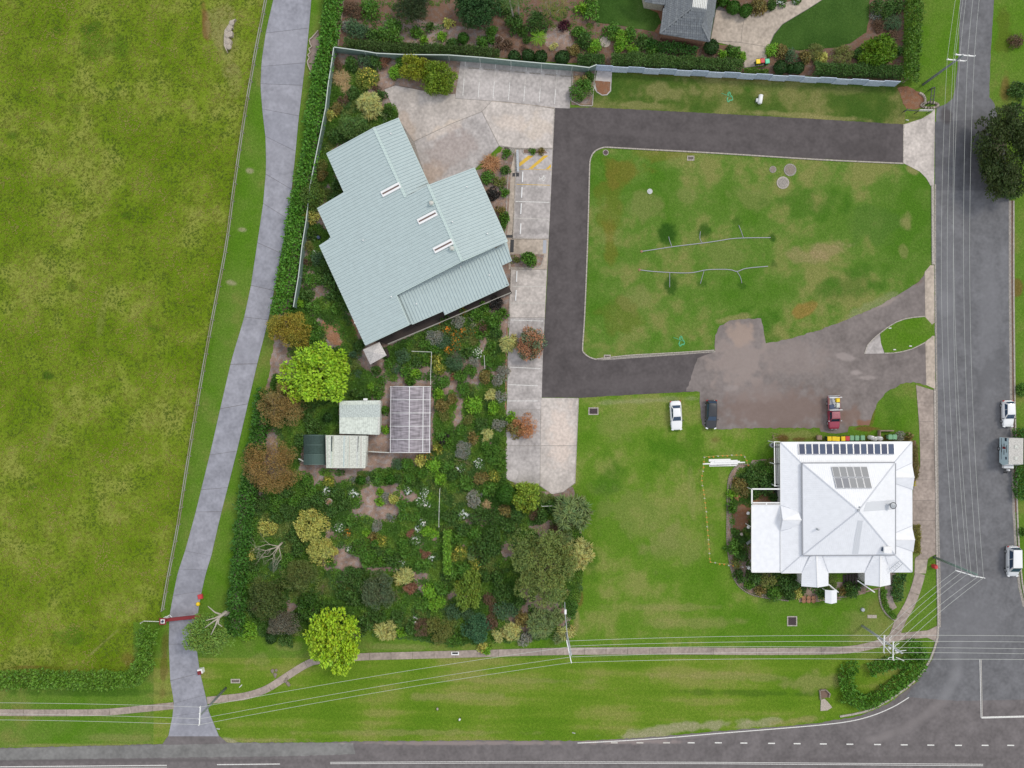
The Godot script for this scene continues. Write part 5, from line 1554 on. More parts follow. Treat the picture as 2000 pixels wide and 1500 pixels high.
func build_tiled_house() -> void:
	var b := thing("tiled_house", "brick house with grey tiled hip roof beside the pale neighbour driveway", "house")
	var he := 2.9
	var sw := P(1289, 64.5, he)
	var se := P(1385.5, 80.5, he)
	var top_w := P(1351.5, 15.5, 4.9)
	var top_e := P(1378.5, 19, 4.9)
	var kink := P(1371.5, 52, 4.0)
	# south face, west face, east face
	tiled(b, "roof", PackedVector3Array([sw, se, kink, top_e, top_w]), Vector3(-0.1, -0.3, 1))
	var nw := P(1300, 8, he)
	tiled(b, "roof", PackedVector3Array([sw, top_w, P(1358, -60, 4.9), P(1312, -60, he)]), Vector3(-1, -0.3, -0.1))
	tiled(b, "roof", PackedVector3Array([se, P(1408, -60, he), P(1384, -60, 4.6), top_e, kink]), Vector3(1, -0.3, 0.1))
	tiled(b, "roof", PackedVector3Array([P(1300, 9, he), P(1259, 2, he), P(1240, -40, 4.0), P(1310, -40, 4.0)]), Vector3(-0.1, -0.3, 1))
	for q in [[sw, top_w], [top_w, top_e], [se, kink], [kink, top_e]]:
		var g := Geo.new()
		g.beam(q[0] + Vector3(0, 0.08, 0), q[1] + Vector3(0, 0.08, 0), 0.24, 0.12)
		part(b, "ridge_tile", g, M.tile_b)
	var g := Geo.new()
	for q in [[sw, se], [se, P(1408, -60, he)], [sw, P(1312, -60, he)], [P(1300, 9, he), P(1259, 2, he)]]:
		g = Geo.new()
		g.beam(q[0] - Vector3(0, 0.1, 0), q[1] - Vector3(0, 0.1, 0), 0.16, 0.14)
		part(b, "gutter", g, M.tile_b)
	var wl := PackedVector3Array()
	for p in [sw, se, P(1408, -60, he), P(1312, -60, he)]:
		wl.append(Vector3(p.x, 0, p.z))
	part(b, "wall", wall_ring(grow(wl, -0.5), he - 0.1), M.brick)
	wl = PackedVector3Array()
	for p in [P(1305, 9, he), P(1259, 2, he), P(1245, -60, he), P(1312, -60, he)]:
		wl.append(Vector3(p.x, 0, p.z))
	part(b, "wall", wall_ring(grow(wl, -0.5), he - 0.12), M.wall_cream)
	# pale roof window at the ridge
	g = Geo.new()
	var a := PackedVector3Array([P(1352.5, 14, 5.0), P(1379, 18.5, 5.0), P(1385, -40, 5.0), P(1358, -40, 5.0)])
	g.prism(a, 5.0, 4.6)
	var sl := part(b, "conservatory_roof", g, M.offwhite)
	for i in 9:
		var bar := Geo.new()
		bar.beam(a[0].lerp(a[1], i / 8.0) + Vector3(0, 0.03, 0), a[3].lerp(a[2], i / 8.0) + Vector3(0, 0.03, 0), 0.07, 0.07)
		part(sl, "glazing_bar", bar, M.white)
	g = Geo.new()
	g.box(P(1282, 13) + Vector3(0, 0.4, 0), Vector3(0.9, 0.7, 0.4))
	meta(part(self, "air_conditioner", g, M.white), "white air conditioner unit by the wall of the grey tiled house", "air conditioner")

func shed(called: String, label: String, pts: Array, h: float, m: Material, along: Vector3, wm: Material) -> Node3D:
	var s := thing(called, label, "shed")
	var up := path(pts, h)
	part(s, "roof", ribbed(up, along, 0.3, 0.12, 0.03), m)
	var lo := PackedVector3Array()
	for p in up:
		lo.append(Vector3(p.x, 0, p.z))
	part(s, "wall", wall_ring(grow(lo, -0.12), h - 0.05), wm)
	return s

func build_sheds() -> void:
	var s := shed("garden_shed", "pale grey-green garden shed with a banded roof beside the lime green tree", [[663, 783], [743, 782], [741, 849], [663, 847]], 2.3, M.shed_a, Vector3(0, 0, 1), M.offwhite)
	var g := Geo.new()
	g.beam(P(663, 803, 2.34), P(742, 802, 2.34), 1.9, 0.03)
	part(s, "roof_band", g, mat(0.56, 0.62, 0.59, 0.5, "blotch", 0.5))
	g = Geo.new()
	g.beam(P(741.5, 783, 2.3), P(739.5, 848, 2.3), 0.3, 0.1)
	part(s, "verge_trim", g, M.offwhite)
	g = Geo.new()
	g.box(P(714, 780, 2.1), Vector3(0.6, 0.3, 0.3))
	part(s, "vent_box", g, M.white)
	s = shed("garden_shed", "streaky white-roofed shed standing between the dark shade house and plastic tunnel", [[636, 850], [716, 851], [713.5, 914.5], [637, 914]], 2.2, M.shed_b, Vector3(0, 0, 1), M.offwhite)
	for i in 12:
		var strip := Geo.new()
		var x := 638.0 + rng.randf() * 74.0
		strip.beam(P(x, 852, 2.215), P(x - 1, 912, 2.215), rng.randf_range(0.1, 0.3), 0.012)
		part(s, "roof_strip", strip, mat(0.5 + rng.randf() * 0.16, 0.55 + rng.randf() * 0.12, 0.5 + rng.randf() * 0.16, 0.6, "blotch", 0.8))
	g = Geo.new()
	g.prism(path([[712, 851], [719, 852], [717, 882], [713, 883]], 2.0), 2.0, 1.9)
	part(s, "lean_to_roof", g, M.offwhite)
	g = Geo.new()
	g.beam(P(715, 881), P(715, 881) + Vector3(0, 1.95, 0), 0.08, 0.08)
	part(s, "post", g, M.timber)
	# shade house: bent cloth over hoops
	var sh := thing("shade_house", "dark green shade cloth house with a curved roof left of the streaky shed", "shade house")
	for k in 2:
		g = Geo.new()
		var z0 := lerpf(849, 908, k * 0.66)
		var z1 := lerpf(849, 908, 0.66 if k == 0 else 1.0)
		for i in 8:
			var t0 := i / 8.0
			var t1 := (i + 1) / 8.0
			var f := func(t: float, y: float) -> Vector3: return P(593 + t * 42, y, 0.9 + 1.35 * sin(PI * clampf(0.08 + t * 0.84, 0, 1)))
			g.quad(f.call(t0, z0), f.call(t1, z0), f.call(t1, z1), f.call(t0, z1))
		var x0 := P(593, z0, 1.2)
		var x1 := P(593, z1, 1.2)
		g.quad(x0, x1, Vector3(x1.x, 0, x1.z), Vector3(x0.x, 0, x0.z))
		if k == 1:
			var e0 := P(593, 908, 1.2)
			var e1 := P(635, 908, 1.2)
			g.quad(e0, e1, Vector3(e1.x, 0, e1.z), Vector3(e0.x, 0, e0.z))
		part(sh, "cloth", g, M.shade_cloth if k == 0 else mat(0.075, 0.125, 0.11, 0.9, "speck", 1.0))
	for y in [850, 869, 888, 907]:
		var hoop := Geo.new()
		var pts := PackedVector3Array()
		for i in 11:
			var t := i / 10.0
			pts.append(P(593 + t * 42, y, 0.93 + 1.35 * sin(PI * clampf(0.08 + t * 0.84, 0, 1))))
		pts[0].y = 0.0
		pts[10].y = 0.0
		hoop.tube(pts, radii(11, 0.025), 5)
		part(sh, "hoop", hoop, M.fence_green)
	# plastic tunnel
	var tn := thing("polytunnel", "purplish plastic film tunnel with white hoops beside the vegetable beds", "greenhouse")
	var arch := func(t: float, y: float, up := 0.0) -> Vector3:
		var x := lerpf(762, 841, t)
		return P(x - (y - 754) * 0.008, y, 1.0 + 1.5 * sin(PI * t) + up)
	for k in 5:
		g = Geo.new()
		var y0 := 755.0 + k * 25.8
		var y1 := y0 + 25.6
		for i in 12:
			for j in 3:
				var a0 := lerpf(y0, y1, j / 3.0)
				var a1 := lerpf(y0, y1, (j + 1) / 3.0)
				g.quad(arch.call(i / 12.0, a0), arch.call((i + 1) / 12.0, a0), arch.call((i + 1) / 12.0, a1), arch.call(i / 12.0, a1))
		for t in [0.0, 1.0]:
			var p: Vector3 = arch.call(t, y0)
			var q: Vector3 = arch.call(t, y1)
			g.quad(p, q, Vector3(q.x, 0, q.z), Vector3(p.x, 0, p.z))
		part(tn, "film", g, M.film, true)
	for k in 6:
		var hoop := Geo.new()
		var pts := PackedVector3Array()
		for i in 13:
			pts.append(arch.call(i / 12.0, 755.0 + k * 25.8, 0.03))
		pts.append(Vector3(pts[12].x, 0, pts[12].z))
		pts.insert(0, Vector3(pts[0].x, 0, pts[0].z))
		hoop.tube(pts, radii(15, 0.045), 5)
		part(tn, "hoop", hoop, M.white)
	for t in [0.02, 0.48, 0.82, 0.99]:
		var bar := Geo.new()
		bar.beam(arch.call(t, 755, 0.05), arch.call(t, 884, 0.05), 0.1 if t > 0.4 else 0.06, 0.06)
		part(tn, "purlin", bar, M.white)
	g = Geo.new()
	for x in [0.25, 0.75]:
		var c: Vector3 = arch.call(x, 820)
		g.box(Vector3(c.x, 0.45, c.z), Vector3(1.2, 0.9, 9.0))
	part(tn, "bench", g, M.stone_dark)
	# low walls between the sheds
	for q in [[[720, 882], [760, 884], "pale low wall panel joining the streaky shed to the plastic tunnel"], [[583, 896], [593, 901], "short pale wall panel left of the dark shade house"]]:
		g = Geo.new()
		g.beam(P(q[0][0], q[0][1], 1.0), P(q[1][0], q[1][1], 1.0), 0.12, 0.1)
		var a := P(q[0][0], q[0][1], 1.0)
		var c := P(q[1][0], q[1][1], 1.0)
		g.quad(a, c, Vector3(c.x, 0, c.z), Vector3(a.x, 0, a.z))
		meta(part(self, "garden_wall", g, M.offwhite), q[2], "wall")

# ---------------------------------------------------------------- fences and gates
func build_fences() -> void:
	var f := thing("paddock_fence", "long weathered two-rail timber fence along the paddock beside the grey driveway", "fence")
	var pts := resample(smooth_line([[530, -80], [517, 0], [500, 85], [486, 165], [472, 250], [454, 375], [440, 480], [424, 565], [405, 665], [385, 780], [365, 900], [345, 1030], [326, 1130], [313, 1206]], 4), 34.0)
	for i in pts.size():
		var p := P(pts[i].x, pts[i].y, 1.2)
		var g := Geo.new()
		g.tube(PackedVector3Array([Vector3(p.x, 0, p.z), Vector3(p.x, 1.3, p.z)]), PackedFloat32Array([0.075, 0.065]), 6)
		part(f, "post", g, M.timber_grey)
		if i < pts.size() - 1:
			var q := P(pts[i + 1].x, pts[i + 1].y, 1.2)
			for h in [1.2, 0.55]:
				var r := Geo.new()
				r.beam(Vector3(p.x, h + rng.randf_range(-0.02, 0.02), p.z), Vector3(q.x, h + rng.randf_range(-0.02, 0.02), q.z), 0.1, 0.11)
				part(f, "rail", r, M.timber_grey if rng.randf() < 0.7 else M.timber)
	panel_fence("green_fence", "grey-green sheet metal fence along the north end of the car park bays", [[652, 92], [712, 100], [735, 104], [787, 106.5], [876, 107.5], [937, 112], [998, 118], [1058, 123.5], [1118, 128], [1151, 132], [1166, 126]], 1.8, M.fence_green, M.fence_cap)
	panel_fence("green_fence", "grey-green sheet metal fence running behind the long hedge west of the hall", [[652, 92], [648, 120], [641, 165], [636, 210], [628, 250], [618, 300], [606, 360], [598, 430], [590, 480], [583, 540], [573, 600]], 1.8, M.fence_green, M.fence_cap)
	# blue-grey stepped panels
	f = thing("blue_fence", "pale blue metal panel fence with stepped panels along the north lawn strip", "fence")
	var n := 19
	for i in n:
		var t0 := float(i) / n
		var t1 := float(i + 1) / n
		var step := 0.9 if i % 2 else -0.5
		var a := P(lerpf(1166, 1760, t0), lerpf(127.5, 159.5, t0) + step, 1.85)
		var b := P(lerpf(1166, 1760, t1) - 0.3, lerpf(127.5, 159.5, t1) + step, 1.85)
		var g := Geo.new()
		var d := Vector3(0, 0, 0.04)
		g.quad(a - d, b - d, b + d, a + d)
		for s in [-1, 1]:
			var k := int(a.distance_to(b) / 0.2)
			for j in k:
				var p = a.lerp(b, float(j) / k) + d * s
				var q = a.lerp(b, float(j + 1) / k) + d * s
				var m = (p + q) * 0.5 + d * s * (0.7 if j % 2 else 0.1)
				g.quad(p, m, Vector3(m.x, 0.05, m.z), Vector3(p.x, 0.05, p.z))
				g.quad(m, q, Vector3(q.x, 0.05, q.z), Vector3(m.x, 0.05, m.z))
		part(f, "panel", g, M.fence_blue if i % 2 else M.fence_blue_b)
		var post := Geo.new()
		post.beam(Vector3(a.x, 0, a.z), a + Vector3(0, 0.03, 0), 0.08, 0.1)
		part(f, "post", post, M.fence_blue_b)
	var cap := Geo.new()
	cap.box(P(1763, 161) + Vector3(0, 0.9, 0), Vector3(0.16, 1.8, 0.16))
	part(f, "end_post", cap, M.timber)
	# log edging on the west side of the northern garden
	f = thing("log_edging", "row of pale logs edging the northern garden beside the hedge", "edging")
	for q in [[673, -20, 668, 25], [668, 26, 664, 58], [664, 59, 660, 90]]:
		var g := Geo.new()
		g.tube(path([[q[0], q[1]], [q[2], q[3]]], 0.12), radii(2, 0.13), 7)
		part(f, "log", g, M.timber)
	# small white garden frames
	for q in [[[[804, 686], [843, 687.5], [841, 735], [841, 752]], "white pipe trellis frame north of the plastic tunnel"], [[[859, 955], [857.5, 1000], [857, 1030]], "thin white trellis rail above the small climbing hedge"], [[[945.5, 694], [947, 720]], "short white trellis rail among flowers east of the orange blooms"], [[[1058, 989], [1080, 988]], "short grey rail between the variegated bush and the big strappy clump"]]:
		var g := Geo.new()
		var pp := path(q[0], 1.3)
		for i in pp.size() - 1:
			g.beam(pp[i], pp[i + 1], 0.07, 0.07)
		var tr := thing("trellis_rail", q[1], "trellis")
		part(tr, "rail", g, M.offwhite)
		for p in pp:
			var post := Geo.new()
			post.beam(Vector3(p.x, 0, p.z), p, 0.06, 0.06)
			part(tr, "post", post, M.offwhite)
	# driveway gate: pillar, swung gate, low rail
	var gt := thing("driveway_gate", "maroon timber gate hung on a white pillar across the grey driveway", "gate")
	var g := Geo.new()
	var pb := P(318, 1213.5, 1.5)
	g.box(Vector3(pb.x, 0.75, pb.z), Vector3(0.62, 1.5, 0.62))
	part(gt, "pillar", g, M.white)
	g = Geo.new()
	for s in [[-1, 0], [1, 0], [0, -1], [0, 1]]:
		g.box(Vector3(pb.x + s[0] * 0.42, 1.54, pb.z + s[1] * 0.42), Vector3(0.16 if s[0] else 1.0, 0.1, 0.16 if s[1] else 0.68))
	part(gt, "cap_frame", g, M.maroon)
	g = Geo.new()
	g.box(Vector3(pb.x, 1.53, pb.z), Vector3(0.62, 0.06, 0.62))
	var ct := part(gt, "cap", g, M.white)
	g = Geo.new()
	g.lathe(Vector3(pb.x, 1.56, pb.z), [[0.22, 0.0], [0.2, 0.12], [0.0, 0.2]], 8)
	part(ct, "lamp", g, M.glass)
	var ga := P(323, 1211, 1.15)
	var gb := P(390, 1204, 1.15)
	for i in 9:
		g = Geo.new()
		var y := 0.22 + i * 0.115
		g.beam(Vector3(ga.x, y, ga.z), Vector3(gb.x, y, gb.z), 0.05, 0.1)
		part(gt, "board", g, M.maroon)
	g = Geo.new()
	g.box((ga + gb) * 0.5 + Vector3(0, 0.06, 0), Vector3(ga.distance_to(gb), 0.08, 0.5), Basis(Vector3.UP, atan2(-(gb.z - ga.z), gb.x - ga.x)))
	part(gt, "top_board", g, M.maroon)
	g = Geo.new()
	g.beam(P(326, 1204, 1.3), P(331, 1201, 1.3), 0.06, 0.06)
	g.beam(P(331, 1201, 1.3), P(335, 1205, 1.3), 0.06, 0.06)
	g.beam(P(326, 1204, 1.3), P(322, 1208, 1.0), 0.06, 0.06)
	g.beam(P(335, 1205, 1.3), P(336, 1207, 1.0), 0.06, 0.06)
	part(gt, "handle_hoop", g, M.white)
	g = Geo.new()
	g.beam(P(281, 1213, 1.0), P(312, 1214, 1.0), 0.1, 0.1)
	g.beam(P(281, 1213, 0.0), P(281, 1213) + Vector3(0, 1.05, 0), 0.12, 0.12)
	g.beam(P(283, 1213, 0.5), P(312, 1214, 0.5), 0.08, 0.08)
	part(gt, "wing_rail", g, M.offwhite)
	# black loading frame and sign at the north entrance
	var lf := thing("steel_frame", "black steel rail frame standing on the verge by the north entrance", "frame")
	for q in [[1820, 172, 1826, 170], [1820, 172, 1817, 200], [1826, 170, 1823, 202], [1823, 186, 1820, 188], [1816, 196, 1823, 193]]:
		g = Geo.new()
		g.beam(P(q[0], q[1], 1.1), P(q[2], q[3], 1.1), 0.1, 0.1)
		part(lf, "bar", g, M.charcoal)
	for q in [[1820, 172], [1826, 170], [1817, 200], [1823, 202]]:
		g = Geo.new()
		var p := P(q[0], q[1], 1.1)
		g.beam(Vector3(p.x, 0, p.z), p, 0.09, 0.09)
		part(lf, "leg", g, M.charcoal)
	var sg := thing("entrance_sign", "low pale sign board on a black frame at the north entrance", "sign")
	g = Geo.new()
	g.box(P(1808, 215.5, 1.3), Vector3(2.1, 0.5, 0.12))
	part(sg, "board", g, M.offwhite)
	for q in [[1769, 215, 1795, 216.5], [1767, 219, 1773, 212]]:
		g = Geo.new()
		g.beam(P(q[0], q[1], 0.9), P(q[2], q[3], 0.9), 0.1, 0.1)
		part(sg, "bar", g, M.charcoal)
	for q in [[1769, 215, 0.9], [1795, 216, 1.3], [1819, 216, 1.3]]:
		g = Geo.new()
		var p := P(q[0], q[1], q[2])
		g.beam(Vector3(p.x, 0, p.z), p, 0.09, 0.09)
		part(sg, "leg", g, M.charcoal)

func panel_fence(called: String, label: String, a: Array, h: float, m: Material, capm: Material) -> void:
	var f := thing(called, label, "fence")
	for i in a.size() - 1:
		var p := P(a[i][0], a[i][1], h)
		var q := P(a[i + 1][0], a[i + 1][1], h)
		var d := (q - p).normalized()
		var s := Vector3(-d.z, 0, d.x) * 0.03
		var g := Geo.new()
		var n := maxi(2, int(p.distance_to(q) / 0.25))
		for j in n:
			for e in [-1, 1]:
				var u = p.lerp(q, float(j) / n) + s * e
				var w = p.lerp(q, float(j + 1) / n) + s * e
				var mid = (u + w) * 0.5 + s * e * 0.8
				g.quad(u, mid, Vector3(mid.x, 0.04, mid.z), Vector3(u.x, 0.04, u.z))
				g.quad(mid, w, Vector3(w.x, 0.04, w.z), Vector3(mid.x, 0.04, mid.z))
		part(f, "panel", g, m)
		g = Geo.new()
		g.beam(p + Vector3(0, 0.02, 0) + d * 0.04, q + Vector3(0, 0.02, 0) - d * 0.04, 0.13, 0.06)
		part(f, "cap_rail", g, capm)
		g = Geo.new()
		g.beam(Vector3(p.x, 0, p.z), p + Vector3(0, 0.07, 0), 0.1, 0.1)
		part(f, "post", g, capm)

# ---------------------------------------------------------------- vehicles
func loft(st: Array, mirror := true) -> Geo:
	# stations [z, half width, sill, shoulder, top]: rounded cross sections joined into one shell
	var g := Geo.new()
	var rings := []
	for s in st:
		var w: float = s[1]
		var lo: float = s[2]
		var sh: float = s[3]
		var top: float = s[4]
		var ring := []
		for q in [[0.86, lo], [0.97, lo + (sh - lo) * 0.25], [1.0, lo + (sh - lo) * 0.6], [0.985, sh], [0.93, lerpf(sh, top, 0.65)], [0.8, lerpf(sh, top, 0.92)], [0.4, top]]:
			ring.append(Vector3(w * q[0], q[1], s[0]))
		ring.append(Vector3(0, top + 0.015, s[0]))
		for i in range(6, -1, -1):
			ring.append(Vector3(-ring[i].x, ring[i].y, s[0]))
		rings.append(ring)
	for i in rings.size() - 1:
		for k in 14:
			g.quad(rings[i][k], rings[i][k + 1], rings[i + 1][k + 1], rings[i + 1][k])
	for e in [0, rings.size() - 1]:
		for k in range(0, 7):
			g.quad(rings[e][k], rings[e][k + 1], rings[e][13 - k], rings[e][14 - k])
	return g

func wheel_parts(v: Node, x: float, z: float, r: float) -> void:
	for s in [-1, 1]:
		var g := Geo.new()
		var c := Vector3(x * s, r, z)
		g.tube(PackedVector3Array([c - Vector3(0.11 * s, 0, 0), c - Vector3(0.09 * s, 0, 0), c + Vector3(0.09 * s, 0, 0), c + Vector3(0.11 * s, 0, 0)]), PackedFloat32Array([r * 0.9, r, r, r * 0.9]), 16)
		var w := part(v, "wheel", g, M.tyre)
		g = Geo.new()
		g.tube(PackedVector3Array([c + Vector3(0.06 * s, 0, 0), c + Vector3(0.125 * s, 0, 0)]), PackedFloat32Array([r * 0.62, r * 0.58]), 12)
		part(w, "rim", g, M.rim)

func cabin(v: Node, b: Array, paint: Material, roof_mat: Material, glass: Material) -> void:
	# b: belt y, roof y, half width belt, half width roof, z of rear glass base, roof rear, roof front, screen base
	var y0: float = b[0]
	var y1: float = b[1]
	var w0: float = b[2]
	var w1: float = b[3]
	var lo := [Vector3(-w0, y0, b[4]), Vector3(w0, y0, b[4]), Vector3(w0 * 0.97, y0 - 0.02, b[7]), Vector3(-w0 * 0.97, y0 - 0.02, b[7])]
	var hi := [Vector3(-w1 * 0.94, y1 - 0.03, b[5]), Vector3(w1 * 0.94, y1 - 0.03, b[5]), Vector3(w1, y1 - 0.03, b[6]), Vector3(-w1, y1 - 0.03, b[6])]
	var g := Geo.new()
	for i in 4:
		g.quad(lo[i], lo[(i + 1) % 4], hi[(i + 1) % 4], hi[i])
	part(v, "cabin_frame", g, paint)
	# roof: a shallow crowned panel
	g = Geo.new()
	var n := 8
	var grid := []
	for i in n + 1:
		var row := []
		for k in n + 1:
			var u := k / float(n)
			var t := i / float(n)
			var p: Vector3 = hi[0].lerp(hi[1], u).lerp(hi[3].lerp(hi[2], u), t)
			p.y += 0.075 * (1.0 - pow(absf(u * 2 - 1), 3.0)) * (1.0 - pow(absf(t * 2 - 1), 4.0))
			row.append(p)
		grid.append(row)
	for i in n:
		for k in n:
			g.quad(grid[i][k], grid[i][k + 1], grid[i + 1][k + 1], grid[i + 1][k])
	part(v, "roof", g, roof_mat, true)
	var names := ["rear_window", "side_window", "windscreen", "side_window"]
	for i in 4:
		var a: Vector3 = lo[i]
		var c: Vector3 = lo[(i + 1) % 4]
		var d: Vector3 = hi[(i + 1) % 4]
		var e: Vector3 = hi[i]
		var nn := (c - a).cross(e - a).normalized()
		var out := (a + c) * 0.5 - Vector3(0, y0, (b[4] + b[7]) * 0.5)
		if nn.dot(out) < 0:
			nn = -nn
		nn *= 0.012
		var cuts := [[0.05, 0.95]] if i % 2 == 0 else [[0.1, 0.5], [0.53, 0.9]]
		for q in cuts:
			g = Geo.new()
			var p0 := a.lerp(c, q[0]).lerp(e.lerp(d, q[0]), 0.12) + nn
			var p1 := a.lerp(c, q[1]).lerp(e.lerp(d, q[1]), 0.12) + nn
			var p2 := a.lerp(c, q[1]).lerp(e.lerp(d, q[1]), 0.9) + nn
			var p3 := a.lerp(c, q[0]).lerp(e.lerp(d, q[0]), 0.9) + nn
			g.quad(p0, p1, p2, p3)
			part(v, names[i], g, glass)

func lights(v: Node, zf: float, zr: float, w: float, y: float) -> void:
	for s in [-1, 1]:
		var g := Geo.new()
		g.box(Vector3(s * w * 0.74, y, zf - 0.07), Vector3(0.34, 0.15, 0.2), Basis(Vector3.UP, s * 0.35))
		part(v, "headlight", g, M.lens)
		g = Geo.new()
		g.box(Vector3(s * w * 0.8, y + 0.1, zr + 0.06), Vector3(0.26, 0.18, 0.16), Basis(Vector3.UP, -s * 0.3))
		part(v, "tail_light", g, M.lens_red)
		g = Geo.new()
		g.box(Vector3(s * (w + 0.09), y + 0.32, zf * 0.36), Vector3(0.2, 0.13, 0.12))
		part(v, "mirror", g, M.car_black)

func sedan(label: String, at: Vector3, turn: float, paint: Material, l: float, w: float, roof_h: float, kind: String) -> Node3D:
	var v := thing("parked_car", label, "car", at, turn, "parked vehicles")
	var hw := w * 0.5
	var h := l * 0.5
	var tail := 0.98 if kind == "sedan" else 0.96
	g_body(v, [[-h, hw * 0.72, 0.3, 0.6, 0.74], [-h + 0.08, hw * 0.86, 0.24, 0.66, 0.9], [-h + 0.4, hw * 0.97, 0.22, 0.74, tail], [-h + 0.9, hw, 0.2, 0.76, 0.99], [0, hw, 0.2, 0.76, 0.97], [h - 1.5, hw, 0.2, 0.74, 0.95], [h - 1.0, hw * 0.99, 0.21, 0.7, 0.88], [h - 0.45, hw * 0.95, 0.22, 0.63, 0.79], [h - 0.12, hw * 0.86, 0.24, 0.56, 0.69], [h, hw * 0.7, 0.3, 0.5, 0.6]], paint)
	if kind == "sedan":
		cabin(v, [0.94, roof_h, hw * 0.86, hw * 0.66, -h + 0.62, -h + 1.15, h - 2.15, h - 1.35], paint, paint, M.glass_blue)
	else:
		cabin(v, [0.94, roof_h, hw * 0.88, hw * 0.7, -h + 0.16, -h + 0.5, h - 2.0, h - 1.2], paint, paint, M.glass_blue)
	wheel_parts(v, hw - 0.12, h - 0.85, 0.31)
	wheel_parts(v, hw - 0.12, -h + 0.8, 0.31)
	lights(v, h, -h, hw, 0.6)
	return v

func g_body(v: Node, st: Array, paint: Material) -> void:
	part(v, "body", loft(st), paint, true)

func build_vehicles() -> void:
	sedan("white sedan parked on the lawn west of the black car", P(1318.5, 811), 0.055, M.car_white, 4.5, 1.8, 1.46, "sedan")
	sedan("black hatchback parked at the yard edge beside the lawn", P(1387, 809), -0.02, M.car_black, 4.45, 1.76, 1.48, "hatch")
	sedan("small white hatchback parked by the east kerb in front of the caravan", P(1963, 807.5), 0.02, M.car_white, 4.1, 1.7, 1.52, "hatch")
	# silver-white van-like wagon
	var v := thing("parked_car", "tall silver people mover parked at the east kerb near the corner", "car", P(1972, 1094), 0.0, "parked vehicles")
	g_body(v, [[-2.35, 0.68, 0.32, 0.7, 0.86], [-2.27, 0.82, 0.26, 0.78, 1.0], [-1.9, 0.9, 0.24, 0.82, 1.08], [0, 0.92, 0.22, 0.82, 1.06], [1.3, 0.92, 0.22, 0.8, 1.02], [1.85, 0.88, 0.24, 0.72, 0.92], [2.22, 0.78, 0.26, 0.6, 0.76], [2.35, 0.62, 0.32, 0.52, 0.64]], M.car_silver)
	cabin(v, [1.02, 1.86, 0.82, 0.7, -2.2, -1.98, 0.75, 1.62], M.car_silver, M.car_white, M.glass_blue)
	wheel_parts(v, 0.8, 1.5, 0.33)
	wheel_parts(v, 0.8, -1.45, 0.33)
	lights(v, 2.35, -2.35, 0.92, 0.66)
	ute()
	caravan()

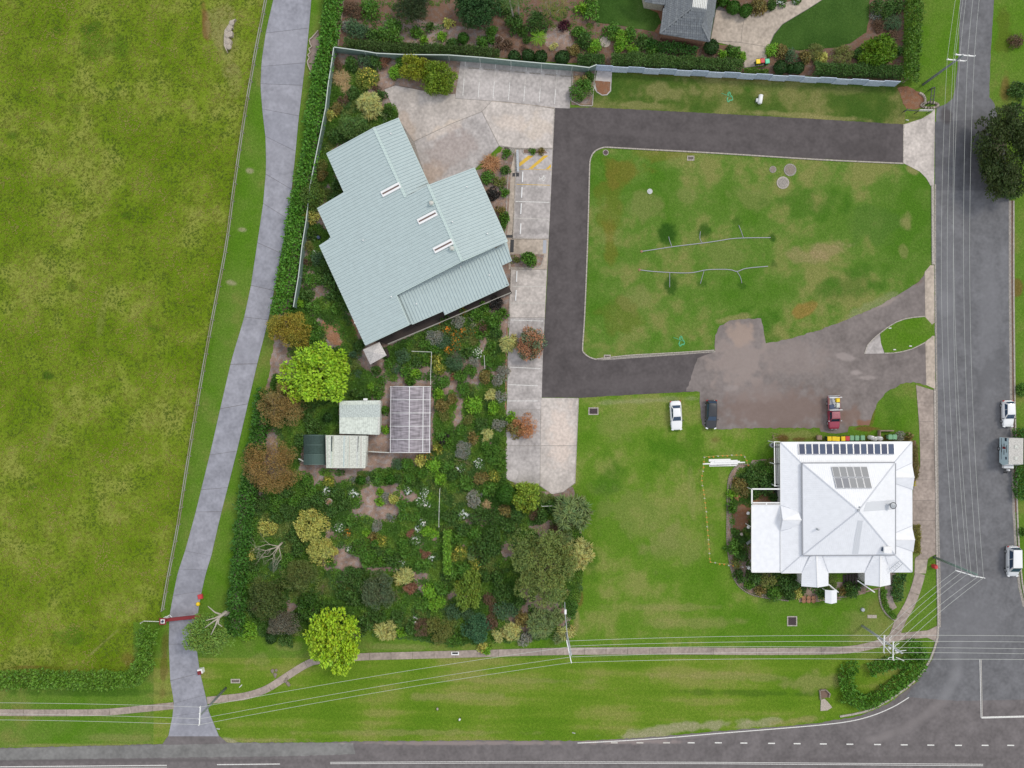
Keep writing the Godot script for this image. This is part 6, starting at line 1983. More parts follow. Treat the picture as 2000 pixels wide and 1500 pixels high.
func ute() -> void:
	var v := thing("utility_truck", "faded red flat-tray ute loaded with tools parked in the yard", "ute", P(1624, 804.5), 0.03, "parked vehicles")
	g_body(v, [[0.55, 0.8, 0.36, 0.8, 0.98], [0.6, 0.84, 0.32, 0.82, 1.02], [1.3, 0.86, 0.32, 0.84, 1.02], [1.7, 0.86, 0.32, 0.82, 1.0], [2.3, 0.83, 0.33, 0.76, 0.93], [2.55, 0.77, 0.36, 0.68, 0.84], [2.62, 0.66, 0.42, 0.62, 0.76]], M.car_red)
	cabin(v, [1.0, 1.62, 0.78, 0.64, -0.25, -0.1, 0.95, 1.5], M.car_red, M.car_red_faded, M.glass)
	var g := Geo.new()
	g.box(Vector3(0, 0.66, 0.25), Vector3(1.56, 0.7, 0.8))
	part(v, "cab_back", g, M.car_red)
	g = Geo.new()
	g.box(Vector3(0, 0.5, -1.2), Vector3(0.7, 0.2, 2.6))
	part(v, "chassis", g, M.charcoal)
	g = Geo.new()
	g.box(Vector3(0, 0.78, -1.42), Vector3(1.72, 0.08, 2.2))
	part(v, "tray_floor", g, M.pipe)
	for s in [-1, 1]:
		g = Geo.new()
		g.box(Vector3(s * 0.87, 0.93, -1.42), Vector3(0.05, 0.3, 2.2))
		part(v, "tray_side", g, M.car_red_faded)
	g = Geo.new()
	g.box(Vector3(0, 0.93, -2.54), Vector3(1.8, 0.3, 0.05))
	part(v, "tailgate", g, M.alu)
	for z in [-0.36, -2.3]:
		g = Geo.new()
		g.beam(Vector3(-0.95, 1.66, z), Vector3(0.95, 1.66, z), 0.09, 0.07)
		for s in [-1, 1]:
			g.beam(Vector3(s * 0.85, 0.8, z), Vector3(s * 0.85, 1.66, z), 0.06, 0.06)
		part(v, "ladder_rack", g, M.white)
	wheel_parts(v, 0.72, 1.75, 0.34)
	wheel_parts(v, 0.72, -1.35, 0.34)
	for s in [-1, 1]:
		g = Geo.new()
		g.box(Vector3(s * 0.26, 0.62, 2.64), Vector3(0.36, 0.1, 0.08))
		part(v, "headlight", g, M.lens)
		g = Geo.new()
		g.box(Vector3(s * 0.95, 1.12, 1.35), Vector3(0.2, 0.16, 0.1))
		part(v, "mirror", g, M.chrome)
	# load on the tray
	var base := P(1624, 804.5)
	var goods := [["tool_box", "pale grey tool box on the ute tray", Vector3(0.52, 1.02, -1.05), Vector3(0.5, 0.4, 0.75), M.shed_b], ["yellow_case", "yellow case on the ute tray", Vector3(0.52, 1.05, -1.85), Vector3(0.5, 0.46, 0.62), M.yellow], ["blue_tub", "dark blue tub behind the cab on the ute tray", Vector3(-0.42, 0.99, -0.85), Vector3(0.7, 0.34, 0.6), M.panel_blue_b], ["timber_offcut", "tan timber board lying along the ute tray side", Vector3(-0.72, 0.9, -1.75), Vector3(0.16, 0.16, 0.9), M.sand]]
	for q in goods:
		g = Geo.new()
		g.box(q[2], q[3])
		g.box(q[2] + Vector3(0, q[3].y * 0.5 + 0.015, 0), Vector3(q[3].x * 0.86, 0.03, q[3].z * 0.86))
		var o := part(self, q[0], g, q[4])
		o.position = base
		o.rotation.y = 0.03
		meta(o, q[1], "cargo")
	for i in 4:
		g = Geo.new()
		var c := Vector3(-0.2 + i * 0.1 - (0.1 if i == 3 else 0.0), 0.83, -2.1 + i * 0.36)
		g.lathe(c, [[0.13, 0.0], [0.16, 0.3], [0.13, 0.3], [0.11, 0.06], [0.0, 0.05]], 10)
		var o := part(self, "bucket", g, M.white)
		o.position = base
		o.rotation.y = 0.03
		meta(o, ["rearmost", "second rearmost", "third rearmost", "frontmost"][i] + " of four white buckets on the ute tray", "bucket", "buckets on the ute tray")

func caravan() -> void:
	var v := thing("caravan", "white box caravan with dark side lettering parked at the east kerb", "caravan", P(1961.5, 880), -0.01, "parked vehicles")
	# side profile swept across the width
	var prof := [[-2.12, 0.45], [-2.12, 2.5], [1.85, 2.5], [2.12, 1.5], [2.12, 1.1], [1.8, 0.45]]
	var hw := 1.08
	for s in [-1, 1]:
		var g := Geo.new()
		for i in range(1, prof.size() - 1):
			g.tri(Vector3(hw * s, prof[0][1], prof[0][0]), Vector3(hw * s, prof[i][1], prof[i][0]), Vector3(hw * s, prof[i + 1][1], prof[i + 1][0]))
		var side := part(v, "side_panel", g, M.car_side_blue)
		for q in [[-1.85, 1.85, 0.5, 0.42, M.glass], [1.0, 1.95, 0.4, 0.3, M.glass], [-1.2, 0.9, 1.6, 0.06, M.charcoal], [0.4, 0.9, 1.8, 0.06, M.charcoal]]:
			g = Geo.new()
			g.box(Vector3((hw + 0.012) * s, q[1], q[0]), Vector3(0.02, q[3], q[2]))
			part(side, "window" if q[4] == M.glass else "trim_stripe", g, q[4])
		# bold dark mark: two bars, a cross stroke and a maroon block
		for q in [[-0.55, 1.5, 0.34, 1.3, M.maroon], [-0.42, 2.05, 0.1, 1.1, M.charcoal], [-0.42, 0.98, 0.1, 1.2, M.charcoal], [-0.85, 1.5, 0.12, 0.7, M.charcoal], [0.15, 1.5, 0.12, 0.7, M.charcoal]]:
			g = Geo.new()
			g.box(Vector3((hw + 0.02) * s, q[1], q[0]), Vector3(0.02, q[3] * 0.5 if q[4] == M.maroon else q[2], q[2] if q[4] == M.maroon else q[3]))
			part(side, "lettering", g, q[4])
	var g := Geo.new()
	for i in prof.size():
		if i == 1:
			continue
		var a: Array = prof[i]
		var b: Array = prof[(i + 1) % prof.size()]
		g.quad(Vector3(-hw, a[1], a[0]), Vector3(hw, a[1], a[0]), Vector3(hw, b[1], b[0]), Vector3(-hw, b[1], b[0]))
	part(v, "shell", g, M.car_white)
	g = Geo.new()
	g.box(Vector3(0, 2.53, -0.14), Vector3(2.2, 0.08, 4.0))
	var roof := part(v, "roof", g, mat(0.7, 0.68, 0.64, 0.6, "blotch", 1.2, 0.0, "stain", 0.7))
	for z in [-0.8, 0.9]:
		g = Geo.new()
		g.box(Vector3(0.0, 2.6, z), Vector3(0.6, 0.1, 0.5))
		part(roof, "roof_hatch", g, M.offwhite)
	wheel_parts(v, 0.98, -0.3, 0.33)
	g = Geo.new()
	g.beam(Vector3(-0.7, 0.5, 1.9), Vector3(0, 0.5, 3.5), 0.08, 0.1)
	g.beam(Vector3(0.7, 0.5, 1.9), Vector3(0, 0.5, 3.5), 0.08, 0.1)
	part(v, "drawbar", g, M.charcoal)
	g = Geo.new()
	g.box(Vector3(0.05, 0.75, 2.45), Vector3(1.5, 0.45, 0.42))
	part(v, "front_box", g, M.white)
	g = Geo.new()
	g.lathe(Vector3(0.12, 0.52, 2.95), [[0.15, 0.0], [0.16, 0.4], [0.1, 0.5], [0.0, 0.52]], 12)
	part(v, "gas_bottle", g, M.white, true)
	g = Geo.new()
	g.tube(PackedVector3Array([Vector3(-0.05, 0.0, 3.4), Vector3(-0.05, 0.8, 3.4)]), radii(2, 0.04), 8)
	g.box(Vector3(-0.05, 0.1, 3.4), Vector3(0.1, 0.2, 0.22))
	part(v, "jockey_wheel", g, M.charcoal)

# ---------------------------------------------------------------- poles and wires
func pole(label: String, base: Array, top: Array, arms: Array, m: Material) -> Node3D:
	var h := 110.0 * (1.0 - Vector2(base[0] - 1000.0, base[1] - 750.0).length() / Vector2(top[0] - 1000.0, top[1] - 750.0).length())
	var b := P(base[0], base[1])
	var n := thing("power_pole", label, "power pole", b, 0.0, "power poles")
	var g := Geo.new()
	g.tube(PackedVector3Array([Vector3.ZERO, Vector3(0, h * 0.5, 0), Vector3(0, h, 0)]), PackedFloat32Array([0.2, 0.17, 0.13]), 10)
	part(n, "post", g, m, true)
	for a in arms:
		var p := P(a[0], a[1], a[4]) - b
		var q := P(a[2], a[3], a[4]) - b
		g = Geo.new()
		g.beam(p, q, 0.13, 0.13)
		var arm := part(n, "crossarm", g, M.white)
		# tie the arm to the post if it sits off-centre
		var c := (p + q) * 0.5
		if Vector2(c.x, c.z).length() > 0.3:
			g = Geo.new()
			g.beam(c, Vector3(0, c.y - 0.2, 0), 0.08, 0.08)
			part(arm, "brace", g, M.galv)
		for t in [0.03, 0.35, 0.65, 0.97]:
			g = Geo.new()
			g.lathe(p.lerp(q, t) + Vector3(0, 0.06, 0), [[0.05, 0.0], [0.08, 0.08], [0.05, 0.12], [0.07, 0.2], [0.0, 0.24]], 8)
			part(arm, "insulator", g, M.white)
	return n

func wire(label: String, a: Vector3, b: Vector3, sag: float, r := 0.02) -> void:
	var pts := PackedVector3Array()
	var n := 16
	for i in n + 1:
		var t := i / float(n)
		pts.append(a.lerp(b, t) - Vector3(0, sag * 4.0 * t * (1.0 - t), 0))
	var g := Geo.new()
	g.tube(pts, radii(n + 1, r), 5)
	meta(part(self, "power_line", g, M.wire), label, "power line", "overhead lines")

func build_poles() -> void:
	pole("weathered grey power pole on the verge by the north end of the side road", [1803, 165], [1880, 108], [[1865, 106.5, 1904, 110, 9.5], [1849, 116, 1886, 119.5, 8.3]], M.pole)
	pole("greenish power pole on the verge beside the white house path", [1824, 1088], [1908, 1123], [[1895, 1124, 1922, 1128.5, 9.6], [1866, 1114, 1900, 1124, 8.4]], M.fence_green)
	var p3 := pole("corner power pole with two crossarms beside the corner hedge", [1684, 1222], [1751, 1290], [[1727, 1240, 1726, 1275, 8.2], [1744.5, 1252, 1744, 1289, 9.6]], M.pole_pale)
	var g := Geo.new()
	g.beam(P(1714, 1246, 6.2) - p3.position, P(1740, 1276, 8.6) - p3.position, 0.12, 0.12)
	part(p3, "stay_arm", g, M.white)
	for q in [[1746, 1268, 1756, 1256], [1748, 1270, 1764, 1276], [1750, 1284, 1766, 1291], [1744, 1284, 1734, 1288], [1750, 1276, 1770, 1270], [1738, 1252, 1742, 1243]]:
		g = Geo.new()
		var a := P(q[0], q[1], 9.4) - p3.position
		var c := P(q[2], q[3], 9.5) - p3.position
		g.tube(PackedVector3Array([a, a.lerp(c, 0.5) - Vector3(0, 0.3, 0), c]), radii(3, 0.05), 5)
		part(p3, "jumper_cable", g, M.white)
	for q in [[1735, 1264], [1749.5, 1271]]:
		g = Geo.new()
		g.lathe(P(q[0], q[1], 8.6) - p3.position, [[0.0, 0.0], [0.16, 0.02], [0.18, 0.5], [0.0, 0.56]], 10)
		part(p3, "fuse_can", g, M.white, true)
	var p4 := pole("pale power pole rising beside the strappy shrubs at the footpath", [1105, 1231], [1115, 1279], [[1106.5, 1250, 1116, 1294.5, 9.3]], M.pole_pale)
	g = Geo.new()
	g.tube(PackedVector3Array([Vector3(0, 4.0, 0), P(1104, 1200, 4.6) - p4.position, P(1103, 1176, 4.7) - p4.position]), PackedFloat32Array([0.06, 0.05, 0.04]), 6)
	var arm := part(p4, "lamp_arm", g, M.pole_pale)
	g = Geo.new()
	g.box(P(1104.5, 1195, 4.7) - p4.position, Vector3(0.3, 0.16, 0.7))
	part(arm, "lamp_head", g, M.white)
	pole("slim power pole on the verge beside the foot of the grey driveway", [441, 1344], [390, 1396], [[391.5, 1379, 389.5, 1416, 9.2]], M.pole)
	# wires: bottom street
	var A := [[1107, 1264, 9.4], [1112.5, 1283.5, 9.4], [1116, 1294, 9.4]]
	var B := [[391.5, 1381, 9.4], [390.5, 1404, 9.4], [389.5, 1415.5, 9.4]]
	var L := [[-260, 1373, 9.4], [-260, 1394, 9.4], [-260, 1406, 9.4]]
	var nm := ["northern", "middle", "southern"]
	for i in 3:
		wire(nm[i] + " wire of three between the driveway pole and the footpath pole", P(A[i][0], A[i][1], A[i][2]), P(B[i][0], B[i][1], B[i][2]), 0.9)
		wire(nm[i] + " wire of three running west from the driveway pole", P(B[i][0], B[i][1], B[i][2]), P(L[i][0], L[i][1], L[i][2]), 0.6)
	var C := [[1107.5, 1252, 9.4], [1109, 1262, 9.4], [1110.5, 1268, 9.4], [1113, 1283, 9.4], [1116, 1294, 9.4]]
	var D := [[1727, 1241, 8.3], [1744.5, 1253, 9.7], [1726.5, 1265, 8.3], [1726, 1274.5, 8.3], [1744, 1288, 9.7]]
	var E := [[2200, 1246, 8.6], [2200, 1258, 9.7], [2200, 1272, 8.6], [2200, 1282, 8.6], [2200, 1292, 9.7]]
	var on := ["northernmost", "second northernmost", "middle", "second southernmost", "southernmost"]
	for i in 5:
		wire(on[i] + " of five wires from the footpath pole to the corner pole", P(C[i][0], C[i][1], C[i][2]), P(D[i][0], D[i][1], D[i][2]), 0.7)
		wire(on[i] + " of five wires from the corner pole east across the road", P(D[i][0], D[i][1], D[i][2]), P(E[i][0], E[i][1], E[i][2]), 0.4)
	# wires: side road
	var N := [[1850, 116.3, 8.5], [1862, 117.3, 8.5], [1874, 118.4, 8.5], [1866, 107, 9.7], [1890, 109, 9.7], [1903, 110, 9.7]]
	var Q := [[1867, 1114.5, 8.6], [1878, 1117.8, 8.6], [1890, 1121, 8.6], [1897, 1124.5, 9.8], [1910, 1126.5, 9.8], [1921, 1128.3, 9.8]]
	var O := [[1890, -140, 8.5], [1898, -140, 8.5], [1906, -140, 8.5], [1905, -140, 9.7], [1918, -140, 9.7], [1930, -140, 9.7]]
	var low := [2.3, 2.3, 2.3, 1.9, 1.9, 1.9]
	var ord := ["westernmost", "second from west", "third from west", "third from east", "second from east", "easternmost"]
	for i in 6:
		wire(ord[i] + " of six wires along the side road", P(N[i][0], N[i][1], N[i][2]), P(Q[i][0], Q[i][1], Q[i][2]), low[i], 0.015)
		wire(ord[i] + " of six wires north of the northern pole", P(N[i][0], N[i][1], N[i][2]), P(O[i][0], O[i][1], O[i][2]), 0.3, 0.015)
	var R := [[1715, 1246, 6.4], [1727, 1250, 8.3], [1727, 1262, 8.3], [1744.5, 1262, 9.7], [1744, 1280, 9.7]]
	var U := [[1867, 1114.5, 8.6], [1878, 1117.8, 8.6], [1890, 1121, 8.6], [1910, 1126.5, 9.8], [1921, 1128.3, 9.8]]
	for i in 5:
		wire(on[i].replace("north", "north-west").replace("south", "south-east") + " of five diagonal wires between the path pole and corner pole", P(U[i][0], U[i][1], U[i][2]), P(R[i][0], R[i][1], R[i][2]), 0.5)

# ---------------------------------------------------------------- small objects
func wheelie_bin(label: String, px: float, py: float, turn: float, lid: Material, body: Material) -> void:
	var b := thing("wheelie_bin", label, "bin", P(px, py), turn, "wheelie bins")
	var g := Geo.new()
	var lo := [Vector3(-0.21, 0.05, -0.24), Vector3(0.21, 0.05, -0.24), Vector3(0.21, 0.05, 0.22), Vector3(-0.21, 0.05, 0.22)]
	var hi := [Vector3(-0.29, 0.98, -0.33), Vector3(0.29, 0.98, -0.33), Vector3(0.29, 0.98, 0.33), Vector3(-0.29, 0.98, 0.33)]
	for i in 4:
		g.quad(lo[i], lo[(i + 1) % 4], hi[(i + 1) % 4], hi[i])
	part(b, "body", g, body)
	g = Geo.new()
	var e := [[-0.32, -0.36], [0.32, -0.36], [0.34, -0.2], [0.34, 0.3], [0.26, 0.37], [-0.26, 0.37], [-0.34, 0.3], [-0.34, -0.2]]
	var rim := PackedVector3Array()
	var crown := PackedVector3Array()
	for q in e:
		rim.append(Vector3(q[0], 0.99, q[1]))
		crown.append(Vector3(q[0] * 0.8, 1.07, q[1] * 0.8))
	for i in 8:
		g.quad(rim[i], rim[(i + 1) % 8], crown[(i + 1) % 8], crown[i])
	g.face(crown)
	part(b, "lid", g, lid)
	g = Geo.new()
	g.beam(Vector3(-0.26, 0.97, -0.42), Vector3(0.26, 0.97, -0.42), 0.05, 0.05)
	part(b, "handle", g, body)
	for s in [-1, 1]:
		g = Geo.new()
		g.tube(PackedVector3Array([Vector3(s * 0.2, 0.1, -0.26), Vector3(s * 0.27, 0.1, -0.26)]), radii(2, 0.1), 10)
		part(b, "wheel", g, M.tyre)

func disc(called: String, label: String, category: String, px: float, py: float, r: float, h: float, m: Material, lid: Material, group := "") -> void:
	var n := thing(called, label, category, P(px, py), 0.0, group)
	var g := Geo.new()
	g.lathe(Vector3.ZERO, [[r, 0.0], [r, h - 0.015], [r - 0.02, h], [r * 0.8, h], [r * 0.79, h - 0.02], [0.0, h - 0.02]], 24)
	part(n, "collar", g, m)
	g = Geo.new()
	g.lathe(Vector3.ZERO, [[r * 0.76, h - 0.03], [r * 0.76, h + 0.005], [r * 0.2, h + 0.012], [r * 0.18, h + 0.03], [0.0, h + 0.03]], 24)
	part(n, "lid", g, lid)

func grate_pit(label: String, px: float, py: float, w: float, d: float, m: Material) -> void:
	var n := thing("drain_pit", label, "drain", P(px, py), 0.0, "drain pits")
	var g := Geo.new()
	for q in [[0, -d * 0.5, w + 0.16, 0.16], [0, d * 0.5, w + 0.16, 0.16], [-w * 0.5, 0, 0.16, d - 0.16], [w * 0.5, 0, 0.16, d - 0.16]]:
		g.box(Vector3(q[0], 0.03, q[1]), Vector3(q[2], 0.06, q[3]))
	part(n, "surround", g, M.kerb)
	g = Geo.new()
	g.box(Vector3(0, 0.005, 0), Vector3(w - 0.16, 0.02, d - 0.16))
	part(n, "pit", g, M.black)
	var k := int((w - 0.2) / 0.12)
	for i in k:
		g = Geo.new()
		g.box(Vector3(-w * 0.5 + 0.14 + (i + 0.5) * (w - 0.28) / k, 0.04, 0), Vector3(0.06, 0.03, d - 0.17))
		part(n, "bar", g, m)

func pipe_run(called: String, label: String, category: String, a: Array, r: float, m: Material, y := 0.0) -> Node3D:
	var g := Geo.new()
	var s := smooth_line(a, 5) if a.size() > 2 else a
	g.tube(path(s, r * 0.9 + y), radii(s.size(), r), 6)
	var o := part(self, called, g, m, true)
	meta(o, label, category)
	return o

func build_objects() -> void:
	var i := 0
	for q in [[1614.5, 856, M.yellow, "leftmost yellow-lidded bin in the row north of the white house"], [1623.5, 856, M.yellow, "second yellow-lidded bin from the left north of the white house"], [1630.5, 856.5, M.yellow, "third yellow-lidded bin from the left, touching the second"], [1641, 856, M.yellow, "rightmost yellow-lidded bin beside the red-lidded bin"], [1649.5, 855.5, M.red, "red-lidded bin in the row north of the white house"], [1658, 855, M.bin_green, "green bin right beside the red-lidded bin"], [1668, 855, M.bin_green, "middle green bin of three north of the white house"], [1679, 854.5, M.bin_green, "third green bin standing apart near the gas cylinders"], [1732.5, 853, M.bin_green, "left green bin of the pair in the brick bay"], [1741, 853, M.bin_green, "right green bin of the pair in the brick bay"]]:
		wheelie_bin(q[3], q[0], q[1], rng.randf_range(-0.06, 0.06), q[2], M.bin_green if q[2] == M.bin_green else M.bin_body)
	for q in [[1476.5, 125.5, M.yellow, "yellow-lidded bin on the pale neighbour driveway"], [1485, 124, M.red, "red-lidded bin on the pale neighbour driveway"], [1494.5, 125, M.bin_lime, "bright green-lidded bin on the pale neighbour driveway"]]:
		wheelie_bin(q[3], q[0], q[1], 0.1, q[2], M.bin_body)
	# gas cylinders
	for q in [[1697, 854, "left of three white gas cylinders by the north wall"], [1702.5, 856, "middle of three white gas cylinders by the north wall"], [1713, 855.5, "right of three white gas cylinders by the north wall"]]:
		var g := Geo.new()
		g.lathe(Vector3.ZERO, [[0.0, 0.02], [0.3, 0.04], [0.32, 0.15], [0.32, 1.15], [0.26, 1.3], [0.1, 1.38], [0.0, 1.4]], 16)
		var n := thing("gas_cylinder", q[2], "gas cylinder", P(q[0], q[1]), 0.0, "gas cylinders")
		part(n, "tank", g, M.white, true)
		g = Geo.new()
		g.lathe(Vector3(0, 1.3, 0), [[0.16, 0.0], [0.16, 0.18], [0.13, 0.18], [0.13, 0.0]], 12)
		part(n, "collar", g, M.offwhite)
	var gb := Geo.new()
	gb.box(P(1728, 852) + Vector3(0, 0.35, -0.9), Vector3(2.2, 0.7, 0.16))
	gb.box(P(1728, 852) + Vector3(-1.05, 0.35, 0), Vector3(0.16, 0.7, 1.8))
	meta(part(self, "bin_bay_wall", gb, M.paver), "low brick wall around the pair of green bins", "wall")
	gb = Geo.new()
	gb.box(P(1598, 854) + Vector3(0, 0.25, 0), Vector3(0.62, 0.5, 0.62))
	gb.box(P(1598, 854) + Vector3(0, 0.53, 0), Vector3(0.7, 0.06, 0.7))
	meta(part(self, "meter_box", gb, M.paver), "tan square box beside the yellow bins", "box")
	gb = Geo.new()
	gb.lathe(P(1505.5, 868.5), [[0.3, 0.0], [0.38, 0.9], [0.32, 0.95], [0.28, 0.2], [0.0, 0.18]], 12)
	meta(part(self, "water_tub", gb, M.galv), "grey plastic tub at the house's north-west corner", "tub")
	# lids in the lawn
	disc("tank_lid", "larger right concrete lid of three in the lawn near the north entrance", "manhole", 1543, 332, 0.98, 0.07, M.gutter, M.stone_dark, "concrete tank lids")
	disc("tank_lid", "large lower concrete lid of three in the lawn near the north entrance", "manhole", 1529, 357, 0.98, 0.07, M.kerb, M.gutter, "concrete tank lids")
	disc("tank_lid", "smallest concrete lid of three in the lawn near the north entrance", "manhole", 1509.5, 331, 0.54, 0.06, M.gutter, M.stone_dark, "concrete tank lids")
	disc("round_drain", "round drain with pale collar at the lawn's north-west corner", "drain", 1183, 298, 0.46, 0.05, M.kerb, M.grate)
	disc("vent_cover", "pale round vent cover in the western half of the lawn", "vent", 1269, 374, 0.42, 0.12, M.offwhite, M.galv)
	disc("bird_bath", "pale round bowl among dark ground cover west of the mulch patch", "bowl", 644, 979, 0.54, 0.6, M.stone, M.sand)
	disc("stepping_stone", "round pale stone paving circle in the northern garden", "paving", 1182, 82, 0.86, 0.1, M.stone, M.stone)
	grate_pit("rectangular drain grate near the lawn's north kerb", 1349, 309, 0.95, 0.6, M.stone_dark)
	grate_pit("square brown drain grate in the lawn south of the white house", 1547, 1213, 1.4, 1.4, M.grate)
	grate_pit("small drain pit on the verge beside the driveway footpath", 460, 1330, 1.3, 0.5, M.stone_dark)
	grate_pit("broken drain pit in the lawn east of the concrete apron", 1159, 803, 1.4, 1.0, M.grate)
	grate_pit("kerb inlet grate at the lawn's south-west corner", 1186, 697, 0.9, 0.5, M.stone_dark)
	var slab := Geo.new()
	for s in [-1, 1]:
		slab.box(P(1703 + s * 4.6, 1204) + Vector3(0, 0.03, 0), Vector3(0.7, 0.06, 0.5))
	meta(part(self, "cover_slab", slab, M.stone), "pair of small tan cover slabs in the lawn by the path", "slab")
	slab = Geo.new()
	slab.lathe(P(1684, 1190), [[0.3, 0.0], [0.3, 0.3], [0.24, 0.36], [0.0, 0.38]], 10)
	meta(part(self, "water_meter", slab, M.galv), "small pale metal post cover on the lawn south of house", "meter")
	# wheel stops
	var stop_mesh := Geo.new()
	for e in [-1, 1]:
		stop_mesh.quad(Vector3(-0.85, 0, 0.09 * e), Vector3(0.85, 0, 0.09 * e), Vector3(0.83, 0.11, 0.05 * e), Vector3(-0.83, 0.11, 0.05 * e))
		stop_mesh.tri(Vector3(0.85 * e, 0, -0.09), Vector3(0.85 * e, 0, 0.09), Vector3(0.83 * e, 0.11, 0))
	stop_mesh.quad(Vector3(-0.83, 0.11, -0.05), Vector3(0.83, 0.11, -0.05), Vector3(0.83, 0.11, 0.05), Vector3(-0.83, 0.11, 0.05))
	var sm := stop_mesh.mesh()
	var wn := ["first", "second", "third", "fourth", "fifth", "sixth", "seventh"]
	for k in 7:
		var o := put(self, "wheel_stop", sm, M.gutter, P(925 + k * 30, 133.5 + k * 2.6) + Vector3(0, 0.046, 0))
		o.rotation.y = -0.08
		meta(o, wn[k] + " wheel stop from the left in the northern bays", "wheel stop", "northern wheel stops")
	i = 0
	for q in [[1020.5, 346], [1019, 376], [1017.5, 408], [1016.5, 447], [1009, 540], [1007.5, 577]]:
		var o := put(self, "wheel_stop", sm, M.white, P(q[0], q[1]) + Vector3(0, 0.046, 0))
		o.rotation.y = PI / 2 - 0.05
		meta(o, wn[i] + " wheel stop from the north in the bays beside the hall", "wheel stop", "eastern wheel stops")
		i += 1
	var rl := Geo.new()
	rl.box(P(1011, 316) + Vector3(0, 0.5, 0), Vector3(0.36, 0.08, 3.4), Basis(Vector3.UP, 0.03))
	for z in [-1.5, 0.0, 1.5]:
		rl.box(P(1011, 316) + Vector3(0, 0.27, z), Vector3(0.1, 0.46, 0.1))
	meta(part(self, "guard_rail", rl, M.galv), "grey guard rail beside the yellow striped bay", "guard rail")
	# irrigation pipes with branches
	var run := [["upper", [[1253, 491], [1280, 487], [1320, 481], [1370, 475], [1405, 470], [1430, 466], [1460, 464.5], [1505, 464]], [[[1312, 481], [1308, 470], [1306, 462]], [[1372, 475], [1367, 466], [1368, 452]], [[1452, 464.5], [1447, 450], [1443, 440]]]], ["lower", [[1249, 527], [1280, 530.5], [1330, 533], [1355, 532], [1380, 527], [1410, 526], [1428, 527], [1440, 530], [1458, 524], [1500, 520]], [[[1308, 533], [1308, 548], [1308, 561]], [[1375, 529], [1371, 543], [1368, 554]], [[1439, 530], [1446, 541], [1449, 553]]]]]
	for q in run:
		var n := thing("irrigation_pipe", q[0] + " grey irrigation pipe lying across the central lawn", "pipe")
		var g := Geo.new()
		var s := smooth_line(q[1], 4)
		g.tube(path(s, 0.06), radii(s.size(), 0.065), 6)
		part(n, "main_pipe", g, M.pipe, true)
		for b in q[2]:
			g = Geo.new()
			var t := smooth_line(b, 4)
			g.tube(path(t, 0.05), radii(t.size(), 0.042), 6)
			part(n, "branch_pipe", g, M.pipe, true)
		g = Geo.new()
		g.lathe(P(q[1][0][0], q[1][0][1]), [[0.22, 0.0], [0.2, 0.1], [0.0, 0.14]], 8)
		part(n, "end_cap", g, M.sand)
	# coiled hoses
	for q in [[1331, 667, "green hose loosely coiled on the lawn near the south kerb"], [1425, 190, "green hose coiled on the north lawn strip"]]:
		var a := []
		for k in 34:
			var t := k * 0.55
			var rr := 5.5 + 2.2 * sin(k * 1.7)
			a.append([q[0] + cos(t) * rr * 0.8, q[1] + sin(t) * rr * 1.5])
		a.push_front([q[0] - 16, q[1] - 8])
		pipe_run("garden_hose", q[2], "hose", a, 0.035, M.hose)
	# gas tank on north strip
	var tk := thing("water_drum", "white cylindrical drum lying on the north lawn strip", "drum", P(1483, 196), 0.0)
	var g := Geo.new()
	g.tube(PackedVector3Array([Vector3(0.15, 0.36, -0.72), Vector3(0.14, 0.36, -0.66), Vector3(-0.06, 0.36, 0.6), Vector3(-0.07, 0.36, 0.66)]), PackedFloat32Array([0.26, 0.34, 0.34, 0.26]), 14)
	part(tk, "drum", g, M.white, true)
	g = Geo.new()
	g.box(Vector3(-0.35, 0.2, 0.1), Vector3(0.5, 0.4, 0.5))
	part(tk, "pump", g, M.galv)
	# white board stack with safety rope round it
	var bd := thing("board_stack", "stack of long white boards on the lawn inside the orange flagged rope", "boards", P(1413, 902), 0.03)
	for q in [[-0.6, 0.06, -0.28, 3.4, 0.38, 0.1], [0.25, 0.06, 0.02, 4.6, 0.3, 0.1], [0.0, 0.05, 0.33, 4.4, 0.42, 0.1], [0.35, 0.16, -0.1, 3.6, 0.32, 0.08], [0.0, 0.05, 0.55, 4.5, 0.25, 0.1], [0.05, 0.03, 0.2, 6.6, 0.2, 0.06]]:
		g = Geo.new()
		g.box(Vector3(q[0], q[1], q[2]), Vector3(q[3], q[5], q[4]), Basis(Vector3.UP, rng.randf_range(-0.015, 0.015)))
		part(bd, "board", g, M.white)
	var rope := [[1450, 1105], [1423, 1102], [1387, 1098], [1384, 1060], [1380, 1010], [1376, 970], [1370, 935], [1375, 905], [1376, 892], [1400, 890], [1430, 889], [1454, 889], [1456, 894], [1461, 908]]
	var rp := thing("safety_rope", "yellow safety rope with orange and white flags around the boards", "rope")
	g = Geo.new()
	var rr := path(rope, 0.5)
	g.tube(rr, radii(rr.size(), 0.022), 5)
	part(rp, "rope", g, mat(0.6, 0.5, 0.16, 0.7))
	for p in rr:
		g = Geo.new()
		g.beam(Vector3(p.x, 0, p.z), p, 0.03, 0.03)
		part(rp, "stake", g, M.timber)
	i = 0
	for p in resample(rope, 9.0):
		g = Geo.new()
		var c := P(p.x + rng.randf_range(-0.4, 0.4), p.y + rng.randf_range(-1.5, 1.5), 0.45)
		g.tri(c + Vector3(-0.2, 0.08, 0), c + Vector3(0.2, 0.1, 0.08), c + Vector3(0.05, -0.1, 0.22))
		g.tri(c + Vector3(-0.1, 0.06, 0.12), c + Vector3(0.1, 0.06, 0.0), c + Vector3(0.0, -0.1, -0.04))
		part(rp, "flag", g, M.orange if i % 3 else M.paint)
		i += 1
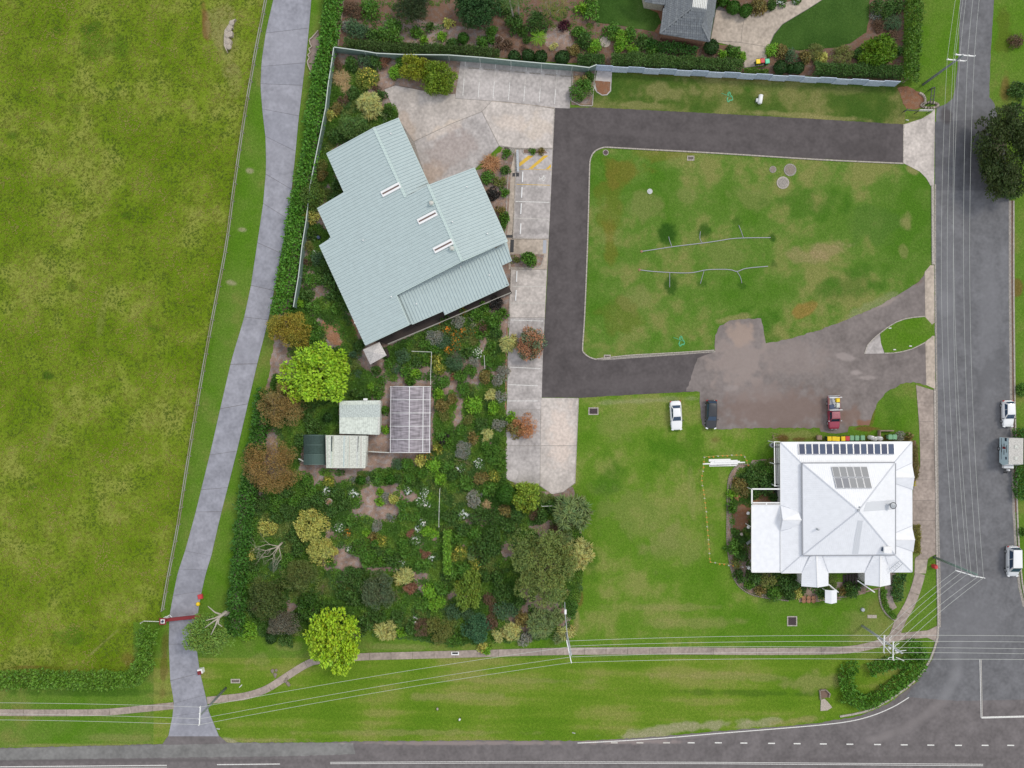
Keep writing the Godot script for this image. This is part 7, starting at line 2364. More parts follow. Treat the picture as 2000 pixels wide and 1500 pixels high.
	# scalloped stone headwalls
	for q in [["upper", "scalloped pale stone wall in the paddock beside a strip of bare red earth", [[463, 40], [458, 46], [456, 53], [457, 58], [449, 60], [457, 65], [456, 74], [447, 76], [455, 82], [453, 90], [445, 97], [446, 105], [440, 92], [440, 78], [441, 63], [449, 51], [456, 42]], M.stone], ["lower", "scalloped pale stone edging between the grey driveway and the long hedge", [[622, 61], [618, 66], [610, 75], [605, 79], [607, 88], [610, 92], [604, 97], [607, 104], [602, 109], [605, 114], [601, 122], [603, 130], [608, 141], [610, 132], [616, 122], [624, 108], [624, 80]], M.stone]]:
		var n := thing("stone_headwall", q[1], "stone wall")
		var a: Array = q[2]
		g = Geo.new()
		if q[0] == "upper":
			g.prism(path(a), 0.55, 0.0)
			part(n, "wall", g, q[3])
			for w in [[452, 95], [449, 85], [448, 73], [452, 60], [457, 48]]:
				var c := Geo.new()
				c.lathe(P(w[0] - 2, w[1]) + Vector3(0, 0.5, 0), [[0.42, 0.0], [0.4, 0.1], [0.24, 0.2], [0.0, 0.24]], 9)
				part(n, "stone", c, M.stone)
		else:
			g.prism(path(a), 0.05, 0.0)
			part(n, "bed", g, M.mulch)
			for k in 12:
				var c := Geo.new()
				c.beam(P(a[k][0], a[k][1]) + Vector3(0, 0.15, 0), P(a[k + 1][0], a[k + 1][1]) + Vector3(0, 0.15, 0), 0.14, 0.3)
				part(n, "stone", c, M.stone)
	var cw := thing("drain_headwall", "concrete drain headwall with apron on the verge near the corner hedge", "drain")
	g = Geo.new()
	g.prism(path([[1602, 1388], [1603, 1366], [1610, 1364], [1617, 1371], [1625, 1381], [1615, 1387]]), 0.12, 0.0)
	part(cw, "apron", g, M.stone)
	for q in [[1600, 1347, 1602, 1366], [1602, 1347, 1612, 1346], [1612, 1346, 1620, 1354], [1620, 1354, 1618, 1361]]:
		g = Geo.new()
		g.beam(P(q[0], q[1]) + Vector3(0, 0.15, 0), P(q[2], q[3]) + Vector3(0, 0.15, 0), 0.16, 0.3)
		part(cw, "wing_wall", g, M.stone_dark)
	g = Geo.new()
	g.prism(path([[1602, 1348], [1612, 1347], [1619, 1355], [1617, 1362], [1604, 1364]]), 0.03, 0.0)
	part(cw, "pit", g, M.soil)
	# stone ring at the north entrance bed
	var sw := thing("stone_ring", "low stone edged pit beside the entrance sign at the side road", "stone wall")
	for k in 18:
		var a := TAU * k / 18
		g = Geo.new()
		g.box(P(1815 + cos(a) * 16, 206 + sin(a) * 5.5) + Vector3(0, 0.12, 0), Vector3(0.34, 0.24, 0.26), Basis(Vector3.UP, -a))
		part(sw, "stone", g, M.stone_dark if k % 3 else M.stone)
	var sw2 := thing("stone_edging", "curved stone edging of the bare red bed at the north entrance", "edging")
	for k in 8:
		var a := lerpf(-1.2, 0.9, k / 7.0)
		g = Geo.new()
		g.box(P(1792 + cos(a) * 14, 196 + sin(a) * 14) + Vector3(0, 0.12, 0), Vector3(0.26, 0.24, 0.4), Basis(Vector3.UP, -a))
		part(sw2, "stone", g, M.stone)
	# rock piles by the western footpath bend
	for q in [[535, 1316, "cluster of brown rocks on the inner side of the footpath bend"], [561, 1332, "cluster of brown rocks on the outer side of the footpath bend"]]:
		var n := thing("rock_cluster", q[2], "rocks", P(q[0], q[1]))
		for k in 5:
			var c := Geo.new()
			var rad := rng.randf_range(0.16, 0.3)
			var at := Vector3(rng.randf_range(-0.5, 0.5), 0, rng.randf_range(-0.6, 0.6))
			c.lathe(at, [[rad, 0.0], [rad * 1.05, rad * 0.4], [rad * 0.6, rad * 0.8], [0.0, rad * 0.9]], 7)
			part(n, "rock", c, M.stone_dark)
	# post boxes, markers and litter bins
	for q in [[394, 1310, 0.55, 0.9, M.maroon, "maroon letterbox with white frame at the right edge of the driveway", "letterbox"], [1822, 1105, 0.5, 0.9, M.red, "red postal box on the verge beside the side road", "letterbox"], [392.5, 1164.5, 0.7, 0.35, M.red, "red plastic tub beside the driveway above the pale trunked tree", "tub"]]:
		var n := thing(q[6], q[5], q[6], P(q[0], q[1]), 0.2)
		g = Geo.new()
		g.box(Vector3(0, q[3] * 0.5, 0), Vector3(q[2], q[3], q[2]))
		part(n, "box", g, q[4])
		g = Geo.new()
		g.box(Vector3(0, q[3] + 0.03, 0), Vector3(q[2] * 0.7, 0.06, q[2] * 0.7))
		part(n, "lid", g, q[4])
		if q[6] == "letterbox" and q[0] < 1000:
			g = Geo.new()
			g.box(Vector3(0.1, 0.4, -0.16), Vector3(0.75, 0.8, 0.7))
			part(n, "backing", g, M.white)
	gb = Geo.new()
	gb.lathe(P(388, 1179), [[0.2, 0.0], [0.3, 0.06], [0.32, 0.3], [0.2, 0.42], [0.0, 0.44]], 10)
	meta(part(self, "yellow_float", gb, M.yellow, true), "small yellow round object at the driveway edge below the red tub", "float")
	for q in [[470, 1340, 45, "short yellow and white marker lying near the driveway drain"], [426, 1423, 70, "small white marker post beside the foot of the driveway"], [1772, 234, 0, "small white marker post at the north entrance"], [1120.5, 1431, 80, "small white marker post on the roadside verge"]]:
		g = Geo.new()
		g.beam(P(q[0] - 2.5, q[1] + 2.5 if q[2] == 45 else q[1], 0.05), P(q[0] + 2.5, q[1] - 2.5 if q[2] == 45 else q[1] + 1, 0.05 if q[2] == 45 else 0.5), 0.12, 0.1)
		meta(part(self, "marker_post", g, M.paint), q[3], "marker")
	for q in [[1737, 641, "left white kerb marker on the small traffic island"], [1746, 683, "lower left white kerb marker on the small traffic island"], [1777, 676, "lower right white kerb marker on the small traffic island"]]:
		g = Geo.new()
		g.box(P(q[0], q[1]) + Vector3(0, 0.16, 0), Vector3(0.4, 0.14, 0.16))
		meta(part(self, "kerb_marker", g, M.paint), q[2], "marker")
	# bicycle rack style hoop on the footpath
	var hp := thing("footpath_cover", "black topped white pit cover set in the footpath by the hedge", "cover", P(889, 1275.5))
	g = Geo.new()
	g.box(Vector3(0, 0.12, 0), Vector3(1.2, 0.16, 0.5))
	part(hp, "frame", g, M.white)
	g = Geo.new()
	g.box(Vector3(0, 0.21, -0.05), Vector3(0.9, 0.03, 0.26))
	part(hp, "plate", g, M.black)
	# leftover water tank and blue bin by the hall
	gb = Geo.new()
	gb.lathe(P(624, 465), [[0.22, 0.0], [0.26, 0.7], [0.2, 0.75], [0.0, 0.76]], 10)
	meta(part(self, "blue_drum", gb, M.panel_blue_b, true), "small blue drum in the notch of the hall's west side", "drum")
	bird(P(898.3, 1402.5), 2.7, M.white, "white ibis standing on the verge, the larger of two birds")
	bird(P(854.8, 1382), 3.3, M.stone, "pinkish-white ibis standing on the verge left of the larger bird")
	# lamps and pots in the white house bed
	i = 0
	for q in [[1459, 1001, M.white, "round white garden lamp in the bed, northern one"], [1459.5, 1028, M.white, "round white garden lamp in the bed, southern one"], [1446, 1042, M.stone, "pale upright stone in the bed beside bare red soil"], [1466, 1093, M.galv, "small grey lamp close to the carport post"], [1460, 1107, M.white, "white shell-shaped garden ornament near the carport corner"]]:
		g = Geo.new()
		g.lathe(P(q[0], q[1]), [[0.04, 0.0], [0.04, 0.3], [0.22, 0.4], [0.28, 0.58], [0.2, 0.76], [0.0, 0.82]], 12)
		meta(part(self, "garden_lamp", g, q[2], true), q[3], "garden ornament")
	var chair := thing("garden_bench", "grey metal garden bench against the carport's west side", "bench", P(1461, 1058), 0.6)
	g = Geo.new()
	g.box(Vector3(0, 0.42, 0), Vector3(0.9, 0.06, 0.45))
	part(chair, "seat", g, M.galv)
	g = Geo.new()
	g.box(Vector3(0, 0.7, -0.22), Vector3(0.9, 0.5, 0.06))
	part(chair, "backrest", g, M.galv)
	for s in [[-0.4, -0.18], [0.4, -0.18], [0.4, 0.18], [-0.4, 0.18]]:
		g = Geo.new()
		g.beam(Vector3(s[0], 0, s[1]), Vector3(s[0], 0.42, s[1]), 0.05, 0.05)
		part(chair, "leg", g, M.galv)
	# terracotta pots by the front steps
	i = 0
	for r in 2:
		for c in 3:
			g = Geo.new()
			g.lathe(P(1568.5 + c * 9.5, 1166.5 + r * 6.0), [[0.24, 0.0], [0.3, 0.32], [0.34, 0.36], [0.29, 0.38], [0.26, 0.3], [0.0, 0.29]], 12)
			meta(part(self, "terracotta_pot", g, M.paver_red), ["left", "middle", "right"][c] + " pot of the " + ["upper", "lower"][r] + " row of terracotta pots by the paving", "pot", "terracotta pots")
			i += 1
	# edging of the house bed
	var ed := thing("bed_edging", "curved dark brick edging round the white house's west garden bed", "edging")
	for q in resample(smooth_line([[1463, 908], [1445, 907], [1431, 918], [1423, 936], [1421, 960], [1420, 1000], [1420, 1060], [1428, 1112], [1441, 1142], [1466, 1160], [1500, 1168], [1540, 1173]], 6), 3.4):
		g = Geo.new()
		g.box(P(q.x, q.y) + Vector3(0, 0.07, 0), Vector3(0.22, 0.14, 0.2), Basis(Vector3.UP, rng.randf() * 0.4))
		part(ed, "brick", g, M.stone_dark)
	var ed2 := thing("bed_edging", "tan brick edging between the lawn and the house path", "edging")
	for q in resample(smooth_line([[1717, 1150], [1717, 1165], [1722, 1185], [1732, 1200], [1748, 1212]], 6), 3.0):
		g = Geo.new()
		g.box(P(q.x, q.y) + Vector3(0, 0.07, 0), Vector3(0.24, 0.14, 0.2), Basis(Vector3.UP, rng.randf() * 0.4))
		part(ed2, "brick", g, M.stone)

func bird(at: Vector3, turn: float, m: Material, label: String) -> void:
	var b := thing("ibis", label, "bird", at, turn, "ibises on the verge")
	var g := Geo.new()
	# continuous body, neck and head along one bent spine
	g.tube(PackedVector3Array([Vector3(0, 0.3, -0.3), Vector3(0, 0.33, -0.22), Vector3(0, 0.36, -0.08), Vector3(0, 0.4, 0.08), Vector3(0, 0.46, 0.17), Vector3(0, 0.54, 0.22)]), PackedFloat32Array([0.02, 0.1, 0.17, 0.14, 0.07, 0.045]), 10)
	part(b, "body", g, m, true)
	g = Geo.new()
	g.tube(PackedVector3Array([Vector3(0, 0.53, 0.21), Vector3(0, 0.6, 0.28), Vector3(0, 0.6, 0.36), Vector3(0, 0.54, 0.46), Vector3(0, 0.46, 0.5)]), PackedFloat32Array([0.045, 0.05, 0.04, 0.018, 0.008]), 8)
	part(b, "head", g, M.black, true)
	g = Geo.new()
	g.tube(PackedVector3Array([Vector3(0, 0.36, -0.2), Vector3(0, 0.34, -0.36)]), PackedFloat32Array([0.07, 0.03]), 6)
	part(b, "tail", g, M.charcoal)
	for s in [-1, 1]:
		g = Geo.new()
		g.tube(PackedVector3Array([Vector3(s * 0.06, 0.3, -0.02), Vector3(s * 0.06, 0.16, -0.05), Vector3(s * 0.06, 0.01, 0.0), Vector3(s * 0.06, 0.01, 0.08)]), PackedFloat32Array([0.025, 0.014, 0.012, 0.008]), 5)
		part(b, "leg", g, M.charcoal)

# ---------------------------------------------------------------- plants
func rand_dir(up_bias := 0.0) -> Vector3:
	var v := Vector3(rng.randf_range(-1, 1), rng.randf_range(-1, 1) + up_bias, rng.randf_range(-1, 1))
	while v.length_squared() > 1.6 or v.length_squared() < 0.05:
		v = Vector3(rng.randf_range(-1, 1), rng.randf_range(-1, 1) + up_bias, rng.randf_range(-1, 1))
	return v.normalized()

func leaf_tint(spread := 0.3) -> Color:
	var t := lerpf(1.0 - spread, 1.0 + spread * 1.6, pow(rng.randf(), 1.5))
	var h := rng.randf_range(-0.18, 0.25)
	return Color(t * (1.0 + h), t, t * (1.0 - h * 0.6))

func crown(clumps: int, leaves: int, ll: float, lw: float, spread: float, hollow := 0.6, alt := Color.WHITE, share := 0.0) -> Geo:
	# leaves gathered into clumps spread over a dome of radius 1 and height about 1
	var g := Geo.new()
	g.colored = true
	var cs := []
	for i in clumps:
		var d := rand_dir(0.45)
		d.y = absf(d.y)
		var k := rng.randf_range(hollow, 1.0)
		var cr := spread * rng.randf_range(0.7, 1.3)
		cs.append([Vector3(d.x * (1.0 - cr * 0.5) * k, d.y * 0.72 * k + 0.08, d.z * (1.0 - cr * 0.5) * k), cr, leaf_tint(0.2) * (alt if rng.randf() < share else Color.WHITE)])
	for i in leaves:
		var c: Array = cs[rng.randi() % cs.size()]
		var d := rand_dir(0.35)
		var p: Vector3 = c[0] + d * c[1] * sqrt(rng.randf_range(0.35, 1.0))
		p.y = maxf(p.y, 0.04)
		var dir := (d + rand_dir() * 0.9).normalized()
		dir.y *= 0.6
		dir = dir.normalized()
		var up := (d * 0.8 + Vector3(0, 0.45, 0) + rand_dir() * 0.85).normalized()
		var s := rng.randf_range(0.7, 1.25)
		g.leaf(p, dir, up, ll * s, lw * s, leaf_tint(0.42) * c[2])
	return g

func ball(leaves: int, ll: float, lw: float) -> Geo:
	var g := Geo.new()
	g.colored = true
	for i in leaves:
		var d := rand_dir(0.4)
		var bump := 0.92 + 0.07 * sin(d.x * 7.0 + 1.0) * sin(d.z * 6.0 + d.y * 5.0)
		var p := Vector3(d.x * bump, maxf(0.03, 0.45 + d.y * 0.5 * bump), d.z * bump) * rng.randf_range(0.86, 1.0)
		p.y = maxf(p.y, 0.02)
		var dir := rand_dir()
		dir = (dir - d * dir.dot(d) * 0.7).normalized()
		g.leaf(p, dir, (d + rand_dir() * 0.6).normalized(), ll, lw, leaf_tint(0.35))
	return g

func blade(g: Geo, at: Vector3, d: Vector3, ll: float, w: float, droop: float, col: Color) -> void:
	var side := d.cross(Vector3.UP).normalized() * w * 0.5
	var p1 := at + d * ll * 0.55
	var p2 := p1 + (d - Vector3(0, droop, 0)).normalized() * ll * 0.45
	g.tint = col
	g.quad(at - side * 0.5, at + side * 0.5, p1 + side, p1 - side)
	g.tri(p1 - side, p1 + side, p2)

func spiky(heads: int, blades: int, ll: float, w: float) -> Geo:
	var g := Geo.new()
	g.colored = true
	for h in heads:
		var c := Vector3.ZERO
		if heads > 1:
			var d := rand_dir(0.5)
			var k := sqrt(rng.randf())
			c = Vector3(d.x * 0.72 * k, absf(d.y) * 0.6 + 0.1, d.z * 0.72 * k)
		var tone := leaf_tint(0.2)
		for i in blades:
			var a := rng.randf() * TAU
			var e := rng.randf_range(0.05, 1.2)
			var d := Vector3(cos(a) * cos(e), sin(e), sin(a) * cos(e))
			blade(g, c, d, ll * rng.randf_range(0.75, 1.15), w, rng.randf_range(0.4, 1.2), leaf_tint(0.5) * tone)
	return g

func tussock(blades: int, w: float) -> Geo:
	var g := Geo.new()
	g.colored = true
	for i in blades:
		var a := rng.randf() * TAU
		var e := rng.randf_range(0.15, 1.35)
		var k := sqrt(rng.randf()) * 0.35
		var b := rng.randf() * TAU
		blade(g, Vector3(cos(b) * k, 0, sin(b) * k), Vector3(cos(a) * cos(e), sin(e), sin(a) * cos(e)), rng.randf_range(0.6, 1.0), w, rng.randf_range(0.3, 1.4), leaf_tint(0.35))
	return g

func fronds(n: int, ll: float) -> Array:
	# arching pinnate fronds, one mesh each
	var o := []
	for i in n:
		var g := Geo.new()
		g.colored = true
		var a := TAU * i / n + rng.randf_range(-0.2, 0.2)
		var e := rng.randf_range(0.15, 0.7)
		var d := Vector3(cos(a), 0, sin(a))
		var p := Vector3.ZERO
		var tone := leaf_tint(0.2)
		for k in 12:
			var t := k / 11.0
			var dir := (d * cos(e - t * 1.3) + Vector3.UP * sin(e - t * 1.3)).normalized()
			var q := p + dir * ll / 12.0
			var side := d.cross(Vector3.UP)
			var wdt := ll * 0.2 * sin(PI * (0.12 + 0.86 * t))
			for s in [-1, 1]:
				g.leaf(q, (side * s + dir * 0.6 - Vector3(0, 0.25, 0)).normalized(), Vector3.UP, wdt, ll * 0.05, leaf_tint(0.2) * tone)
			p = q
		o.append(g)
	return o

const KINDS := {
	"dk": ["leafy_shrub", "dark green leafy shrub", "leaf", [0.075, 0.165, 0.03], 0.95],
	"md": ["leafy_shrub", "mid green leafy shrub", "leaf", [0.1, 0.235, 0.028], 0.95],
	"lt": ["leafy_shrub", "bright light green shrub", "leaf", [0.2, 0.42, 0.03], 0.9],
	"yl": ["variegated_shrub", "yellow variegated shrub", "leaf", [0.52, 0.53, 0.13], 0.9],
	"ol": ["leafy_shrub", "olive green shrub", "fine", [0.2, 0.23, 0.055], 0.9],
	"bu": ["leafy_shrub", "bluish green shrub", "fine", [0.09, 0.18, 0.08], 0.9],
	"gy": ["grey_shrub", "grey-leaved shrub", "fine", [0.3, 0.31, 0.26], 0.85],
	"br": ["dry_shrub", "brown dry shrub", "fine", [0.168, 0.105, 0.063], 0.8],
	"pu": ["purple_shrub", "dark purple shrub", "leaf", [0.084, 0.020, 0.035], 0.85],
	"bk": ["dark_shrub", "almost black leaved shrub", "leaf", [0.028, 0.025, 0.022], 0.8],
	"bz": ["bronze_shrub", "bronze leaved shrub", "leaf", [0.24, 0.2, 0.06], 0.85],
	"co": ["copper_shrub", "copper tipped shrub", "fine", [0.55, 0.26, 0.12], 0.95],
	"bl": ["clipped_bush", "clipped round green bush", "ball", [0.070, 0.196, 0.022], 1.4],
	"bb": ["clipped_bush", "clipped dark round bush", "ball", [0.049, 0.119, 0.028], 1.4],
	"sp": ["strappy_clump", "dark strappy leaved clump", "spike", [0.17, 0.24, 0.075], 0.9],
	"sy": ["strappy_clump", "yellow-green strappy leaved clump", "spike", [0.46, 0.47, 0.15], 0.9],
	"sr": ["strappy_clump", "reddish strappy leaved clump", "spike", [0.238, 0.112, 0.063], 0.8],
	"ts": ["grass_tussock", "tan grass tussock", "tuss", [0.504, 0.364, 0.182], 0.7],
	"to": ["grass_tussock", "orange-brown grass tussock", "tuss", [0.504, 0.266, 0.126], 0.75],
	"wf": ["flowering_shrub", "white flowering shrub", "leaf", [0.098, 0.210, 0.042], 0.8],
	"of": ["flowering_shrub", "orange flowering shrub", "leaf", [0.112, 0.182, 0.042], 0.8],
	"yf": ["flowering_shrub", "yellow flowering shrub", "leaf", [0.196, 0.252, 0.035], 0.8],
}

func plant_mesh(shape: String, r: float, v: int) -> ArrayMesh:
	var cls := 0 if r < 0.85 else (1 if r < 1.5 else (2 if r < 2.4 else 3))
	var key := "%s%d%d" % [shape, cls, v]
	if not pool.has(key):
		var rad: float = [0.6, 1.1, 1.9, 3.0][cls]
		var g: Geo
		match shape:
			"leaf":
				g = crown([6, 11, 20, 38][cls], [260, 650, 1600, 3400][cls], 0.3 / rad, 0.17 / rad, [0.5, 0.42, 0.34, 0.27][cls], 0.65)
			"fine":
				g = crown([8, 14, 26, 46][cls], [420, 1000, 2400, 5000][cls], 0.22 / rad, 0.09 / rad, [0.48, 0.4, 0.32, 0.25][cls], 0.65)
			"ball":
				g = ball([600, 1300, 2800, 5000][cls], 0.22 / rad, 0.14 / rad)
			"spike":
				g = spiky([3, 8, 20, 44][cls], [34, 34, 36, 40][cls], [0.7, 0.6, 0.46, 0.36][cls], [0.1, 0.08, 0.055, 0.04][cls])
			"tuss":
				g = tussock([180, 300, 520, 700][cls], 0.07 / rad)
			"flower":
				g = Geo.new()
				g.colored = true
				for i in [26, 44, 90, 140][cls]:
					var d := rand_dir(0.9)
					d.y = absf(d.y)
					var p := Vector3(d.x * 0.86, d.y * 0.9 + 0.08, d.z * 0.86) * rng.randf_range(0.85, 1.08)
					for k in 3:
						var a := TAU * k / 3.0 + rng.randf()
						g.leaf(p, Vector3(cos(a), 0.3, sin(a)).normalized(), Vector3.UP, 0.15 / rad, 0.11 / rad, leaf_tint(0.1))
		pool[key] = g.mesh()
	return pool[key]

func ordinal(i: int) -> String:
	var o := ["first", "second", "third", "fourth", "fifth", "sixth", "seventh", "eighth", "ninth", "tenth", "eleventh", "twelfth", "thirteenth", "fourteenth", "fifteenth", "sixteenth", "seventeenth", "eighteenth", "nineteenth", "twentieth"]
	if i < 20:
		return o[i]
	return "twenty-" + o[i - 20] if i < 29 else "thirtieth" if i == 29 else "thirty-" + o[i - 30]

func plant_all(region: String, list: Array) -> void:
	for q in list:
		var kind: String = q[3]
		var k: Array = KINDS[kind]
		if not M.has("k_" + kind):
			M["k_" + kind] = leaf_mat(k[3][0], k[3][1], k[3][2])
		var r: float = q[2] * S * 1.05
		var h: float = r * k[4] * rng.randf_range(0.9, 1.15)
		var at := P(q[0], q[1], h * 0.55)
		at.y = 0.0
		var mesh := plant_mesh(k[2], r, rng.randi() % 3)
		var sc := Vector3(r, h * 1.1, r * rng.randf_range(0.9, 1.1))
		var n: Node3D
		if kind in ["wf", "of", "yf"]:
			n = Node3D.new()
			n.name = k[0]
			add_child(n, true)
			put(n, "foliage", mesh, M["k_" + kind])
			var fk := "flower_" + kind
			if not M.has(fk):
				var fc: Array = {"wf": [0.8, 0.8, 0.76], "of": [0.75, 0.26, 0.015], "yf": [0.7, 0.6, 0.1]}[kind]
				M[fk] = leaf_mat(fc[0], fc[1], fc[2])
			put(n, "flowers", plant_mesh("flower", r, rng.randi() % 2), M[fk]).set_meta("kind", "stuff")
		else:
			n = put(self, k[0], mesh, M["k_" + kind])
		n.position = at
		n.scale = sc
		n.rotation.y = rng.randf() * TAU
		plants.append([n, k[1], region, q[0]])

func label_plants() -> void:
	var by := {}
	for p in plants:
		var key: String = p[1] + "|" + p[2]
		if not by.has(key):
			by[key] = []
		by[key].append(p)
	for key in by:
		var a: Array = by[key]
		a.sort_custom(func(x, y): return x[3] < y[3])
		for i in a.size():
			var label: String = a[i][1] + " " + a[i][2]
			if a.size() > 1:
				label = ("leftmost " if i == 0 else "rightmost " if i == a.size() - 1 else ordinal(i) + " from left ") + label
			meta(a[i][0], label, "shrub" if not "grass" in a[i][1] else "grass clump", a[i][1] + "s " + a[i][2] if a.size() > 1 else "")

# ---------------------------------------------------------------- hedges
func hedge(label: String, line: Array, w: float, h: float, col: Array, per_m2 := 36.0, ll := 0.34, lw := 0.22, called := "hedge") -> void:
	var key := "h%s" % [col]
	if not M.has(key):
		M[key] = leaf_mat(col[0], col[1], col[2])
	var g := Geo.new()
	g.colored = true
	var n := FastNoiseLite.new()
	n.seed = int(line[0][0])
	n.frequency = 0.35
	var pts := path(smooth_line(line, 5), h * 0.6)
	var hw := w * S * 0.5
	for i in pts.size() - 1:
		var a := pts[i]
		var b := pts[i + 1]
		a.y = 0
		b.y = 0
		var d := (b - a)
		var len := d.length()
		if len < 0.01:
			continue
		d /= len
		var s := Vector3(-d.z, 0, d.x)
		var count := int(len * (hw * 2.0 + h * 1.1) * per_m2 + rng.randf())
		for k in count:
			var c := a + d * rng.randf() * len
			var u := rng.randf_range(-1.0, 1.0)
			var lump := n.get_noise_2d(c.x, c.z) * 0.35
			var edge := hw * (1.0 + lump * 0.9)
			var sx := u
			var sy := pow(maxf(1.0 - pow(absf(u), 5.0), 0.0), 0.6)
			if rng.randf() < 0.25:
				sx = signf(u)
				sy = rng.randf_range(0.0, 0.95)
			var out := (s * sx + Vector3(0, sy, 0)).normalized()
			var depth := sqrt(rng.randf_range(0.45, 1.0))
			var p := c + s * sx * edge * depth + Vector3(0, maxf(0.05, h * (1.0 + lump) * (0.1 + 0.9 * sy * depth)), 0)
			var dir := (out * 0.7 + rand_dir()).normalized()
			var sz := rng.randf_range(0.7, 1.25)
			g.leaf(p, dir, (out * 0.8 + Vector3(0, 0.4, 0) + rand_dir() * 0.8).normalized(), ll * sz, lw * sz, leaf_tint(0.48))
	meta(put(self, called, g.mesh(), M[key]), label, "hedge")

func build_hedges() -> void:
	hedge("long leafy green hedge between the grey driveway and the hall grounds, upper part", [[652, -70], [650, 0], [638, 90], [626, 150], [616, 220], [606, 290], [594, 350], [582, 400], [568, 490], [553, 580], [545, 615]], 34, 2.0, [0.109, 0.290, 0.029], 34, 0.46, 0.29)
	hedge("dark leafy hedge beside the lower grey driveway, west of the thicket", [[520, 760], [505, 840], [488, 930], [476, 1020], [468, 1100], [462, 1170], [457, 1240]], 32, 2.0, [0.065, 0.189, 0.023], 34, 0.44, 0.28)
	hedge("L-shaped green hedge at the paddock's south-east corner", [[-70, 1330], [0, 1329], [70, 1327], [130, 1329], [200, 1329], [250, 1327], [272, 1315], [281, 1290], [283, 1255], [292, 1225]], 31, 1.7, [0.138, 0.290, 0.029], 34, 0.44, 0.27)
	hedge("lush U-shaped hedge at the street corner", [[1674, 1305], [1660, 1306], [1652, 1318], [1656, 1342], [1668, 1362], [1690, 1373], [1716, 1363], [1750, 1340], [1778, 1318], [1798, 1290], [1796, 1268], [1772, 1262]], 24, 1.2, [0.109, 0.275, 0.026], 38, 0.42, 0.25)
	hedge("inner arm of hedge inside the U-shaped corner hedge", [[1697, 1311], [1722, 1302], [1745, 1294], [1776, 1296]], 22, 1.1, [0.102, 0.261, 0.026], 38, 0.42, 0.25)
	hedge("small leafy hedge piece at the open end of the corner hedge", [[1642, 1362], [1652, 1366]], 14, 0.8, [0.116, 0.275, 0.026], 50)
	hedge("dark clipped hedge along the northern garden behind the green fence", [[674, 84], [740, 93], [830, 97], [900, 99], [975, 107]], 18, 1.6, [0.080, 0.145, 0.032], 170, 0.24, 0.14)
	hedge("clipped hedge in the northern garden at the join of green and blue fences", [[1128, 115], [1155, 118], [1180, 117]], 21, 1.5, [0.072, 0.160, 0.032], 170, 0.24, 0.14)
	hedge("long clipped hedge behind the blue fence, south of the tiled house", [[1194, 116], [1260, 117], [1330, 121], [1400, 125], [1450, 128]], 23, 1.7, [0.094, 0.189, 0.038], 170, 0.24, 0.14)
	hedge("clipped hedge behind the blue fence, right of the bins", [[1590, 133], [1640, 136], [1700, 138], [1760, 140]], 21, 1.6, [0.080, 0.174, 0.032], 170, 0.24, 0.14)
	hedge("tall narrow hedge along the verge of the northern side road", [[1790, -70], [1786, 0], [1785, 60], [1782, 110], [1777, 160]], 27, 2.2, [0.109, 0.232, 0.023], 38, 0.38, 0.24)
	hedge("small clipped climbing hedge running north-south in the thicket", [[874, 1035], [873, 1070], [874, 1120]], 13, 1.6, [0.203, 0.406, 0.043], 100, 0.3, 0.18)
	hedge("leafy hedge between the two curved paths beside the white house", [[1760, 1120], [1755, 1140], [1752, 1160], [1757, 1172]], 17, 1.0, [0.080, 0.189, 0.043], 55)
	hedge("narrow low hedge along the inside of the house path", [[1727, 1150], [1726, 1165], [1731, 1185], [1742, 1200], [1749, 1207]], 9, 0.6, [0.123, 0.275, 0.029], 130, 0.22, 0.14)
	hedge("olive clipped hedge between the white house and wide path, southern one", [[1790, 1024], [1790, 1050], [1790, 1080]], 15, 0.9, [0.275, 0.261, 0.051], 200, 0.18, 0.11)
	hedge("ragged low planting between the white house and wide path, northern one", [[1784, 868], [1786, 900], [1786, 935]], 13, 0.8, [0.232, 0.203, 0.058], 110, 0.36, 0.08)
	hedge("tiny golden hedge at the end of the ragged planting by the wide path", [[1784, 940], [1784, 949]], 10, 0.7, [0.580, 0.493, 0.017], 90, 0.18, 0.1)
	hedge("row of leafy shrubs along the south wall of the tiled house", [[1262, 84], [1290, 91], [1320, 94], [1360, 102]], 18, 1.0, [0.058, 0.174, 0.026], 52)
	hedge("low leafy edging hedge right beside the curved northern garden lawn", [[1150, -10], [1158, 12], [1154, 38]], 22, 1.2, [0.116, 0.290, 0.029], 50)
	hedge("row of small clipped mounds behind the blue fence by the bins", [[1453, 138], [1475, 140], [1500, 141]], 9, 0.6, [0.123, 0.246, 0.029], 170, 0.2, 0.13)
	hedge("dense hedge on the right edge south of the parked hatchback", [[1996, 835], [1998, 870], [2000, 910], [1997, 950], [1998, 975]], 26, 1.3, [0.065, 0.189, 0.026], 50)

# ---------------------------------------------------------------- trees
func limb(g: Geo, a: Vector3, d: Vector3, len: float, r: float, depth: int) -> void:
	var pts := PackedVector3Array([a])
	var rad := PackedFloat32Array([r])
	var p := a
	for i in 3:
		d = (d + rand_dir() * 0.22).normalized()
		p += d * len / 3.0
		pts.append(p)
		rad.append(r * (1.0 - 0.22 * (i + 1)))
	g.tube(pts, rad, 6 if depth > 1 else 4)
	if depth > 0:
		for k in 2 + int(rng.randf() * 2.0):
			var nd := (d + rand_dir(0.1) * 0.85).normalized()
			limb(g, pts[2 if k % 2 else 3], nd, len * rng.randf_range(0.55, 0.8), r * 0.5, depth - 1)

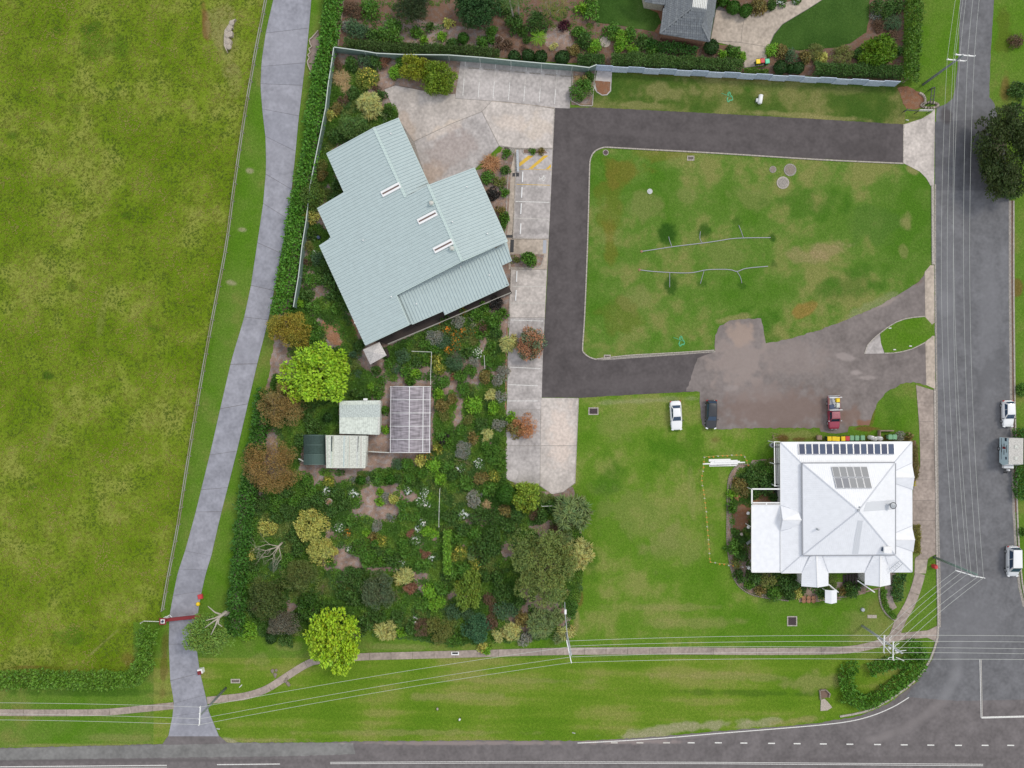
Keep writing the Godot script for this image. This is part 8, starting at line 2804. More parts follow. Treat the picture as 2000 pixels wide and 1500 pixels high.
func tree(label: String, px: float, py: float, r: Array, h: float, low: float, col: Array, spec: Array, called := "tree", bark := "bark") -> Node3D:
	# r: crown radii in photo pixels; h: height, low: height of the crown's underside; spec: clumps, leaves, leaf length, width, clump size
	var c := P(px, py, lerpf(low, h, 0.55))
	var n := thing(called, label, "tree", Vector3(c.x, 0, c.z))
	var rx: float = r[0] * S * (CAM - h * 0.7) / CAM
	var rz: float = r[1] * S * (CAM - h * 0.7) / CAM
	var rad := (rx + rz) * 0.5
	var g := Geo.new()
	limb(g, Vector3(0, 0, 0), Vector3.UP, maxf(low + 0.6, h * 0.4), 0.05 * h * 0.5 + 0.06, 3)
	part(n, "trunk", g, M[bark], true)
	var cr := crown(spec[0], spec[1], spec[2] / rad, spec[3] / rad, spec[4], 0.45, spec[5] if spec.size() > 5 else Color.WHITE, 0.4 if spec.size() > 5 else 0.0)
	for i in cr.v.size():
		var v := cr.v[i]
		cr.v[i] = Vector3(v.x * rx, low + v.y * (h - low), v.z * rz)
	var key := "t%s" % [col]
	if not M.has(key):
		M[key] = leaf_mat(col[0], col[1], col[2])
	put(n, "crown", cr.mesh(), M[key])
	return n

func build_trees() -> void:
	tree("golden olive round tree at the top of the row beside the driveway", 561, 645, [45, 42], 5.0, 0.6, [0.38, 0.32, 0.045], [60, 9000, 0.26, 0.1, 0.24])
	tree("russet brown round tree, middle of the three beside the driveway", 545, 790, [51, 49], 5.5, 0.8, [0.33, 0.24, 0.085], [70, 10000, 0.26, 0.08, 0.23])
	tree("large russet brown round tree, lowest of the three beside the driveway", 522, 913, [62, 56], 5.8, 0.8, [0.33, 0.22, 0.07], [80, 12000, 0.26, 0.08, 0.22])
	tree("broad lime green tree overhanging the pale garden shed", 618, 735, [78, 66], 6.0, 1.6, [0.36, 0.58, 0.028], [90, 7800, 0.46, 0.3, 0.16])
	tree("lime green tree overhanging the footpath bend", 650, 1250, [58, 76], 6.5, 1.8, [0.38, 0.58, 0.026], [76, 6000, 0.48, 0.32, 0.17])
	tree("big olive green tree at the thicket's south-east side", 1060, 1110, [78, 82], 7.0, 1.2, [0.2, 0.27, 0.065], [90, 14000, 0.36, 0.14, 0.2])
	tree("large dark evergreen tree overhanging the east side of the side road", 1982, 290, [58, 98], 8.0, 1.5, [0.06, 0.095, 0.022], [110, 15000, 0.4, 0.2, 0.17])
	tree("dense dark green tree at the top of the northern garden", 930, 8, [46, 40], 5.5, 1.0, [0.05, 0.13, 0.035], [60, 8000, 0.34, 0.15, 0.22])
	tree("dark drooping tree at the top left of the northern garden", 803, 4, [36, 28], 5.0, 1.0, [0.07, 0.11, 0.045], [40, 4500, 0.46, 0.08, 0.26])
	tree("dark olive tree at the western end of the thicket", 516, 1172, [36, 44], 5.0, 0.8, [0.105, 0.16, 0.04], [60, 7500, 0.28, 0.11, 0.24])
	tree("olive feathery tree just right of the bare dead tree", 583, 1128, [38, 30], 4.2, 0.8, [0.15, 0.2, 0.05], [50, 6500, 0.28, 0.08, 0.26])
	tree("grey twiggy shrubby tree at the thicket's south-west edge", 548, 1220, [38, 24], 3.2, 0.4, [0.2, 0.19, 0.14], [46, 5000, 0.24, 0.08, 0.28])
	tree("grey-green bushy tree right of the fallen branches", 738, 1155, [38, 40], 3.6, 0.5, [0.13, 0.18, 0.085], [56, 6500, 0.26, 0.1, 0.24])
	tree("broad yellow-green bushy tree by the footpath corner of the car park", 857, 148, [36, 38], 4.2, 0.3, [0.22, 0.34, 0.028], [60, 6500, 0.34, 0.15, 0.24])
	tree("golden green bushy tree behind the north-west forecourt", 808, 128, [32, 26], 3.6, 0.3, [0.33, 0.38, 0.035], [46, 4500, 0.36, 0.16, 0.26])
	tree("bright green bushy tree near the northern verge hedge", 1719, 95, [36, 31], 4.2, 0.4, [0.163, 0.312, 0.020], [46, 4200, 0.4, 0.2, 0.26])
	tree("copper topped bushy tree between parking bays beside the asphalt", 1037, 672, [31, 33], 3.8, 0.4, [0.55, 0.27, 0.15], [44, 4800, 0.3, 0.12, 0.26, Color(0.24, 0.75, 0.7)])
	tree("bright variegated bushy tree at the south end of the concrete apron", 1026, 969, [30, 33], 3.6, 0.4, [0.31, 0.43, 0.05], [46, 4200, 0.34, 0.19, 0.26])
	tree("soft green bushy tree at the hall's north-west corner", 690, 247, [36, 30], 3.2, 0.4, [0.12, 0.23, 0.05], [56, 6000, 0.28, 0.11, 0.25])
	tree("leafy green tree west of the hall's middle notch", 606, 378, [24, 32], 3.4, 0.5, [0.13, 0.23, 0.04], [40, 4000, 0.3, 0.13, 0.28])
	tree("yellowish green bushy tree in the southern thicket", 915, 1155, [32, 44], 3.8, 0.4, [0.2, 0.31, 0.04], [50, 5000, 0.36, 0.17, 0.25])
	tree("blue-green bushy tree at the footpath edge of the thicket", 930, 1232, [30, 28], 3.2, 0.4, [0.075, 0.19, 0.085], [46, 4600, 0.28, 0.11, 0.25])
	tree("dark leafy tree beside the lime footpath tree", 604, 1186, [26, 27], 3.4, 0.4, [0.069, 0.163, 0.022], [40, 3800, 0.34, 0.17, 0.27])
	# pale-trunked gum leaning over the driveway
	var gp := P(457, 1187)
	var gum := thing("gum_tree", "pale trunked gum tree leaning across the driveway gate", "tree", gp)
	var g := Geo.new()
	g.tube(PackedVector3Array([Vector3.ZERO, Vector3(-0.3, 2.6, 0.2), P(440, 1196, 5.0) - gp, P(425, 1208, 6.2) - gp]), PackedFloat32Array([0.34, 0.3, 0.26, 0.2]), 10)
	for q in [[[440, 1196, 5.0], [420, 1207, 6.2], [402, 1212, 7.0]], [[428, 1206, 6.0], [415, 1215, 6.6], [400, 1226, 7.0]], [[426, 1207, 6.1], [421, 1222, 6.5], [412, 1240, 6.8]], [[428, 1205, 6.0], [426, 1218, 6.3], [434, 1224, 6.5]], [[432, 1200, 5.6], [420, 1196, 6.0], [406, 1184, 6.4]]]:
		var pp := PackedVector3Array()
		for w in q:
			pp.append(P(w[0], w[1], w[2]) - gp)
		g.tube(pp, PackedFloat32Array([0.16, 0.1, 0.05]), 7)
	part(gum, "trunk", g, M.bark_pale, true)
	var cr := crown(56, 5200, 0.09, 0.045, 0.22, 0.3)
	var o := P(400, 1238, 6.0) - gp
	for i in cr.v.size():
		var v := cr.v[i]
		cr.v[i] = Vector3(o.x + v.x * 4.4 + v.z * 0.6, 4.6 + v.y * 2.6, o.z + v.z * 3.6)
	M.gum = leaf_mat(0.17, 0.3, 0.045)
	put(gum, "crown", cr.mesh(), M.gum)
	# bare dead tree
	var dead := thing("dead_tree", "bare pale dead tree with spreading branches in the western thicket", "tree", P(553, 1058))
	g = Geo.new()
	g.tube(PackedVector3Array([Vector3.ZERO, Vector3(-0.2, 1.6, 0.4)]), PackedFloat32Array([0.16, 0.13]), 7)
	part(dead, "trunk", g, M.bark_dead, true)
	g = Geo.new()
	for q in [[-1, 0.1], [-0.95, 0.5], [-0.6, 0.9], [-0.8, -0.15], [-0.25, 1.0], [0.1, 0.6]]:
		limb(g, Vector3(-0.2, 1.5, 0.4), Vector3(q[0], 0.28, q[1]).normalized(), 1.9, 0.075, 3)
	part(dead, "branches", g, M.bark_dead, true)
	for q in [[775, 1155, "tangle of brown dead branches in the southern thicket"], [636, 1150, "small heap of tan dead branches left of the dark shrubs"], [905, 895, "grey leafless bush east of the plastic tunnel"], [1514, 853, "purplish leafless bush at the white house's north-west corner"], [930, 632, "pale bare forked shrub south of the hall"]]:
		var n := thing("bare_bush", q[2], "bush", P(q[0], q[1]))
		g = Geo.new()
		for k in 9:
			limb(g, Vector3(rng.randf_range(-0.5, 0.5), 0, rng.randf_range(-0.5, 0.5)), rand_dir(0.6), 0.9, 0.035, 2)
		part(n, "branches", g, M.bark_dead if q[0] == 930 else M.twig, true)
	# palms and tree fern of the northern garden
	for q in [[1004, 40, 996, 2, 6.0, "left pale trunked palm at the top of the northern garden"], [1013, 34, 1012, -4, 6.0, "right pale trunked palm at the top of the northern garden"]]:
		var b := P(q[0], q[1])
		var t := P(q[2], q[3], q[4])
		var n := thing("palm_tree", q[5], "palm", b)
		g = Geo.new()
		g.tube(PackedVector3Array([Vector3.ZERO, (t - b) * 0.5, t - b]), PackedFloat32Array([0.16, 0.12, 0.1]), 8)
		part(n, "trunk", g, M.bark_pale, true)
		M.palm = leaf_mat(0.09, 0.15, 0.03)
		for f in fronds(11, 1.9):
			put(n, "frond", f.mesh(), M.palm, t - b)
	i_palm(1080, 26, 2.9, "clump of olive palms in the northern garden", [0.17, 0.19, 0.035])
	var fern := thing("tree_fern", "bright lime tree fern in the northern garden", "fern", P(1051, 77))
	M.fern = leaf_mat(0.2, 0.42, 0.02)
	for f in fronds(18, 1.6):
		put(fern, "frond", f.mesh(), M.fern, Vector3(0, 0.7, 0))
	g = Geo.new()
	g.tube(PackedVector3Array([Vector3.ZERO, Vector3(0, 0.75, 0)]), PackedFloat32Array([0.14, 0.1]), 7)
	part(fern, "trunk", g, M.bark)

func i_palm(px: float, py: float, r: float, label: String, col: Array) -> void:
	var n := thing("palm_clump", label, "palm", P(px, py))
	M.palm_clump = leaf_mat(col[0], col[1], col[2])
	for k in 6:
		var a := TAU * k / 6.0
		var d := Vector3(cos(a) * 1.3, 0, sin(a) * 1.0)
		var g := Geo.new()
		g.tube(PackedVector3Array([d * 0.5, d + Vector3(0, 2.4 + k * 0.2, 0)]), PackedFloat32Array([0.07, 0.05]), 6)
		part(n, "stem", g, M.bark_pale, true)
		for f in fronds(7, 1.5):
			put(n, "frond", f.mesh(), M.palm_clump, d + Vector3(0, 2.4 + k * 0.2, 0))

func build_shrubs() -> void:
	plant_all("in the northern garden", [[722, 16, 17, "md"], [691, 54, 16, "bu"], [708, 62, 14, "bu"], [724, 72, 14, "dk"], [680, 50, 10, "gy"], [759, 66, 27, "md"], [812, 62, 10, "md"], [826, 80, 8, "lt"], [838, 53, 8, "dk"], [863, 70, 8, "lt"], [876, 45, 9, "yl"], [885, 88, 13, "dk"], [905, 74, 11, "bl"], [942, 83, 13, "md"], [963, 63, 12, "md"], [958, 78, 9, "md"], [975, 83, 10, "br"], [993, 87, 9, "br"], [1022, 95, 6, "br"], [1028, 77, 7, "dk"], [1005, 45, 17, "dk"], [1020, 60, 10, "dk"], [1048, 45, 20, "dk"], [1040, 30, 12, "sp"], [1082, 88, 10, "sy"], [1103, 50, 9, "pu"], [1135, 15, 10, "lt"], [1129, 66, 15, "md"], [1146, 78, 16, "dk"], [1160, 90, 13, "lt"], [1120, 98, 11, "bz"], [985, 10, 16, "dk"], [700, 25, 12, "br"], [685, 15, 14, "br"], [1005, 110, 12, "bb"], [1032, 108, 13, "bb"], [1056, 111, 14, "bb"], [1098, 112, 14, "bb"]])
	plant_all("beside the tiled house", [[1196, 60, 15, "md"], [1212, 75, 20, "lt"], [1234, 68, 16, "md"], [1212, 94, 13, "lt"], [1237, 98, 11, "lt"], [1256, 80, 14, "dk"], [1274, 96, 11, "md"], [1390, 91, 15, "bb"], [1412, 106, 8, "lt"], [1427, 96, 8, "dk"], [1436, 103, 12, "md"], [1446, 112, 9, "lt"], [1433, 14, 13, "bl"], [1457, 20, 13, "bl"], [1483, 12, 15, "bz"], [1505, 8, 11, "dk"], [1526, 3, 9, "wf"], [1414, 0, 10, "bl"], [1509, 97, 13, "lt"], [1527, 100, 13, "bz"], [1545, 108, 15, "bu"], [1570, 112, 13, "bz"], [1592, 102, 18, "ol"], [1605, 113, 12, "yl"], [1646, 108, 20, "ol"], [1525, 131, 13, "bb"], [1545, 134, 9, "bb"], [1560, 132, 12, "bb"], [1555, 0, 8, "wf"]])
	plant_all("by the northern verge hedge", [[1722, 15, 20, "dk"], [1744, 42, 18, "bu"], [1716, 48, 13, "br"], [1748, 10, 16, "dk"], [1742, 70, 12, "br"], [1680, 105, 12, "dk"], [1752, 100, 10, "dk"], [1712, 28, 10, "gy"]])
	plant_all("by the north-west forecourt", [[690, 123, 15, "dk"], [713, 119, 14, "bu"], [733, 122, 14, "dk"], [718, 150, 21, "yf"], [665, 150, 20, "ts"], [676, 172, 16, "ts"], [658, 125, 12, "br"], [773, 140, 14, "lt"], [785, 118, 13, "md"], [752, 120, 14, "sr"], [722, 203, 31, "sy"], [657, 212, 11, "bz"], [645, 224, 10, "yl"], [670, 196, 10, "br"], [760, 216, 9, "dk"], [770, 222, 7, "md"], [745, 185, 8, "dk"], [750, 225, 10, "sp"], [690, 180, 12, "dk"], [735, 175, 8, "br"], [655, 265, 14, "dk"]])
	plant_all("west of the hall", [[628, 325, 13, "ol"], [630, 345, 12, "bz"], [604, 421, 16, "yl"], [620, 505, 13, "bu"], [636, 520, 18, "dk"], [655, 560, 22, "dk"], [640, 545, 16, "dk"], [622, 545, 11, "md"], [605, 548, 14, "md"], [600, 575, 12, "dk"], [680, 592, 16, "dk"], [668, 582, 12, "md"], [655, 602, 11, "md"], [612, 600, 13, "md"], [600, 480, 12, "ol"], [608, 460, 10, "dk"], [616, 496, 8, "wf"], [600, 510, 8, "br"], [655, 388, 12, "dk"], [660, 360, 10, "dk"], [622, 640, 10, "md"], [612, 660, 12, "md"], [700, 672, 12, "dk"], [694, 690, 9, "bu"], [586, 590, 8, "lt"]])
	plant_all("between the hall and parking bays", [[958, 318, 23, "to"], [990, 300, 8, "md"], [988, 332, 8, "dk"], [953, 346, 13, "md"], [976, 354, 10, "ol"], [962, 379, 12, "bk"], [985, 376, 8, "md"], [978, 412, 8, "bz"], [985, 423, 9, "md"], [984, 440, 7, "md"], [1005, 508, 8, "ol"], [1030, 508, 17, "md"], [1135, 176, 21, "md"], [1140, 160, 12, "bz"], [1128, 152, 9, "ts"], [1150, 152, 9, "dk"], [1040, 296, 6, "md"], [1056, 296, 6, "bz"]])
	plant_all("in the flower garden south of the hall", [[930, 610, 14, "md"], [895, 628, 13, "gy"], [965, 625, 15, "md"], [983, 613, 9, "md"], [968, 592, 13, "bk"], [946, 597, 9, "md"], [872, 645, 9, "of"], [904, 650, 10, "of"], [889, 668, 11, "of"], [893, 678, 9, "of"], [876, 684, 9, "of"], [922, 649, 8, "of"], [857, 629, 6, "of"], [905, 608, 8, "of"], [886, 650, 8, "of"], [850, 660, 18, "gy"], [866, 668, 14, "bu"], [832, 670, 12, "md"], [890, 706, 19, "bu"], [932, 690, 12, "wf"], [955, 706, 11, "md"], [925, 706, 11, "gy"], [787, 696, 15, "bu"], [829, 705, 10, "md"], [815, 707, 9, "dk"], [852, 703, 10, "yf"], [857, 720, 12, "yf"], [992, 669, 23, "sy"], [968, 652, 12, "dk"], [960, 680, 9, "md"], [984, 724, 12, "gy"], [973, 742, 13, "gy"], [900, 736, 12, "md"], [920, 724, 12, "md"], [886, 737, 10, "sr"], [866, 746, 12, "md"], [950, 738, 14, "bz"], [905, 762, 13, "md"], [955, 770, 15, "sy"], [925, 791, 16, "lt"], [960, 796, 14, "lt"], [978, 774, 10, "gy"], [940, 655, 9, "md"], [925, 665, 11, "ol"], [910, 690, 10, "dk"], [846, 682, 10, "md"], [870, 625, 9, "dk"], [790, 725, 10, "md"], [812, 730, 9, "lt"], [800, 742, 9, "md"], [835, 655, 9, "md"], [940, 640, 10, "br"]])
	plant_all("around the garden sheds", [[735, 725, 9, "dk"], [758, 712, 8, "md"], [775, 722, 9, "bu"], [745, 742, 7, "md"], [700, 730, 7, "bu"], [738, 768, 9, "md"], [712, 772, 11, "dk"], [690, 772, 10, "dk"], [640, 815, 9, "bb"], [752, 802, 8, "md"], [752, 838, 8, "lt"], [610, 835, 14, "dk"], [590, 860, 14, "dk"], [600, 810, 12, "dk"], [655, 690, 10, "dk"], [725, 755, 7, "lt"]])
	plant_all("east of the plastic tunnel", [[862, 792, 13, "bz"], [868, 812, 11, "ol"], [880, 778, 11, "bz"], [856, 770, 9, "lt"], [950, 850, 16, "sy"], [862, 850, 12, "md"], [874, 866, 10, "md"], [905, 878, 18, "gy"], [965, 890, 18, "md"], [952, 872, 12, "md"], [855, 876, 10, "yf"], [838, 890, 11, "of"], [822, 898, 10, "yl"], [795, 908, 12, "md"], [776, 906, 11, "bu"], [846, 908, 13, "lt"], [874, 912, 13, "md"], [935, 905, 12, "wf"], [940, 830, 12, "dk"], [900, 838, 12, "md"], [915, 820, 11, "ol"], [868, 858, 10, "bk"], [925, 855, 10, "bz"], [885, 930, 14, "dk"], [910, 945, 14, "md"], [940, 935, 14, "bz"], [965, 930, 12, "yf"], [900, 915, 9, "wf"], [955, 955, 14, "md"], [860, 935, 12, "lt"], [825, 922, 12, "md"], [925, 975, 16, "gy"], [950, 985, 14, "ts"], [978, 910, 10, "md"], [1000, 815, 9, "lt"], [1024, 832, 24, "co"], [1008, 838, 16, "bz"], [973, 830, 12, "gy"]])
	plant_all("in the mulch garden south of the sheds", [[690, 938, 6, "gy"], [705, 938, 9, "bl"], [719, 937, 6, "gy"], [740, 936, 13, "md"], [763, 937, 10, "bl"], [690, 964, 9, "wf"], [742, 962, 7, "lt"], [742, 980, 8, "lt"], [753, 972, 11, "gy"], [770, 973, 11, "yl"], [638, 960, 9, "wf"], [643, 940, 11, "yf"], [797, 958, 8, "wf"], [830, 962, 12, "wf"], [822, 980, 11, "wf"], [834, 985, 9, "wf"], [839, 970, 7, "lt"], [765, 1010, 8, "gy"], [736, 1028, 11, "gy"], [715, 1040, 7, "lt"], [664, 1030, 11, "wf"], [684, 1016, 11, "md"], [678, 1040, 9, "of"], [825, 1020, 9, "wf"], [817, 1032, 8, "wf"], [832, 1040, 12, "lt"], [847, 1043, 9, "lt"], [812, 1055, 11, "wf"], [790, 1064, 14, "md"], [790, 1079, 12, "md"], [762, 1082, 12, "md"], [745, 1058, 12, "yf"], [704, 1075, 19, "md"], [722, 1082, 14, "md"], [716, 1098, 12, "md"], [733, 1060, 9, "md"], [684, 1073, 8, "wf"], [765, 1097, 16, "dk"], [748, 1095, 10, "md"], [830, 1082, 13, "sr"], [803, 1042, 11, "sr"], [826, 1101, 15, "md"], [842, 1090, 8, "wf"], [784, 1100, 8, "wf"], [660, 960, 14, "dk"], [625, 975, 16, "dk"], [650, 995, 15, "dk"], [672, 985, 12, "dk"], [625, 1000, 12, "dk"], [785, 985, 10, "md"], [788, 1005, 10, "md"], [812, 1010, 11, "md"], [728, 1050, 9, "bz"], [600, 940, 12, "md"], [610, 960, 12, "md"], [780, 935, 11, "dk"], [800, 935, 11, "md"], [815, 945, 9, "dk"]])
	plant_all("in the western thicket", [[606, 1026, 34, "yl"], [627, 1077, 30, "yl"], [521, 1028, 20, "yl"], [481, 1236, 19, "lt"], [497, 1030, 13, "md"], [486, 1085, 11, "yl"], [510, 985, 18, "dk"], [540, 985, 18, "md"], [540, 1010, 14, "dk"], [565, 1000, 18, "dk"], [575, 1045, 14, "dk"], [585, 1075, 16, "dk"], [563, 1095, 14, "md"], [560, 960, 14, "dk"], [575, 975, 14, "md"], [645, 1100, 9, "md"], [495, 1105, 12, "dk"], [490, 1125, 12, "md"], [535, 1105, 11, "bu"], [548, 1180, 14, "dk"], [560, 1250, 14, "dk"], [530, 1245, 12, "bb"], [575, 1210, 15, "dk"], [600, 985, 14, "dk"]])
	plant_all("in the southern thicket", [[676, 1130, 20, "dk"], [700, 1132, 22, "dk"], [712, 1155, 18, "dk"], [670, 1158, 14, "dk"], [690, 1165, 16, "dk"], [790, 1128, 22, "sy"], [800, 1145, 16, "sr"], [752, 1232, 26, "sy"], [783, 1235, 9, "lt"], [715, 1215, 16, "dk"], [740, 1205, 14, "dk"], [775, 1205, 12, "dk"], [852, 1180, 19, "lt"], [825, 1180, 14, "md"], [838, 1154, 14, "lt"], [862, 1150, 13, "md"], [945, 1075, 26, "dk"], [925, 1082, 16, "sp"], [900, 1080, 14, "yf"], [930, 1100, 15, "yf"], [885, 1088, 12, "yf"], [960, 1050, 18, "dk"], [905, 1030, 16, "dk"], [880, 1010, 14, "dk"], [935, 1010, 18, "dk"], [965, 1010, 18, "dk"], [990, 1030, 16, "dk"], [985, 1000, 14, "bz"], [905, 1005, 10, "wf"], [890, 1050, 13, "md"], [925, 1040, 13, "md"], [880, 1115, 16, "md"], [905, 1115, 16, "md"], [950, 1125, 14, "dk"], [885, 1195, 15, "bu"], [912, 1198, 13, "bu"], [980, 1192, 17, "bu"], [1002, 1192, 14, "bu"], [965, 1190, 12, "br"], [1000, 1232, 22, "sy"], [975, 1240, 16, "sy"], [1055, 1222, 34, "sp"], [1085, 1205, 20, "sp"], [1104, 1235, 20, "sy"], [1088, 1245, 16, "sp"], [1025, 1249, 14, "gy"], [862, 1236, 24, "ol"], [885, 1248, 18, "md"], [824, 1226, 18, "br"], [810, 1212, 9, "wf"], [845, 1220, 16, "ol"], [942, 1266, 9, "yl"], [950, 1270, 8, "lt"], [1020, 1210, 16, "bz"], [960, 1215, 14, "br"], [800, 1225, 14, "dk"], [980, 1160, 18, "dk"], [975, 1130, 16, "dk"], [955, 1170, 14, "br"], [1015, 1180, 14, "dk"]])
	plant_all("at the concrete apron's south end", [[1115, 1000, 46, "sp"], [1130, 1083, 36, "sy"], [1105, 1055, 18, "sp"], [990, 966, 20, "bl"], [1080, 990, 14, "dk"], [1060, 1010, 16, "dk"], [1045, 1005, 12, "br"], [1010, 1000, 14, "dk"], [1085, 1035, 12, "br"]])
	plant_all("around the white house", [[1483, 935, 24, "dk"], [1500, 918, 18, "md"], [1508, 905, 12, "ol"], [1448, 942, 15, "bz"], [1437, 955, 11, "ol"], [1500, 952, 17, "dk"], [1475, 962, 14, "dk"], [1456, 960, 12, "bz"], [1430, 966, 9, "lt"], [1430, 990, 9, "md"], [1440, 970, 9, "to"], [1434, 1070, 15, "md"], [1446, 1056, 11, "dk"], [1448, 1085, 13, "dk"], [1438, 1098, 10, "ol"], [1512, 1160, 14, "md"], [1498, 1132, 16, "ol"], [1478, 1130, 13, "dk"], [1462, 1141, 9, "md"], [1448, 1130, 8, "dk"], [1485, 1155, 9, "bz"], [1538, 1142, 16, "dk"], [1555, 1135, 14, "dk"], [1545, 1160, 12, "dk"], [1560, 1160, 11, "yl"], [1602, 1158, 10, "dk"], [1604, 1166, 6, "yl"], [1663, 1152, 15, "dk"], [1676, 1143, 10, "dk"], [1650, 1155, 9, "bz"], [1756, 852, 11, "gy"], [1775, 858, 10, "bz"], [1510, 970, 9, "dk"], [1492, 966, 8, "ol"], [1440, 1120, 8, "dk"], [1466, 1120, 9, "dk"]])
	plant_all("along the right edge of the picture", [[1990, 175, 16, "dk"], [1985, 80, 14, "br"], [1998, 760, 12, "md"], [1998, 1040, 8, "md"], [1975, 370, 16, "dk"], [1985, 212, 14, "dk"]])
	label_plants()

const BARE := [[735, 975, 40, 34], [745, 1000, 34, 22], [690, 1080, 30, 22], [680, 1105, 40, 14], [655, 1085, 14, 20], [640, 1040, 8, 30], [720, 705, 26, 18], [745, 715, 16, 20], [935, 720, 8, 50], [898, 790, 10, 40], [890, 820, 9, 30], [975, 600, 14, 16], [985, 640, 12, 30], [650, 935, 40, 10], [800, 970, 20, 14], [735, 1110, 60, 8], [820, 1125, 20, 12], [700, 830, 0.1, 0.1], [610, 600, 10, 20], [945, 670, 10, 20], [760, 890, 20, 30], [975, 400, 12, 26], [680, 930, 26, 8], [990, 1075, 16, 22], [905, 1070, 8, 14], [910, 1020, 8, 8], [625, 630, 12, 12], [610, 460, 12, 10], [745, 195, 12, 20], [660, 345, 10, 16], [640, 365, 8, 12], [850, 1050, 9, 10], [1045, 1030, 20, 10], [830, 720, 14, 18], [820, 745, 16, 8]]

func scatter(label_kind: String, poly: Array, holes: Array, count: int, mesh: Mesh, m: Material, tones: Array, smin: float, smax: float, seed_: int, called: String, cover: float) -> void:
	var n := FastNoiseLite.new()
	n.seed = seed_
	n.frequency = 0.09
	var q := PackedVector2Array()
	var lo := Vector2(INF, INF)
	var hi := Vector2(-INF, -INF)
	for p in poly:
		var v := Vector2(p[0], p[1])
		q.append(v)
		lo = lo.min(v)
		hi = hi.max(v)
	var xf := []
	var cl := []
	var tries := 0
	while xf.size() < count and tries < count * 6:
		tries += 1
		var v := Vector2(rng.randf_range(lo.x, hi.x), rng.randf_range(lo.y, hi.y))
		if not Geometry2D.is_point_in_polygon(v, q):
			continue
		var w := P(v.x, v.y)
		var k := n.get_noise_2d(w.x, w.z)
		if k < cover + rng.randf_range(-0.1, 0.1):
			continue
		var skip := false
		for b in holes:
			var d := Vector2((v.x - b[0]) / b[2], (v.y - b[1]) / b[3]).length()
			if d < 0.8 + rng.randf() * 0.35:
				skip = true
				break
		if skip:
			continue
		var s := rng.randf_range(smin, smax)
		w.y = 0.01
		xf.append(Transform3D(Basis(Vector3.UP, rng.randf() * TAU).scaled(Vector3(s, s * rng.randf_range(0.7, 1.2), s)), w))
		var hue: float = clampf((n.get_noise_2d(w.x * 1.7 + 50.0, w.z * 1.7) + 0.5), 0.0, 0.999)
		var c: Color = tones[int(hue * tones.size())]
		var t := rng.randf_range(0.8, 1.2)
		cl.append(Color(c.r * t, c.g * t, c.b * t))
	var mm := MultiMesh.new()
	mm.transform_format = MultiMesh.TRANSFORM_3D
	mm.use_colors = true
	mm.mesh = mesh
	mm.instance_count = xf.size()
	for i in xf.size():
		mm.set_instance_transform(i, xf[i])
		mm.set_instance_color(i, cl[i])
	var o := MultiMeshInstance3D.new()
	o.name = called
	o.multimesh = mm
	o.material_override = m
	add_child(o, true)
	o.set_meta("kind", "stuff")
	meta(o, label_kind, "ground cover" if called == "ground_cover" else "grass")

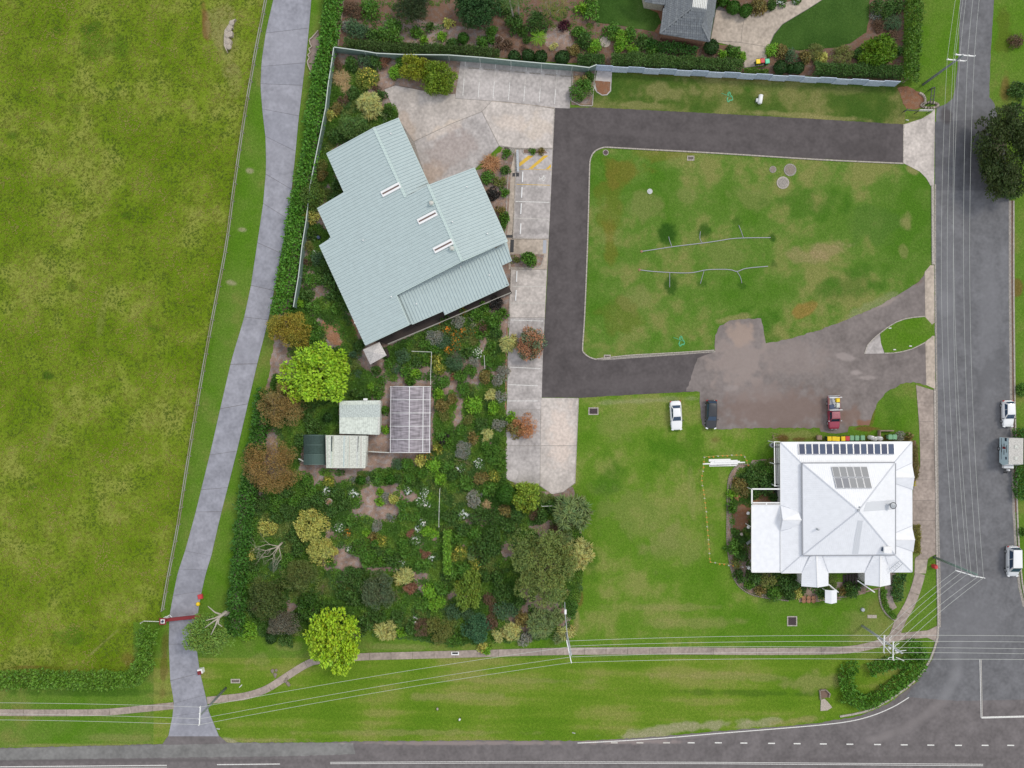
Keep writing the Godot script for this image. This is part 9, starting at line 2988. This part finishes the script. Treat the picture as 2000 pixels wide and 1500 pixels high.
func build_ground_cover() -> void:
	var g := Geo.new()
	g.colored = true
	for i in 26:
		var d := rand_dir(0.6)
		d.y = absf(d.y)
		g.leaf(Vector3(d.x, d.y * 0.5, d.z) * 0.32, (d + rand_dir() * 0.8).normalized(), (Vector3.UP + rand_dir() * 0.4).normalized(), 0.26, 0.16, leaf_tint(0.4))
	var mesh := g.mesh()
	var m := leaf_mat(1, 1, 1)
	var tones := [Color(0.07, 0.165, 0.026), Color(0.09, 0.2, 0.03), Color(0.11, 0.24, 0.032), Color(0.16, 0.28, 0.04), Color(0.085, 0.18, 0.04), Color(0.18, 0.25, 0.06)]
	scatter("dense mixed ground cover filling the main garden beds", [[985, 570], [985, 940], [1060, 965], [1095, 975], [1140, 1060], [1130, 1160], [1110, 1240], [1000, 1250], [880, 1255], [760, 1240], [560, 1238], [475, 1238], [470, 1100], [490, 960], [600, 920], [720, 925], [850, 890], [850, 740], [760, 740], [700, 700], [760, 680], [870, 630]], BARE, 24000, mesh, m, tones, 0.6, 1.3, 61, "ground_cover", -0.24)
	scatter("ground cover growing in the bed west of the hall and sheds", [[640, 120], [755, 160], [775, 228], [640, 292], [670, 378], [618, 410], [645, 465], [622, 482], [705, 680], [700, 720], [745, 740], [755, 780], [660, 780], [660, 850], [590, 850], [580, 920], [500, 970], [530, 760], [560, 640], [585, 560], [600, 420], [630, 220]], BARE, 8500, mesh, m, tones, 0.5, 1.15, 62, "ground_cover", -0.22)
	scatter("low plants dotted over the northern garden soil", [[670, 0], [1160, 0], [1160, 45], [1280, 68], [1440, 98], [1450, 115], [1170, 118], [975, 105], [680, 88]], [[850, 30, 50, 20], [1000, 60, 60, 25], [1090, 75, 30, 20]], 500, mesh, m, tones, 0.4, 0.9, 63, "ground_cover", 0.0)
	scatter("low plants dotted over the white house beds", [[1428, 950], [1445, 912], [1500, 900], [1522, 905], [1522, 955], [1468, 960], [1466, 1115], [1690, 1125], [1670, 1160], [1540, 1168], [1470, 1156], [1430, 1100]], [[1448, 1010, 18, 30], [1590, 1160, 20, 14]], 1400, mesh, m, tones, 0.45, 1.0, 64, "ground_cover", -0.15)

func build_grass() -> void:
	# tufts standing proud of the sward; the sheet below carries the colour
	var g := Geo.new()
	g.colored = true
	for i in 7:
		var a := rng.randf() * TAU
		var e := rng.randf_range(0.5, 1.3)
		blade(g, Vector3(rng.randf_range(-0.08, 0.08), 0, rng.randf_range(-0.08, 0.08)), Vector3(cos(a) * cos(e), sin(e), sin(a) * cos(e)), rng.randf_range(0.1, 0.2), 0.05, rng.randf_range(0.3, 1.0), leaf_tint(0.2))
	var mesh := g.mesh()
	var m := leaf_mat(1, 1, 1)
	m.backlight = Color(0.4, 0.4, 0.2)
	scatter("coarse grass tufts standing over the western paddock", PADDOCK.map(func(p): return [clampf(p[0], -40, 600), clampf(p[1], -40, 1320)]), [[445, 75, 16, 40], [400, 45, 8, 45]], 42000, mesh, m, [Color(0.12, 0.19, 0.01), Color(0.17, 0.23, 0.014), Color(0.23, 0.27, 0.03), Color(0.3, 0.3, 0.07)], 0.6, 1.5, 71, "grass", -0.6)
